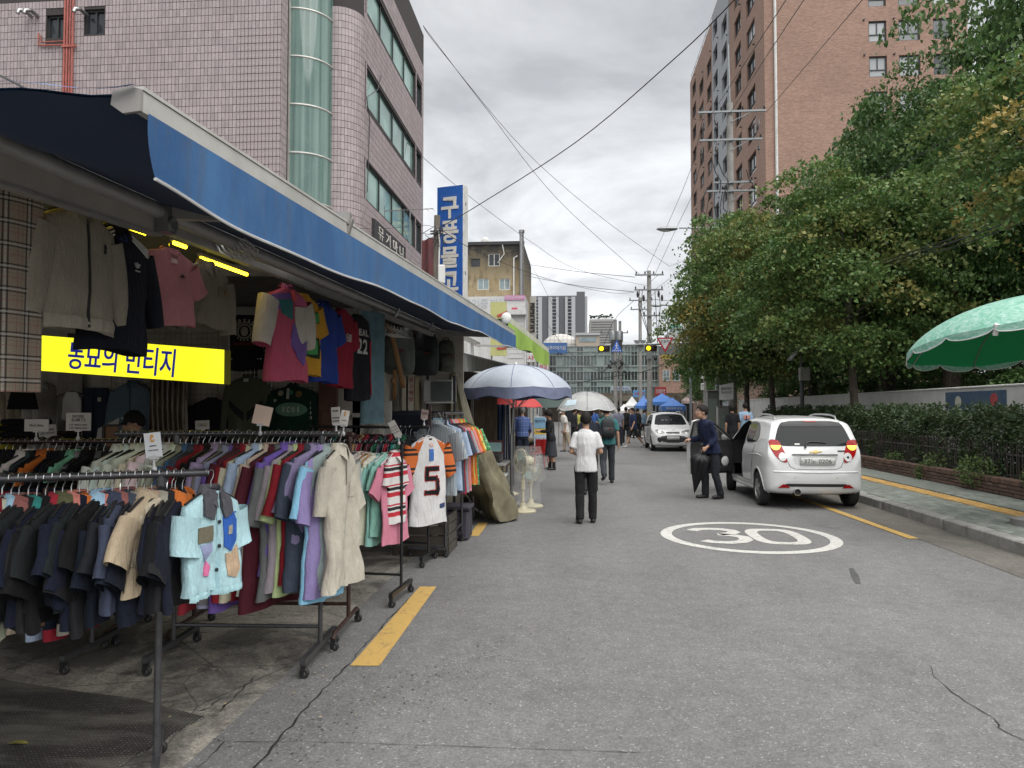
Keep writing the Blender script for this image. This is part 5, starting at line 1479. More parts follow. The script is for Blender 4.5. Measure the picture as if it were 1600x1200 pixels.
tr=[('navy','beige','navy trousers with beige turn-ups'),('black','olive','black trousers with olive turn-ups'),('navy','pale_blue','navy trousers with pale blue turn-ups'),('brown','brown','brown trousers with dark turn-ups'),('navy','crimson','navy trousers with crimson turn-ups'),('black','stone','black trousers with stone grey turn-ups')]
for i,(c,cu,nm)in enumerate(tr):
 trousers(r0.lerp(r1,.66+.055*i),math.atan2(db.y,db.x)+PI/2+random.uniform(-.3,.1),random.choice((.92,.98,1.02,.86)),C_[c],C_[cu],nm+' under the nearest rack',wid=.085)
 # = DISPLAY GARMENTS, CARDS AND GOODS OF THE STALL
def proj(P):
 d=Vector(P)-Vector((0,0,CAM_H));cy,sy,cp,sp=math.cos(YAW),math.sin(YAW),math.cos(PITCH),math.sin(PITCH)
 right=Vector((cy,sy,0));fwd=Vector((-sy*cp,cy*cp,sp));up=right.cross(fwd)
 z=d.dot(fwd);return 800+F*d.dot(right)/z,600-F*d.dot(up)/z,z
def rail_at(px,a=None,b=None):
 a,b=a or H0,b or H1;lo,hi=-.2,1.2
 for _ in range(40):
  m=(lo+hi)/2
  if proj(a.lerp(b,m))[0]<px:lo=m
  else:hi=m
 return a.lerp(b,lo)
gH='garments hung along the stall front'
m_tart=plaid_mat('tan_black_white_check',(.235,.19,.14),[(.40,.05,(.50,.48,.43),.85),(.30,.06,(.012,.012,.015),.85),(.50,.06,(.012,.012,.015),.85),(.40,.02,(.02,.02,.025),.7),(.92,.02,(.22,.03,.035),.8),(.12,.02,(.1,.06,.05),.5)],.092)
p=rail_at(18);
def drape(name,mat,loc,rz,wid,L,th,label,cat,col=(1,1,1),split=True,taper=0.0,group=gH):
 """a pair of trousers or a skirt hanging flat"""
 mb=MB();ph=random.uniform(0,6)
 def ring(cx_,a,z,n=24):return[Vector((cx_+a*math.copysign(abs(math.cos(2*PI*k_/n))**.7,math.cos(2*PI*k_/n)),th*math.sin(2*PI*k_/n)+.012*math.sin(9*(cx_+a*math.cos(2*PI*k_/n))/wid*2+ph)*min(1,-z),z))for k_ in range(n)]
 if split:
  for sd_ in(-1,1):mb._rings([ring(sd_*wid*.25,wid*(.26-taper*t),lerp(-.05,-L,t))for t in np.linspace(0,1,14)],False,False)
 else:mb._rings([ring(0,wid*.5*(1+taper*t),lerp(-.05,-L,t))for t in np.linspace(0,1,14)],False,False)
 o=link(name,mb.mesh(name,mat,angle=180));o.location=loc;o.rotation_euler=(0,0,rz);o.color=(*col,1);tag(o,label,cat,group)
 w_=MB();w_._rings([ring(0,wid*.5+.003,z)for z in(-.04,-.085)],False,False)
 q=link('waistband',w_.mesh('waistband',mat,angle=180),o,world=False);q.color=(*col,1)
 link('hanger',HG['k'],o,world=False)
 return o
drape('plaid_trousers',m_tart,p+Vector((-.04,-.05,.02)),R(70),.40,.93,.035,'tan, black and white checked trousers at the far left of the awning rail','trousers',taper=.0)
p=rail_at(122)
s_=Shirt(L=.66,hw=.265,th=.07,sl=.40,sa=20,fold=.010,seed=81,sw=.10,slope=.10,cuff=1)
jb=special(s_,'zip_jacket',m_cloth,p+Vector((.02,-.03,.02)),R(84),'beige zip jacket with puffed sleeve hanging in front of the yellow sign','jacket',col=(.25,.22,.17),hang='k',scale=(.84,.9,.86))
onfront(s_,[(-.006,-.17),(.006,-.17),(.006,-.74),(-.006,-.74)],'zip',(.03,.028,.026),jb,.006)
onfront(s_,[(.112,-.285),(.122,-.28),(.125,-.30),(.119,-.312),(.124,-.33),(.108,-.33),(.114,-.305)],'chest_emblem',(.012,.012,.02),jb,.006)
wb=MB();rings=[]
for z_,o_ in((-.69,.004),(-.72,.010),(-.755,.004)):rings.append([Vector((x,s_.front(x,-.70,o_),z_))for x in np.linspace(-.25,.25,40)])
wb._rings(rings,False,False,closed=False);q=link('waistband',wb.mesh('waistband',m_cloth,angle=180),jb,world=False);q.color=(.29,.255,.20,1)
p=rail_at(186)
s_=Shirt(L=.74,hw=.265,th=.06,sl=.38,sa=18,fold=.012,seed=83,sw=.095,slope=.09)
jt=special(s_,'track_jacket',m_cloth,p+Vector((.0,-.02,0)),R(84),'black track jacket with three white shoulder stripes hanging behind the beige jacket','jacket',col=(.006,.007,.013),hang='k',scale=(.84,.9,.84))
for i in range(3):
 x0=.085+i*.0
 for sd_ in(-1,1):
  a0_,a1_=(sd_*.075,-.118-i*.022),(sd_*.235,-.20-i*.026)
  onfront(s_,[(a0_[0],a0_[1]),(a1_[0],a1_[1]),(a1_[0],a1_[1]-.011),(a0_[0],a0_[1]-.011)],'stripe',(.58,.57,.53),jt,.008)
for q in(-35,0,35):
 cx_,cz_=.10,-.335;dx_,dz_=math.sin(R(q)),math.cos(R(q))
 pts=[(cx_+dx_*l_*.042+dz_*w_,cz_+dz_*l_*.042-dx_*w_)for l_,w_ in((.1,0),(.5,.009),(1,0),(.5,-.009))]
 onfront(s_,pts,'emblem_leaf',(.4,.4,.38),jt,.007)
onfront(s_,[(.078,-.345),(.124,-.345),(.124,-.352),(.078,-.352)],'emblem_bar',(.4,.4,.38),jt,.007)
onfront(s_,[(-.04,-.15),(.03,-.15),(.03,-.19),(-.04,-.19)],'neck_label',(.02,.03,.10),jt,.007)
p=rail_at(268)
s_=Shirt(L=.50,hw=.235,th=.045,sl=.15,sa=30,fold=.008,seed=85,sw=.085,slope=.05)
o=special(s_,'tee_shirt',m_cloth,p+Vector((.0,-.02,-.02)),R(80),'washed pink t-shirt with a tiny dark orb emblem hanging above the yellow sign','t-shirt',col=(.42,.17,.18),ckind='tee',hang='k',scale=(.84,.9,.84))
MB().lathe([(.001,-.003),(.011,-.003),(.011,.003),(.001,.003)],10,(.07,s_.front(.07,-.27,.006),-.27),'Y').build('orb_emblem',m_hang,o,world=False)
onfront(s_,[(.045,-.276),(.098,-.270),(.098,-.275),(.045,-.281)],'emblem_ring',(.02,.02,.03),o,.007)
onfront(s_,[(-.03,-.165),(.03,-.165),(.03,-.195),(-.03,-.195)],'neck_label',(.5,.35,.33),o,.006)
p=rail_at(322)
s_=Shirt(L=.46,hw=.22,th=.07,sl=.32,sa=14,fold=.02,seed=87,sw=.09)
o=special(s_,'work_jacket',m_cloth,p+Vector((.0,0,-.03)),R(76),'faded grey-brown canvas jacket hanging by the long yellow lamp','jacket',col=(.15,.125,.095),hang='w',scale=(.84,.9,.84))
onfront(s_,[(.05,-.26),(.15,-.25),(.15,-.33),(.05,-.335)],'chest_pocket',(.13,.11,.08),o,.006)
onfront(s_,[(.11,-.285),(.14,-.28),(.14,-.31),(.11,-.315)],'pocket_label',(.2,.12,.06),o,.010)
hb=MB()
for i in range(7):
 a=rail_at(330)+Vector((.03+i*.02,.01*i,.02+.012*(i%3)));hb.tube([a,a+Vector((.03,0,-.05)),a+Vector((.10,.01,-.09)),a+Vector((.12,0,-.03)),a+Vector((.05,0,.02))],.006,6)
tag(hb.build('hanger_bunch',m_hang_w),'bunch of empty white hangers hooked over the rail above the grey jacket','hangers',kind='stuff')
p=rail_at(446)
s_=Shirt(L=.84,hw=.26,th=.08,sl=.36,sa=27,fold=.016,seed=89,sw=.125,slope=.09,cuff=1)
o=special(s_,'windbreaker',m_cloth,p+Vector((.02,-.03,.0)),R(74),'pink, white and purple colour-block windbreaker hanging beside the grid panel','windbreaker',col=(.40,.07,.12),ckind='shirt',ccol=(.36,.08,.15),hang='k',scale=(.84,.9,.84))
W_,PU,TE,PK=(.42,.38,.33),(.14,.08,.26),(.03,.14,.14),(.45,.10,.2)
mb=MB()
for sd_ in(-1,1):
 mb=MB();s3=Shirt(L=.84,hw=.264,th=.084,sl=.355,sa=27,fold=.016,seed=89,sw=.129,slope=.09);s3.sleeve(sd_,mb);q=link('sleeve',mb.mesh('sleeve',m_cloth,angle=180),o,world=False);q.color=(*W_,1)
onfront(s_,[(-.24,-.20),(-.03,-.16),(-.03,-.27),(-.24,-.34)],'panel',PU,o)
onfront(s_,[(-.20,-.24),(-.02,-.22),(-.02,-.40),(-.16,-.36)],'panel',TE,o,.008)
onfront(s_,[(.01,-.28),(.24,-.26),(.25,-.54),(.14,-.66),(.01,-.46)],'panel',W_,o)
onfront(s_,[(-.02,-.42),(.06,-.52),(.14,-.67),(.25,-.55),(.25,-.66),(.12,-.80),(-.02,-.62)],'panel',PU,o,.008)
onfront(s_,[(.02,-.12),(.12,-.14),(.22,-.22),(.22,-.26),(.01,-.26)],'panel',PK,o,.007)
onfront(s_,[(-.03,-.14),(.0,-.14),(.02,-.21),(-.02,-.24)],'swing_tag',(.6,.10,.12),o,.03)
p=rail_at(466)
s_=Shirt(L=.76,hw=.26,th=.05,sl=.22,sa=24,fold=.012,seed=91,sw=.105)
o=special(s_,'tee_shirt',m_cloth,p+Vector((.02,.04,-.01)),R(76),'mustard yellow t-shirt with a green cartoon-style print','t-shirt',col=(.46,.235,.02),ckind='tee',hang='k',scale=(.84,.9,.84))
GRN=(.06,.27,.08)
onfront(s_,[(.02,-.27),(.07,-.25),(.15,-.26),(.20,-.24),(.21,-.35),(.15,-.37),(.10,-.40),(.02,-.37)],'print',(.012,.03,.012),o,.005,)
onfront(s_,[(.03,-.275),(.07,-.26),(.15,-.27),(.19,-.25),(.20,-.345),(.15,-.36),(.10,-.39),(.03,-.36)],'print',GRN,o,.008)
onfront(s_,[(-.02,-.55),(.16,-.50),(.19,-.50),(.20,-.64),(.19,-.70),(-.02,-.68)],'print',(.012,.03,.012),o,.005)
onfront(s_,[(0,-.56),(.16,-.52),(.165,-.66),(0,-.665)],'print',GRN,o,.008)
p=rail_at(500)
s_=Shirt(L=.80,hw=.27,th=.05,sl=.24,sa=20,fold=.016,seed=93,sw=.11)
special(s_,'polo_shirt',m_cloth,p+Vector((.02,.03,-.02)),R(78),'royal blue polo shirt between the mustard t-shirt and the red jersey','shirt',col=(.012,.035,.20),hang='w',scale=(.84,.9,.84))
p=rail_at(527)
s_=Shirt(L=.84,hw=.26,th=.05,sl=.26,sa=20,fold=.012,seed=95,sw=.11)
o=special(s_,'baseball_jersey',m_cloth,p+Vector((.02,.05,-.02)),R(78),'dark red baseball jersey with white outlined figures','jersey',col=(.20,.008,.022),ckind='tee',hang='k',scale=(.84,.9,.84))
for cx_ in(.02,.09):
 for zz_ in(-.385,-.425):
  r_=[Vector((cx_+.022*math.cos(a),s_.front(cx_+.022*math.cos(a),zz_+.020*math.sin(a),.008),zz_+.020*math.sin(a)))for a in np.linspace(0,2*PI,14)]
  q=link('figure',MB().tube(r_,.005,5).mesh('figure',m_cloth),o,world=False);q.color=(.5,.45,.42,1)
p=rail_at(553)
s_=Shirt(L=.98,hw=.25,th=.05,sl=0,fold=.012,seed=97,slope=.05)
o=special(s_,'basketball_jersey',m_cloth,p+Vector((.02,.05,-.02)),R(76),'black basketball vest with white number 22 and red side stripe','jersey',col=(.006,.006,.010),ckind='tee',hang='k',scale=(.84,.9,.84))
def letters_on(s,txt,cx_,cz_,w_,h_,col,parent,off=.008,arc=0.0,name='letter'):
 n=len(txt)
 for i,ch in enumerate(txt):
  if ch==' ':continue
  me=text_mesh(ch,1,.02,bold=.02,name=name);a=np.empty(len(me.vertices)*3);me.vertices.foreach_get('co',a);a=a.reshape(-1,3)
  w0,h0=np.ptp(a[:,0]),np.ptp(a[:,1]);ww=w_/n*.78
  u=(i+.5)/n-.5;ang=-u*arc
  x,z=cx_+u*w_,cz_-arc*u*u*w_*.9
  a[:,0]=(a[:,0]-(a[:,0].max()+a[:,0].min())/2)/max(w0,.35)*ww;a[:,1]=(a[:,1]-(a[:,1].max()+a[:,1].min())/2)/h0*h_
  c_,s__=math.cos(ang),math.sin(ang);X=x+a[:,0]*c_-a[:,1]*s__;Zz=z+a[:,0]*s__+a[:,1]*c_
  co=np.stack([X,np.array([s.front(xx,zz,off)for xx,zz in zip(X,Zz)])-np.where(a[:,2]>0,.001,-.002),Zz],1)
  me.vertices.foreach_set('co',co.ravel());me.materials.clear();me.materials.append(m_cloth)
  q=link(name,me,parent,world=False);q.color=(*col,1)
letters_on(s_,'NEAL',.01,-.30,.30,.075,(.5,.48,.45),o)
letters_on(s_,'22',.02,-.46,.24,.17,(.5,.48,.45),o)
onfront(s_,[(.185,-.40),(.235,-.36),(.245,-1.02),(.205,-1.02)],'side_stripe',(.28,.015,.03),o,.008)
m_den=M('washed_denim',(.075,.135,.155),.9,var=.3,vs=5,bump=.3,bs=180,bd=.002)
p=rail_at(580)
drape('jeans',m_den,p+Vector((.02,0,.02)),R(72),.40,1.18,.04,'washed blue-green jeans hanging at the end of the display garments','jeans',taper=.0)
gW='garments on the stall back wall'
def onwall(px,py,yy=YW-.10):return AY(px,py,yy)
def wl_(s,name,px,py,col,label,cat,rz=0,ckind='shirt',hang='k',mat=None,ccol=None):
 p=onwall(px,py);return special(s,name,mat or m_cloth,p+Vector((0,0,.10)),rz,label,cat,col=col,ckind=ckind,hang=hang,group=gW,ccol=ccol)
s_=Shirt(L=.84,hw=.235,th=.07,sl=0,fold=.006,seed=101,slope=.07)
o=wl_(s_,'padded_vest',387,474,(.008,.008,.010),'black sleeveless vest with white arched lettering and a round emblem on the grid','vest',ckind='tee')
letters_on(s_,'VERSACE',0,-.33,.40,.062,(.45,.42,.33),o,arc=1.15)
mb=MB();ring=[Vector((.085*math.cos(a),s_.front(.085*math.cos(a),-.46+.085*math.sin(a),.008),-.46+.085*math.sin(a)))for a in np.linspace(0,2*PI,24)]
mb.tube(ring,.010,6)
for a in np.linspace(0,2*PI,17)[:-1]:
 x,z=.112*math.cos(a),-.46+.112*math.sin(a);mb.ball((x,s_.front(x,z,.008),z),(.014,.008,.014),6,4)
mb.ball((0,s_.front(0,-.46,.006),-.46),(.050,.012,.062),10,6)
q=link('round_emblem',mb.mesh('round_emblem',m_cloth),o,world=False);q.color=(.33,.31,.24,1)
onfront(s_,[(-.14,-.60),(.14,-.60),(.14,-.63),(-.14,-.63)],'back_band',(.12,.01,.015),o,.008)
for x in(-.2,-.17,.17,.2):
 MB().ball((x,s_.front(x,-.80,.008),-.80),(.008,.006,.008),6,4).build('stud',m_hang_m,o,world=False)
s_=Shirt(L=.80,hw=.25,th=.08,sl=.5,sa=14,fold=.012,seed=103,sw=.085)
o=wl_(s_,'nylon_jacket',388,588,(.085,.09,.06),'olive nylon jacket with dark slanting bands, hanging under the black vest','jacket')
for sd_ in(-1,1):onfront(s_,[(sd_*.02,-.55),(sd_*.23,-.38),(sd_*.23,-.46),(sd_*.02,-.66)],'dark_band',(.02,.022,.02),o,.007)
onfront(s_,[(-.03,-.13),(.03,-.13),(.03,-.17),(-.03,-.17)],'neck_label',(.5,.5,.45),o,.008)
s_=Shirt(L=.80,hw=.30,th=.08,sl=.45,sa=16,fold=.012,seed=105,sw=.10)
o=wl_(s_,'varsity_jacket',458,602,(.008,.032,.02),'dark green varsity jacket with a pale green oval patch','jacket')
el_=[(.01+.20*math.cos(a),-.40+.085*math.sin(a))for a in np.linspace(0,2*PI,25)[:-1]]
onfront(s_,el_,'oval_patch',(.12,.24,.17),o,.008,);
letters_on(s_,'Xcel',.01,-.40,.24,.07,(.45,.5,.4),o,off=.012)
for x,z,r_,c in((-.13,-.20,.035,(.3,.28,.2)),(.10,-.21,.04,(.2,.12,.05)),(0,-.19,.028,(.05,.2,.12)),(-.2,-.29,.02,(.4,.4,.35))):
 onfront(s_,[(x+r_*math.cos(a),z+r_*math.sin(a))for a in np.linspace(0,2*PI,13)[:-1]],'badge',c,o,.008,)
onfront(s_,[(-.05,-.14),(-.02,-.14),(-.02,-.27),(-.05,-.27)],'drawcord',(.45,.43,.38),o,.012)
for i in range(4):onfront(s_,[(.245,-.30-i*.06),(.275,-.30-i*.06),(.27,-.34-i*.06),(.24,-.335-i*.06)],'sleeve_badge',(.35,.36,.32),o,.012)
s_=Shirt(L=.62,hw=.25,th=.06,sl=.4,sa=15,fold=.010,seed=107)
wl_(s_,'sweatshirt',331,622,(.007,.007,.008),'black sweatshirt on a hanger behind the CARGO price card','sweatshirt',ckind='tee')
s_=Shirt(L=.75,hw=.24,th=.05,sl=.45,sa=14,fold=.012,seed=109)
o=wl_(s_,'chambray_shirt',207,598,(.10,.14,.17),'faded chambray shirt on the wall right of the dark denim skirt','shirt')
onfront(s_,[(-.008,-.14),(.008,-.14),(.008,-.80),(-.008,-.80)],'placket',(.05,.07,.09),o,.006)
p=onwall(148,601)
o=drape('denim_skirt',M('dark_indigo_denim',(.012,.018,.035),.9,var=.3,vs=7),p,0,.36,.78,.04,'dark indigo denim shorts with a small pale label, clipped to the wall','shorts',split=True,group=gW)
MB().box((.10,-.05,-.19),(.045,.01,.05)).build('cloth_label',M('pale_label',(.4,.36,.3)),o,world=False)
p=onwall(36,605,8.4)
o=drape('black_skirt',m_cloth,p,0,.30,.27,.05,'short flared black skirt hanging under the checked trousers','skirt',col=(.008,.008,.009),split=False,taper=.35,group=gW)
for i,(px,c,nm)in enumerate(((6,(.36,.29,.20),'sand'),(24,(.42,.35,.26),'cream'),(44,(.40,.34,.25),'pale beige'),(58,(.33,.28,.21),'oatmeal'),(72,(.46,.42,.37),'off-white'))):
 s_=Shirt(L=1.0,hw=.22,th=.04,sl=.45,sa=8,fold=.02,seed=120+i)
 wl_(s_,'trench_coat',px,600,c,f'{nm} coat on the back wall behind the black skirt','coat',rz=R(70),mat=m_cloth)
p=onwall(5,655,8.3)
drape('yellow_garment',m_cloth,p,R(60),.22,.4,.04,'bright yellow garment just inside the left edge of the picture','garment',col=(.5,.42,.03),split=False,taper=.2,group=gW)
o=MB().grid(lambda s,t:onwall(lerp(90,128,s),lerp(578,690,t),YW-.16)+Vector((0,.02*math.sin(s*9),0)),12,8).build('grey_tarpaulin',M('grey_board',(.23,.21,.18),.8,var=.2,dirt=.3))
tag(o,'pale grey sheet with a white garment bag leaning beside the denim shorts','sheet')
b_=onwall(110,625,YW-.19)
o2=Shirt(L=.34,hw=.12,th=.03,sl=0,seed=5,fold=.006)
q=special(o2,'garment_bag',m_cloth,b_+Vector((.02,0,.2)),.1,'small white printed garment hanging on the grey sheet','garment',col=(.5,.48,.44),ckind=None,group=gW)
mb=MB().grid(lambda s,t:onwall(lerp(234,292,s),lerp(582,692,t),YW-.2)+Vector((0,.03*math.sin(s*46)+.012*math.sin(s*90+6*t),0)),60,6)
tag(mb.build('strip_curtain',M('brown_plastic_strips',(.13,.085,.05),.25,var=.4,vs=3),angle=180),'brown plastic strip curtain hanging in the stall behind the vendor','curtain')
p=onwall(513,640,YW-.15)
tag(MB().bbox((p.x,p.y,1.05),(.24,.05,2.1),.008).bbox((p.x,p.y-.03,1.35),(.16,.02,.5),.005).build('timber_board',M('red_brown_board',(.10,.045,.03),.7,var=.3)),'red-brown timber board standing behind the blue polo shirt','board')
p=onwall(15,668,8.2)
for i,(px,py,w_,h_,c,lab)in enumerate(((40,674,.5,.30,(.008,.008,.012),'black folded jumpers piled on the shelf behind the far left rack'),(103,684,.22,.16,(.03,.02,.015),'dark brown bundle beside the denim shorts'))):
 c0=AY(px,py,8.2);o=MB()
 for j in range(4):o.bbox((c0.x+.01*(j%2),c0.y,c0.z-h_/2+(j+.5)*h_/4),(w_-.02*j,.3,h_/4-.004),.03)
 q=o.build('folded_jumpers',m_cloth);q.color=(*c,1);tag(q,lab,'folded clothes')
c0=AY(184,682,7.6)
fr=thing('framed_mirror','small framed board with an orange-brown face standing left of the vendor','board',c0)
MB().beam(c0+Vector((-.16,0,-.12)),c0+Vector((-.16,0,.12)),.025,.03).beam(c0+Vector((.14,0,-.12)),c0+Vector((.14,0,.12)),.025,.03).beam(c0+Vector((-.16,0,.12)),c0+Vector((.14,0,.12)),.03,.025).beam(c0+Vector((-.16,0,-.12)),c0+Vector((.14,0,-.12)),.03,.025).build('frame',M('black_frame',(.02,.02,.02),.4),fr)
MB().box(c0+Vector((-.08,.01,0)),(.16,.01,.23)).build('board_face',M('orange_brown_face',(.25,.12,.05),.5),fr)
MB().box((c0.x,c0.y+.1,(c0.z-.12)/2),(.8,.5,c0.z-.12)).build('counter',M('dark_counter',(.03,.025,.02),.7),fr)
c0=AY(166,670,7.9)
tag(MB().prism([c0+Vector(q)for q in((-.12,0,-.15),(.12,0,-.15),(.14,0,.12),(-.1,0,0))],(0,.02,0)).build('white_card_panel',M('white_card',(.42,.40,.37),.7)),'blank pale card panel leaning left of the vendor','panel')
m_pack=[M('grey_green_canvas',(.085,.095,.085),.85,var=.15,bump=.3),M('black_nylon',(.012,.014,.016),.7,bump=.2)]
m_strap=M('tan_leather_strap',(.26,.135,.05),.6,var=.2)
def backpack(name,c,w_,h_,d_,mat,label,rz=0,buckle=True):
 t=thing(name,label,'backpack',c,rz,'backpacks hanging in the stall')
 mb=MB();rings=[]
 for z,sx__,sy__ in((-.5,.72,.7),(-.46,.92,.95),(-.3,1,1.05),(0,1.0,1),(.25,.94,.9),(.42,.78,.7),(.5,.45,.4)):
  rings.append([Vector((w_/2*sx__*math.copysign(abs(math.cos(a))**.55,math.cos(a)),d_/2*sy__*math.copysign(abs(math.sin(a))**.7,math.sin(a)),z*h_))for a in(2*PI*k_/20 for k_ in range(20))])
 mb._rings(rings);mb.build('bag_body',mat,t,angle=180,world=False)
 mb=MB();rings=[]
 for z,sx__,sy__ in((-.42,.7,.2),(-.38,.8,.55),(-.15,.84,.62),(.02,.75,.5),(.05,.6,.2)):
  rings.append([Vector((w_/2*sx__*math.copysign(abs(math.cos(a))**.55,math.cos(a)),-d_*.42+d_/2*sy__*math.copysign(abs(math.sin(a))**.7,math.sin(a)),z*h_))for a in(2*PI*k_/18 for k_ in range(18))])
 mb._rings(rings);mb.build('front_pocket',mat,t,angle=180,world=False)
 MB().tube([(-.04,0,h_*.48),(-.03,0,h_*.58),(.03,0,h_*.58),(.04,0,h_*.48)],.008,6).build('grab_loop',m_pack[1],t,world=False)
 MB().box((w_*.16,-d_*.74,-h_*.02),(.07,.01,.03)).build('brand_tab',M('dark_red_tab',(.1,.02,.02)),t,world=False)
 for sd_ in(-1,1):MB().tube([(sd_*w_*.3,d_*.4,h_*.4),(sd_*w_*.38,d_*.8,.05),(sd_*w_*.33,d_*.5,-h_*.4)],.02,6,flat=.35).build('shoulder_strap',m_pack[1],t,world=False)
 return t
backpack('backpack',AY(624,548,9.3),.40,.60,.24,m_pack[0],'grey-green canvas backpack hanging at the far end of the stall')
backpack('backpack',AY(664,552,10.1),.38,.62,.24,m_pack[1],'plain black backpack hanging right of the grey-green backpack')
backpack('backpack',AY(697,556,10.7),.26,.46,.2,M('camouflage_canvas',(.07,.07,.055),.85,var=.5,vs=9),'small camouflage bag hanging above the tied olive curtain',rz=.4)
a=AY(597,508,8.9)
mb=MB().tube([a+Vector((-.1,0,-.05)),a+Vector((.02,0,.03)),a+Vector((.11,0,-.06)),a+Vector((.17,0,-.3)),a+Vector((.24,0,-.62)),a+Vector((.27,0,-.78))],.032,8,flat=.2)
tag(mb.build('leather_strap',m_strap,angle=180),'long tan leather strap hanging across the grey-green backpack','strap')
a=AY(617,578,8.95)
tag(MB().tube([a,a+Vector((.0,0,-.25)),a+Vector((-.015,0,-.36))],.026,8,flat=.2).ball(a+Vector((-.02,-.01,-.14)),(.03,.02,.04),8,5).build('leather_strap',m_strap,angle=180),'short tan strap with a buckle hanging below the grey-green backpack','strap')
wh=MB()
for i in range(5):
 a=AY(606+i*5,510+i*1.5,8.85);wh.tube([a+Vector((0,0,.03)),a,a+Vector((-.12,0,-.08)),a+Vector((.14,0,-.10)),a],.004,5)
tag(wh.build('wire_hangers',m_hang_w),'white wire hangers hooked over the rail above the backpacks','hangers',kind='stuff')
shelf_y=10.3
sh=thing('shelf_rack','black metal shelf at the far end of the stall carrying books and a microwave','shelf',AY(665,645,shelf_y))
for py in(644,702):
 a,b=AY(600,py,shelf_y),AY(712,py,shelf_y);MB().box(((a.x+b.x)/2,shelf_y+.2,a.z),(b.x-a.x,.45,.03)).build('shelf_board',M('black_shelf',(.02,.02,.022),.5),sh)
for px in(603,668,710):a=AY(px,640,shelf_y);MB().box((a.x,shelf_y,1.05),(.035,.035,2.1)).build('upright',M('black_shelf',(.02,.02,.022)),sh)
for i,(px,c,h,tx_)in enumerate(((630,(.42,.38,.30),.50,''),(641,(.46,.42,.36),.52,'중고책방'),(650,(.33,.27,.18),.48,''))):
 a=AY(px,643,shelf_y-.02)
 t=MB().bbox((a.x,a.y+.12,a.z+h/2+.012),(.085 if i==1 else.06,.2,h),.006).build('book',M(f'book_cover_{i}',c,.7,dirt=.3))
 tag(t,['slim cream book, leftmost of the three on the black shelf','thick pale book with red spine lettering on the black shelf','tan book leaning beside the thick pale book'][i],'book','books on the black shelf')
 if i==1:
  for j,ch in enumerate(tx_):text(ch,(a.x+.01,a.y+.018,a.z+h-.08-j*.09),(1,0,0),Z,.07,M('red_print',(.4,.06,.05)),t)
a=AY(684,611,shelf_y-.05)
mw=thing('microwave_oven','old grey microwave oven with a dark door on the black shelf','microwave',a)
MB().bbox(a+Vector((0,.18,0)),(.42,.34,.32),.012).build('case',M('pale_grey_case',(.35,.35,.33),.5,dirt=.4),mw)
MB().bbox(a+Vector((.055,.0,.0)),(.29,.02,.27),.006).build('door',M('dark_door_glass',(.03,.035,.035),.2),mw)
MB().box(a+Vector((.03,0.0,-.165)),(.4,.03,.012)).build('trim',m_hem,mw)
a=AY(585,668,9.0)
for px,py,w_,h_,c,lab in((598,690,.75,.12,(.02,.02,.02),'black shoes and bundles on the low bench under the jeans'),(640,668,.55,.42,(.012,.014,.022),'dark navy crate cloth below the books')):
 c0=AY(px,py,9.2);q=MB().bbox(c0,(w_,.4,h_),.05).build('dark_bundle',m_cloth);q.color=(*c,1);tag(q,lab,'bundle')
c0=AY(607,655,8.9)
tag(MB().beam((c0.x,c0.y,0),(c0.x,c0.y,c0.z+.22),.07,.07).beam((c0.x-.45,c0.y,c0.z+.05),(c0.x,c0.y,c0.z+.05),.04,.05).build('white_post',M('white_timber',(.42,.40,.36),.7,dirt=.4)),'white timber post with a cross-piece standing beneath the jeans','post')
m_card=M('white_card',(.62,.6,.56),.6,var=.05);m_ink=M('black_ink',(.015,.015,.02),.7);m_clip=M('clear_plastic_clip',(.42,.42,.42),.2)
m_lam=M('laminated_card',(.60,.62,.64),.15,var=.04)
m_logo=M('orange_logo_print',(.55,.25,.02),.6)
gC='price cards clipped to the racks'
def card(px0,py0,px1,py1,depth,label,lines,tilt=0.0,yaw=0.0,mat=None,logo=False,stand=True,cat='price card'):
 a,b=AD(px0,py0,depth),AD(px1,py1,depth);c=(a+b)/2;w_,h_=abs((b-a).x)*1.0,abs(a.z-b.z)
 X=Vector((math.cos(YAW+yaw),math.sin(YAW+yaw),0));X=X*math.cos(tilt)+Z*math.sin(tilt);Nn=Vector((math.sin(YAW+yaw),-math.cos(YAW+yaw),0));U=Nn.cross(X)*1.0
 if U.z<0:U=-U
 t=thing('price_card',label,cat,c,0,gC)
 cor=[c+X*sx__*w_/2+U*sz*h_/2 for sx__,sz in((-1,-1),(1,-1),(1,1),(-1,1))]
 MB().prism(cor,-Nn*.004).build('card',mat or m_card,t)
 for(tx_,fx,fz,fw,fh)in lines:
  text(tx_,c+X*fx*w_+U*fz*h_+Nn*.001,X,U,1,m_ink,t,ext=.0006,fit=(fw*w_,fh*h_),name='print')
 if logo:
  pts=[c+X*w_*(.0+.085*math.cos(a_)*(1-.3*math.sin(a_)))+U*h_*(.28+.13*math.sin(a_))+Nn*.002 for a_ in np.linspace(.3,2*PI-.5,14)]
  MB().tube(pts,h_*.03,6).build('logo_mark',m_logo,t)
 if stand:
  foot_=c-U*h_*.5;MB().tube([foot_+U*.01,foot_-Z*.05],.006,6).box(foot_-Z*.0,(.04,.016,.014)).ball(foot_-Z*.055,(.014,.014,.018),8,5).build('clip',m_clip,t)
 return t
card(103,645,142,673,5.25,'white WORK SHIRTS price card with two prices, above the far left rack',[('WORK',0,.30,.5,.17),('SHIRTS',0,.10,.55,.17),('1장 ₩25,000',.0,-.17,.72,.12),('2장 ₩40,000',.0,-.35,.72,.12)])
card(38,655,76,674,5.2,'white Work Shirts card without prices at the far left',[('Work Shirts',0,0,.58,.22)])
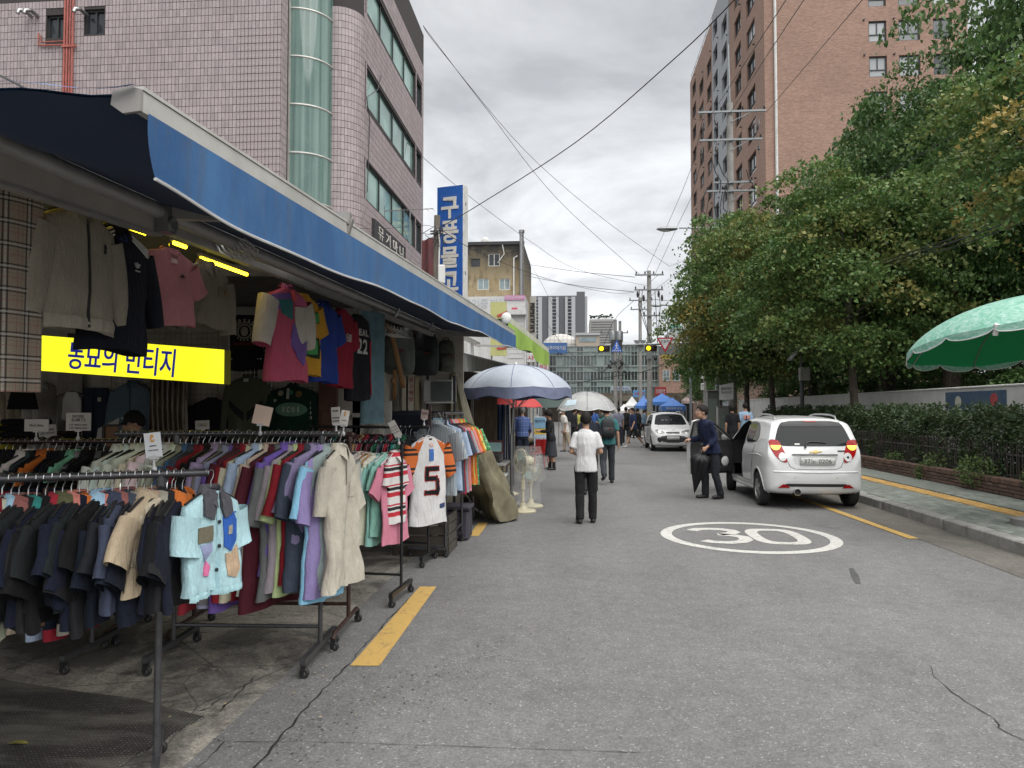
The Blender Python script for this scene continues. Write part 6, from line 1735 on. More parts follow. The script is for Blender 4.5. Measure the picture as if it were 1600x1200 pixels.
card(226,676,252,715,3.28,'tilted plastic card with an orange swirl logo on the nearest rack',[('carhartt',.0,-.02,.42,.07),('Work Trouser',.0,-.20,.6,.055)],tilt=.12,mat=m_lam,logo=True)
card(305,657,327,671,6.4,'small CARGO card standing behind the white shirts',[('CARGO',0,0,.7,.35)],tilt=.04)
card(396,634,424,664,4.75,'blank peach coloured back of a tilted card above the purple shirts',[],tilt=-.22,mat=M('peach_card',(.60,.45,.36),.6))
card(517,636,532,663,4.85,'white price card with two prices at the road end of the long row',[('TEE SHIRT',0,.28,.7,.1),('1장 ₩15,000',0,-.12,.75,.1),('2장 ₩25,000',0,-.3,.75,.1)],tilt=.08,yaw=-.3)
card(532,641,545,665,4.95,'white card with a small orange logo beside the two-price card',[('carhartt',0,-.15,.6,.08)],tilt=-.16,yaw=.4,logo=True)
card(611,657,623,684,6.2,'tilted white card covered in small print above the pastel t-shirts',[('1장 10,000',0,.15,.8,.09),('3장 25,000',0,-.02,.8,.09),('빈티지 반팔',0,-.2,.8,.09)],tilt=.5)
card(658,640,669,655,7.6,'small photo card clipped beside the brown post',[('빈티지',0,.1,.7,.25)],tilt=-.12,mat=M('photo_print',(.3,.22,.2),.4,var=.6,vs=60))
card(677,653,692,667,8.6,'pale blue card behind the striped shirt',[('SALE',0,.1,.6,.2)],mat=M('pale_blue_card',(.25,.48,.55),.6),stand=True)
a=AD(70,680,5.3)
card(60,664,88,682,5.5,'grey card half hidden behind the Work Shirts card',[('1장 15,000',0,.1,.8,.2),('3장 40,000',0,-.2,.8,.2)],mat=M('grey_card',(.35,.34,.33),.6),tilt=.1)
# = PEOPLE
def skin_mat():
 k=N('skin');v=k.co(True);oi=k.n('ShaderNodeObjectInfo')
 n_=k.noise(v,22,4,.6)
 c=k.mix(k.mr(n_,.3,.7,0,.35),(.40,.235,.155),(.34,.17,.11))
 k.base(c);k.val(Roughness=.5,Subsurface_Weight=.08);k.b.inputs['Subsurface Radius'].default_value=(.01,.004,.002);return k.m
m_skin=skin_mat()
def hair_mat(name,c):
 k=N(name);v=k.co();n_=k.noise(k.scale(v,(60,60,8)),2.0,4,.7)
 k.base(k.mix(k.mr(n_,.3,.7),tuple(x*.6 for x in c),tuple(x*1.6 for x in c)));k.val(Roughness=.65);k.b.inputs['Specular IOR Level'].default_value=.2;k.bump(n_,.8,.008);return k.m
m_hair=hair_mat('black_hair',(.012,.010,.009));m_hairg=hair_mat('grey_hair',(.16,.155,.15))
m_shoe=M('black_shoe_leather',(.012,.012,.013),.45,bump=.2)
m_eye=M('dark_eye',(.01,.008,.008),.15)
m_lip=M('lip',(.28,.10,.08),.5)
def remesh(mb,voxel,smooth,name,mat,wr=0.0,ws=9.0,seed=0,stretch=.45):
 me=mb.mesh(name,mat,smooth=True,angle=180)
 o=bpy.data.objects.new('tmp',me);COL.objects.link(o)
 md=o.modifiers.new('r','REMESH');md.mode='VOXEL';md.voxel_size=voxel;md.use_smooth_shade=True
 if smooth:
  m2=o.modifiers.new('s','SMOOTH');m2.iterations=smooth;m2.factor=.5
 dg=bpy.context.evaluated_depsgraph_get()
 out_=bpy.data.meshes.new_from_object(o.evaluated_get(dg))
 bpy.data.objects.remove(o);bpy.data.meshes.remove(me)
 out_.name=name;out_.materials.clear();out_.materials.append(mat)
 n=len(out_.vertices)
 if wr and n:
  co=np.empty(n*3);no=np.empty(n*3);out_.vertices.foreach_get('co',co);out_.vertex_normals.foreach_get('vector',no)
  co=co.reshape(-1,3);no=no.reshape(-1,3)
  d=np.array([noise.fractal(Vector((p[0]*ws+seed,p[1]*ws,p[2]*ws*stretch)),.7,2.1,3)for p in co])
  co+=no*(d*wr)[:,None];out_.vertices.foreach_set('co',co.ravel())
 out_.polygons.foreach_set('use_smooth',[True]*len(out_.polygons));out_.update()
 return out_
def rcone(mb,a,b,ra,rb,n=10):
 a,b=Vector(a),Vector(b);mb.tube([a,b],[ra,rb],n);mb.ball(a,ra*.995,n,7);mb.ball(b,rb*.995,n,7)
def ell_loft(mb,rings,n=18):
 """closed stack of ellipses: (centre, half width, half depth)"""
 mb._rings([[Vector(c)+Vector((a*math.cos(2*PI*k_/n),b*math.sin(2*PI*k_/n),0))for k_ in range(n)]for c,a,b in rings],True,True)
def person(label,loc,rz,H=1.72,top=(.5,.5,.5),bottom=(.02,.02,.022),sleeve='short',legs=((8,5),(-6,10)),arms=None,lean=3,head=(0,0),hair='short',hairm=None,hem=.84,shorts=False,dress=False,shoe=None,topmat=None,botmat=None,grip=(False,False),voxel=.014,wide=1.0,cap=None,collar=None,female=False,sock=None,group='people in the street',loose=1.0):
 S=H/1.75
 t=thing('person',label,'person',loc,rz,group);t.scale=(S,S,S);MW.pop(t.name,None)
 hipz=.905;rot=Matrix.Rotation(R(lean),3,'X')
 def up(p):p=Vector(p);q=p-Vector((0,0,hipz));return Vector((0,0,hipz))+rot@q
 sh=[up((sd_*.168*wide,.01,1.395))for sd_ in(-1,1)];hp_=[Vector((sd_*.092,0,hipz-.02))for sd_ in(-1,1)]
 arms=arms or[((-.12,.05,-1),(-.03,-.15,-1)),((.12,.05,-1),(.03,-.15,-1))]
 el,wr_=[],[]
 for i in(0,1):
  u=Vector(arms[i][0]).normalized();f=Vector(arms[i][1]).normalized()
  el.append(sh[i]+u*.285);wr_.append(el[i]+f*.245)
 kn,an,toe=[],[],[]
 for i,(hf,kf)in enumerate(legs):
  sd_=(-1,1)[i];a=R(hf);k_=hp_[i]+Vector((sd_*.01,-math.sin(a)*.42,-math.cos(a)*.42));b=a-R(kf)
  q=k_+Vector((sd_*.005,-math.sin(b)*.40,-math.cos(b)*.40));kn.append(k_);an.append(q)
 drop=min(p.z for p in an)-.075
 def lower(v):return[p-Z*drop for p in v]
 hp_,kn,an,sh,el,wr_=map(lower,(hp_,kn,an,sh,el,wr_))
 dz=Vector((0,0,-drop))
 def U(p):return up(p)+dz
 hr_=Matrix.Rotation(R(head[1]),3,'Z')@Matrix.Rotation(R(head[0]),3,'X');hc=U((0,-.015,1.615));nk=U((0,.015,1.45))
 def HD(p):return hc+hr_@Vector(p)
 mb=MB()
 ell_loft(mb,[((0,0,.86-drop),.12,.085),((0,0,.92-drop),.15,.10)]+[(U((0,0,z)),a*wide,b)for z,a,b in((1.05,.125,.088),(1.25,.15,.10),(1.36,.135,.08),(1.42,.09,.062))])
 rcone(mb,nk,hc+Vector((0,.01,-.06)),.054,.05)
 for i in(0,1):
  rcone(mb,sh[i]-Z*.012,el[i],.036,.036);rcone(mb,el[i],wr_[i],.038,.026)
  rcone(mb,hp_[i],kn[i],.078,.052);rcone(mb,kn[i],kn[i].lerp(an[i],.3)+Vector((0,.012,0)),.05,.053);rcone(mb,kn[i].lerp(an[i],.3)+Vector((0,.012,0)),an[i],.053,.034)
  f=(wr_[i]-el[i]).normalized();sd_=(-1,1)[i]
  side_=Vector((0,-1,0));side_=(side_-f*side_.dot(f))
  if side_.length<.2:side_=Vector((-sd_,0,0))-f*Vector((-sd_,0,0)).dot(f)
  side_.normalize();pn=f.cross(side_)*(1 if f.cross(side_).x*-sd_>0 else-1)
  pc_=wr_[i]+f*.05
  mb.tube([wr_[i]-f*.01,wr_[i]+f*.03,wr_[i]+f*.085],[.026,.040,.038],10,flat=.42,up=side_)
  g=grip[i]
  for q,(o_,ln)in enumerate(((.027,.068),(.009,.078),(-.009,.072),(-.026,.056))):
   b0=wr_[i]+f*.082+side_*o_;c1_=R(62 if g else 22);c2_=R(95 if g else 40)
   b1=b0+(f*math.cos(c1_)+pn*math.sin(c1_))*ln*.52;b2=b1+(f*math.cos(c1_+c2_*.6)+pn*math.sin(c1_+c2_*.6))*ln*.48
   mb.tube([b0-f*.012,b0,b1,b2],[.0105,.0105,.0095,.008],8);mb.ball(b2,.008,8,5)
  tb0=wr_[i]+f*.03+side_*.03;tb1=tb0+(f*.6+side_*.7+pn*.35)*.035;tb2=tb1+(f*.9+side_*.15+pn*.5)*.032
  mb.tube([tb0-side_*.01,tb0,tb1,tb2],[.014,.0125,.011,.0085],8);mb.ball(tb2,.0085,8,5)
 sk=MB();sk.ball((0,.012,.02),(.077,.096,.108),16,12);sk.ball((0,-.022,-.055),(.058,.066,.068),14,9);sk.ball((0,-.058,-.092),(.026,.026,.022),10,6)
 sk.tube([(0,-.083,.02),(0,-.098,-.01),(0,-.112,-.032),(0,-.088,-.044)],[.009,.012,.016,.012],8)
 sk.ball((-.034,-.062,-.025),(.024,.03,.02),10,6);sk.ball((.034,-.062,-.025),(.024,.03,.02),10,6);sk.ball((0,-.083,-.066),(.024,.014,.011),10,6);sk.ball((0,-.078,.037),(.05,.018,.012),10,6)
 for sd_ in(-1,1):sk.ball((sd_*.080,.012,-.005),(.011,.021,.033),10,7)
 sk.v=[tuple(HD(p))for p in sk.v]
 o_=len(mb.v);mb.v+=sk.v;mb.f+=[tuple(i+o_ for i in f)for f in sk.f];mb.mi+=sk.mi
 body=link('body',remesh(mb,min(voxel,.0125),1,'body',m_skin),t,world=False)
 for sd_ in(-1,1):
  e=MB().ball(HD((sd_*.032,-.086,.008)),(.013,.007,.007),8,5).build('eye',m_eye,t,world=False)
  MB().tube([HD((sd_*.014,-.095,.030)),HD((sd_*.034,-.093,.035)),HD((sd_*.054,-.075,.028))],.0045,5).build('eyebrow',hairm or m_hair,t,world=False)
 MB().tube([HD((-.022,-.094,-.067)),HD((0,-.099,-.065)),HD((.022,-.094,-.067))],.0045,6).build('mouth',m_lip,t,world=False)
 if hair:
  nA,nB=28,12;hm=hairm or m_hair;long_={'short':1.0,'bob':1.35,'crop':.92}.get(hair,1)
  vol={'short':1.13,'bob':1.30,'crop':1.06}.get(hair,1.1)
  def hf_(s,q):
   az=2*PI*s;fr=-math.cos(az)*-1
   back=(1+math.cos(az))/2;lim=lerp(R(60),R(128)*long_**.6,back**.55)
   if hair=='bob':lim=lerp(R(62),R(140),min(1,back**.4*1.05))
   pl_=q*lim;r_=vol+.045*noise.noise(Vector((az*2.2,pl_*3.2,3.1+H)))+(.05*noise.noise(Vector((az*7,pl_*8,1.7))))
   if q>.97:r_=min(r_,1.02)
   x,y,z=.080*r_*math.sin(pl_)*math.sin(az),.100*r_*math.sin(pl_)*math.cos(az)+.012,.113*r_*math.cos(pl_)+.02
   return HD((x,y,z))
  MB().grid(hf_,nA,nB,cu=True).build('hair',hm,t,angle=180,world=False)
 if cap:
  cm=M('cap_'+cap[0],cap[1],.8,bump=.2,var=.25,vs=25)
  q=MB().grid(lambda s,u:HD((.087*math.sin(u*PI*.52)*math.sin(2*PI*s),.106*math.sin(u*PI*.52)*math.cos(2*PI*s)+.012,.105*math.cos(u*PI*.52)+.028)),24,8,cu=True)
  c_=q.build('cap',cm,t,angle=180,world=False)
  MB().grid(lambda s,u:HD((.082*math.sin((s-.5)*2.6)*(1+.05*u),-.085-(.075*u)*math.cos((s-.5)*2.4)+.03*abs(s-.5)*2,.032-.018*u-.02*(abs(s-.5)*2)**2*u)),14,5).build('brim',cm,c_,angle=180,world=False)
 cm=MB();ex=.022*loose
 zs=[(hem,.176*wide,.134),(hem+.08,.170*wide,.130),(1.05,.148*wide,.112),(1.25,.168*wide,.122),(1.36,.166*wide,.108),(1.405,.145*wide,.096),(1.445,.105*wide,.078),(1.475,.066,.062)]
 if female:zs[2]=(1.06,.132*wide,.105)
 ell_loft(cm,[((U((0,0,z))if z>hipz else Vector((0,0,z-drop))),a+ex*.6,b+ex*.6)for z,a,b in zs])
 for i in(0,1):
  cm.ball(sh[i]-Z*.004,.057 if sleeve=='long' else.051,10,7)
  e_=sh[i].lerp(el[i],.80 if sleeve=='short' else 1.0)
  if sleeve!='none':cm.tube([sh[i],sh[i].lerp(e_,.5),e_],[.052,.055+ex*.2,.060+ex*.35 if sleeve=='short' else.054],12)
  if sleeve=='long':cm.ball(el[i],.054,10,7);cm.tube([el[i],el[i].lerp(wr_[i],.55),wr_[i]+(wr_[i]-el[i]).normalized()*-.01],[.054,.047,.038],12)
 q=link('shirt',remesh(cm,voxel*1.05,4,'shirt',topmat or m_cloth,wr=.013*loose,seed=H*40,ws=7.5,stretch=.3),t,world=False);q.color=(*top,1)
 if collar:
  rg_=MB().tube([U((.058*math.cos(a),.055*math.sin(a)+.005,1.478+.012*math.sin(a)))for a in np.linspace(0,2*PI,17)],.013,6)
  q=rg_.build('collar',m_cloth,t,world=False,angle=180);q.color=(*collar,1)
 tm_=MB()
 if dress:
  b0=hem if hem<.8 else.36
  ell_loft(tm_,[((0,.0,.38-drop),.235,.19),((0,0,.62-drop),.20,.165),((0,0,.88-drop),.175,.135),(U((0,0,1.06)),.155,.12),(U((0,0,1.28)),.165,.125),(U((0,0,1.36)),.15,.115)])
  q=link('dress',remesh(tm_,voxel*1.1,2,'dress',botmat or m_cloth,wr=.014,ws=12,stretch=.15),t,world=False);q.color=(*bottom,1)
 else:
  ell_loft(tm_,[((0,0,.83-drop),.155,.108),((0,.003,.90-drop),.158,.112),((0,0,.985-drop),.136,.10)])
  for i in(0,1):
   e_=kn[i]if shorts else an[i]+Vector((0,0,-.01))
   if shorts:tm_.tube([hp_[i],hp_[i].lerp(kn[i],.5),hp_[i].lerp(kn[i],.96)],[.098,.098,.095],14)
   else:
    tm_.tube([hp_[i],hp_[i].lerp(kn[i],.5),kn[i]],[.090,.088,.075],14);tm_.ball(kn[i],.074,10,7);tm_.tube([kn[i],kn[i].lerp(e_,.5),e_],[.074,.069,.064],14)
  q=link('shorts' if shorts else 'trousers',remesh(tm_,voxel*1.05,1,'trousers',botmat or m_cloth,wr=.010,seed=H*70,ws=11),t,world=False);q.color=(*bottom,1)
 for i in(0,1):
  fd=Vector((0.0,-1,0));a=an[i]
  lift=max(0,a.z-.085);fd=Vector((.12*(-1,1)[i],-1,-min(.55,lift*2.6))).normalized()
  sm_=MB();heel=a+Vector((0,.02,-.045));
  sm_.tube([heel+fd*-.03,heel+fd*.03,heel+fd*.12,heel+fd*.19,heel+fd*.215],[.030,.042,.046,.040,.016],12,flat=.82,up=(1,0,0));sm_.ball(heel,(.038,.046,.042),10,7);rcone(sm_,heel+Z*.01,a+Z*.01,.042,.046)
  low=a.z-.085
  for j,v in enumerate(sm_.v):
   if lift<.01:sm_.v[j]=(v[0],v[1],max(v[2],.004))
  link('shoe',remesh(sm_,.011,1,'shoe',shoe or m_shoe),t,world=False)
  if sock:
   q=MB().tube([a+Vector((0,0,.0)),a+Vector((0,0,.16))],[.05,.052],12).build('sock',m_cloth,t,world=False);q.color=(*sock,1)
 t['_j']=0;del t['_j']
 info=dict(sh=sh,el=el,wr=wr_,an=an,hc=hc,U=U,S=S,HD=HD)
 return t,info
def wpt(t,p):
 """local point of a person -> world"""
 return Vector(t.location)+Matrix.Rotation(t.rotation_euler.z,3,'Z')@(Vector(p)*t.scale.x)
def bag_on_back(t,info,label,mat,w_=.31,h_=.44,d_=.17):
 p=info['U']((0,.165,1.22));b=backpack('backpack',wpt(t,p),w_,h_,d_,mat,label,t.rotation_euler.z+PI,False)
 b['group']='bags carried in the street'
 return b
p=G(916,817)
white_man,wi=person('man in white t-shirt and black trousers walking away beside the clear umbrella',p,PI+.06,1.58,(.55,.545,.55),(.012,.012,.013),legs=((4,6),(-3,8)),lean=1,head=(-8,0),arms=[((-.26,.05,-1),(.3,-.9,-.2)),((.26,.05,-1),(-.3,-.9,-.2))],hem=.80,voxel=.012,wide=.97)
p=G(921,772)
umb_man,ui=person('person in dark navy t-shirt holding up the clear umbrella, half hidden by the white t-shirt',p,PI+.1,1.66,(.02,.024,.035),(.03,.03,.034),legs=((5,6),(-6,10)),arms=[((-.25,-.4,-1),(.05,-.5,1)),((.15,.05,-1),(.03,-.2,-1))],grip=(True,False))
p=G(949,755)
bp_man,bi=person('man in teal shirt and dark trousers walking away with a black backpack',p,PI+.05,1.72,(.035,.13,.135),(.035,.038,.045),legs=((10,6),(-14,34)),lean=4,arms=[((-.2,.15,-1),(-.08,-.1,-1)),((.2,.05,-1),(.08,-.3,-1))],cap=('dark',(.02,.025,.03)),wide=1.06,hem=.86)
bag_on_back(bp_man,bi,'black backpack worn by the man in the teal shirt',m_pack[1])
p=G(861,734)
wom,wi4=person('woman in long dark pinafore dress over black sleeves, looking at the stalls',p,R(-84),1.60,(.014,.014,.016),(.035,.037,.045),sleeve='long',dress=True,legs=((3,3),(-3,5)),lean=5,hair='bob',head=(10,0),arms=[((-.06,-.25,-1),(.15,-1,.0)),((.06,-.25,-1),(-.15,-1,.05))],female=True,sock=(.02,.02,.02))
p=G(884,706)
person('elderly man in white cap, white shirt and beige trousers facing the stalls',p,R(-75),1.66,(.58,.57,.53),(.36,.29,.21),legs=((4,6),(-10,12)),lean=9,head=(18,0),cap=('white',(.6,.6,.58)),hairm=m_hairg,hem=.78,shoe=M('grey_sandal',(.08,.08,.09),.7),loose=1.3)
m_bplaid=plaid_mat('blue_checked_shirt',(.04,.085,.27),[(.3,.16,(.22,.27,.45),.7),(.75,.05,(.3,.34,.5),.6)],.10)
p=G(816,733)
person('man in blue checked shirt, grey cap and dark jeans seen from behind at the stall',p,PI+.1,1.70,(1,1,1),(.022,.028,.045),sleeve='long',topmat=m_bplaid,legs=((3,3),(-3,5)),lean=3,cap=('tweed_grey',(.17,.165,.155)),hairm=m_hairg,arms=[((-.2,-.1,-1),(.0,-.9,-.5)),((.2,-.1,-1),(.0,-.9,-.5))],hem=.9)
p=G(990,699)
person('man in dark blue t-shirt and black shorts striding across the road',p,R(-60),1.74,(.016,.028,.075),(.016,.016,.018),shorts=True,legs=((24,8),(-22,18)),lean=4,shoe=M('pale_trainer',(.4,.4,.4),.6),arms=[((-.15,.4,-1),(-.05,.2,-1)),((.15,-.3,-1),(.05,-.5,-1))],wide=1.05)
crowd=[(967,696,PI,1.72,(.16,.17,.22),(.035,.035,.045),'man in grey-lilac t-shirt walking away behind the striding man',{}),(978,692,PI-.3,1.74,(.015,.015,.016),(.018,.018,.02),'man all in black walking away next to the striding man',{}),(996,686,2.6,1.70,(.014,.014,.016),(.016,.016,.018),'person in black standing at the far market stalls',dict(sleeve='long')),(1004,684,2.0,1.66,(.10,.15,.20),(.02,.02,.024),'person in blue-grey jacket leaning towards a far stall',dict(sleeve='long',lean=16)),(929,690,PI+.3,1.70,(.05,.12,.36),(.03,.035,.05),'person in bright blue top far down the street left of the teal shirt',{}),(941,688,PI,1.66,(.04,.06,.05),(.03,.03,.03),'person in dark green top far down the street',{}),(903,692,PI-.4,1.62,(.40,.40,.10),(.03,.03,.035),'person in yellow-green top beyond the elderly man',dict(female=True)),(897,696,2.2,1.68,(.03,.03,.035),(.02,.02,.022),'person in charcoal top beyond the elderly man',dict(sleeve='long')),(954,686,PI,1.68,(.24,.24,.26),(.02,.02,.03),'person in pale grey top far down the middle of the street',{}),(983,684,.4,1.64,(.42,.41,.40),(.08,.07,.06),'person in off-white top facing this way far off',{}),(916,689,.2,1.70,(.02,.022,.028),(.02,.02,.022),'person in black top facing this way far off',{}),]
protos={}
for px,py,rz,H,tc_,bc_,lab,kw in crowd:
 person(lab,G(px,py),rz,H,tc_,bc_,voxel=.02,legs=((12,8),(-12,20))if random.random()<.5 else((3,3),(-3,5)),**kw)
person('person in long black dress with dark hair walking on the footway beyond the white car',G(1145,716,KH),PI,1.62,(.010,.010,.012),(.011,.011,.013),sleeve='short',dress=True,hair='bob',female=True,legs=((6,4),(-6,10)))
m_bt=N('printed_pale_blue_tee');m_bt.base((.26,.38,.50));m_bt.val(Roughness=.9)
t_,i_=person('person in pale blue t-shirt with a pink back print beyond the white car',G(1166,716,KH),PI,1.68,(.27,.39,.52),(.03,.03,.035),legs=((6,4),(-6,10)))
for x,z,w_,h_,c in((0,1.28,.2,.12,(.48,.22,.19)),(.015,1.25,.03,.16,(.015,.015,.02))):
 q=MB().bbox(i_['U']((x,.155 if w_>.1 else.16,z)),(w_,.03,h_),.01).build('back_print',m_cloth,t_,world=False);q.color=(*c,1)
p=G(1112,779)
car_man,ci=person('man in navy jacket and charcoal trousers stepping from the car, holding a folded black umbrella',p,R(-68),1.73,(.010,.015,.040),(.020,.021,.026),sleeve='long',legs=((10,12),(-2,14)),lean=15,head=(-8,-6),hair='short',arms=[((-.05,.10,-1),(.02,-.70,-.05)),((.10,.30,-1),(-.05,-.62,-.55))],grip=(True,True),voxel=.0115,collar=(.015,.02,.05),hem=.82,loose=1.7,wide=1.07,group='people in the street')
q=MB().ball((0,0,0),(.012,.006,.022),8,5)
MB().box(ci['U']((-.13,-.150,1.28)),(.03,.006,.012)).build('chest_badge',M('pale_badge',(.5,.5,.5)),car_man,world=False)
HD=ci['HD']
gl=MB()
for sd_ in(-1,1):
 gl.tube([HD((sd_*.034+.024*math.cos(a),-.098,.006+.018*math.sin(a)))for a in np.linspace(0,2*PI,13)],.0022,5)
 gl.tube([HD((sd_*.058,-.095,.010)),HD((sd_*.078,-.02,.008)),HD((sd_*.08,.02,.0))],.002,5)
gl.build('spectacles',m_hang_m,car_man,world=False)
hnd=wpt(car_man,ci['wr'][1]+(ci['wr'][1]-ci['el'][1]).normalized()*.09)
fu=thing('folded_umbrella','folded black umbrella hanging point down from the hand of the man by the car','umbrella',hnd)
a=hnd+Vector((-.02,-.03,.06));b=G(1085,771,.08)
dr=(b-a).normalized()
m_uf=M('black_umbrella_cloth',(.010,.010,.011),.6,bump=.3,bs=40)
mb=MB();rings=[]
s0_=dr.orthogonal().normalized();s1_=dr.cross(s0_)
L_=(b-a).length
for t_v,r_ in((.14,.03),(.18,.13),(.25,.15),(.4,.128),(.6,.092),(.8,.05),(.97,.012)):
 rings.append([a+dr*L_*t_v+(s0_*math.cos(2*PI*k_/32)+s1_*math.sin(2*PI*k_/32))*r_*(1+.22*math.cos(8*2*PI*k_/32)*(1.2-t_v))for k_ in range(32)])
mb._rings(rings);mb.build('furled_canopy',m_uf,fu,angle=60)
MB().tube([a+dr*L_*-.02,b+dr*.03],.006,6).build('shaft',m_hang_m,fu)
hk=[a+dr*L_*.05,a,a-dr*.05,a-dr*.085+s0_*.02,a-dr*.08+s0_*.05,a-dr*.04+s0_*.06]
MB().tube(hk,.011,8).build('crook_handle',m_hang,fu)
p=AY(222,690,7.05);p.z=0
vend,vi=person('stall vendor in black cap standing behind the racks',(p.x,p.y,0),R(-52),1.60,(.012,.012,.013),(.02,.02,.02),legs=((2,2),(-2,3)),lean=6,head=(8,0),cap=('black',(.008,.008,.009)),voxel=.013)
MB().ball(vi['HD']((.0,-.098,.075)),(.022,.012,.014),8,6).build('cap_badge',M('pale_badge',(.5,.5,.5)),vend,world=False)
hu=wpt(umb_man,ui['wr'][0]+(ui['wr'][0]-ui['el'][0]).normalized()*.07)
top_=AD(917,612,proj(hu)[2])
cu=thing('clear_umbrella','open clear plastic umbrella held above the crowd in the street','umbrella',top_)
kp=N('clear_plastic_film');kp.base((.78,.79,.79));kp.val(Roughness=.25,Transmission_Weight=.0,Alpha=.36);kp.b.inputs['Specular IOR Level'].default_value=.6
ur=AD(964,640,proj(hu)[2]).x-AD(870,640,proj(hu)[2]).x;ur*=.5/math.cos(YAW);uh=.37
def dome(c,r,h,lobes=8,scal=.0,sag=.10):
 def f(s,t):
  a=2*PI*s;rib=abs(math.cos(lobes*a/2));an_=t*R(70)
  rr=r*math.sin(an_)/math.sin(R(70))*(1-sag*.35*(1-rib)*t);zz=-h*(1-math.cos(an_))/(1-math.cos(R(70)))
  return Vector(c)+Vector((rr*math.cos(a),rr*math.sin(a),zz+scal*(1-rib)*t*t))
 return f
MB().grid(dome(top_,ur,uh,8,.035),64,10,cu=True).build('canopy',kp.m,cu,angle=180,recalc=False)
for i in range(8):
 a=2*PI*i/8;f=dome(top_+Z*.006,ur,uh,8)
 MB().tube([f(i/8,t)for t in np.linspace(0,1,8)],.005,5).build('rib',m_steel,cu)
MB().tube([top_+Z*.06,hu],.006,6).build('shaft',m_hang,cu)
MB().tube([hu+Z*.06,hu-Z*.08],.014,8).build('handle',m_hang,cu)
MB().tube([dome(top_,ur*1.004,uh,8,.035)(i/64,1)for i in range(65)],.005,5).build('edge_binding',m_hem,cu)
e_=dome(top_,ur,uh,8,.035)
MB().grid(lambda s,t:e_(.60+.08*s,.66+.2*t)+Vector((0,-.004,.006)),6,3).build('faint_print',M('faint_blue_print',(.45,.55,.62),.5),cu)
# = CARS
kp_=N('white_car_paint');v=kp_.co();n_=kp_.noise(v,3,4,.6)
kp_.base(kp_.mix(kp_.mr(n_,.4,.7,0,.4),(.60,.605,.60),(.54,.54,.53)));kp_.val(Roughness=.35,Coat_Weight=.8,Coat_Roughness=.05);m_car=kp_.m
kg_=N('tinted_car_glass');kg_.base((.012,.014,.015));kg_.val(Roughness=.03);kg_.b.inputs['Specular IOR Level'].default_value=.22;m_cg=kg_.m
kg_=N('clear_door_glass');kg_.base((.02,.022,.024));kg_.val(Roughness=.03,Alpha=.5);m_cgt=kg_.m
m_blkp=M('black_car_plastic',(.018,.018,.019),.5);m_int2=M('dark_car_interior',(.02,.02,.022),.8)
m_redl=M('red_lamp_lens',(.30,.004,.006),.2,spec=.3,coat=.15,var=.25,vs=30)
m_amb=M('lit_amber_lamp',(.9,.42,.05),.2,emit=.75,ecol=(1,.42,.06));m_wl=M('clear_lamp_lens',(.62,.62,.62),.08,coat=.8,var=.25,vs=60)
m_alloy=M('alloy_wheel',(.42,.42,.42),.3,.85,dirt=.3,dcol=(.1,.09,.08));m_tyre=M('tyre_rubber',(.018,.018,.018),.8,bump=.3,bs=70)
m_chr=M('chrome_trim',(.6,.6,.6),.12,1.0);m_plate=M('white_number_plate',(.55,.56,.53),.4,var=.04);m_gap=M('panel_gap',(.02,.02,.02),.8)
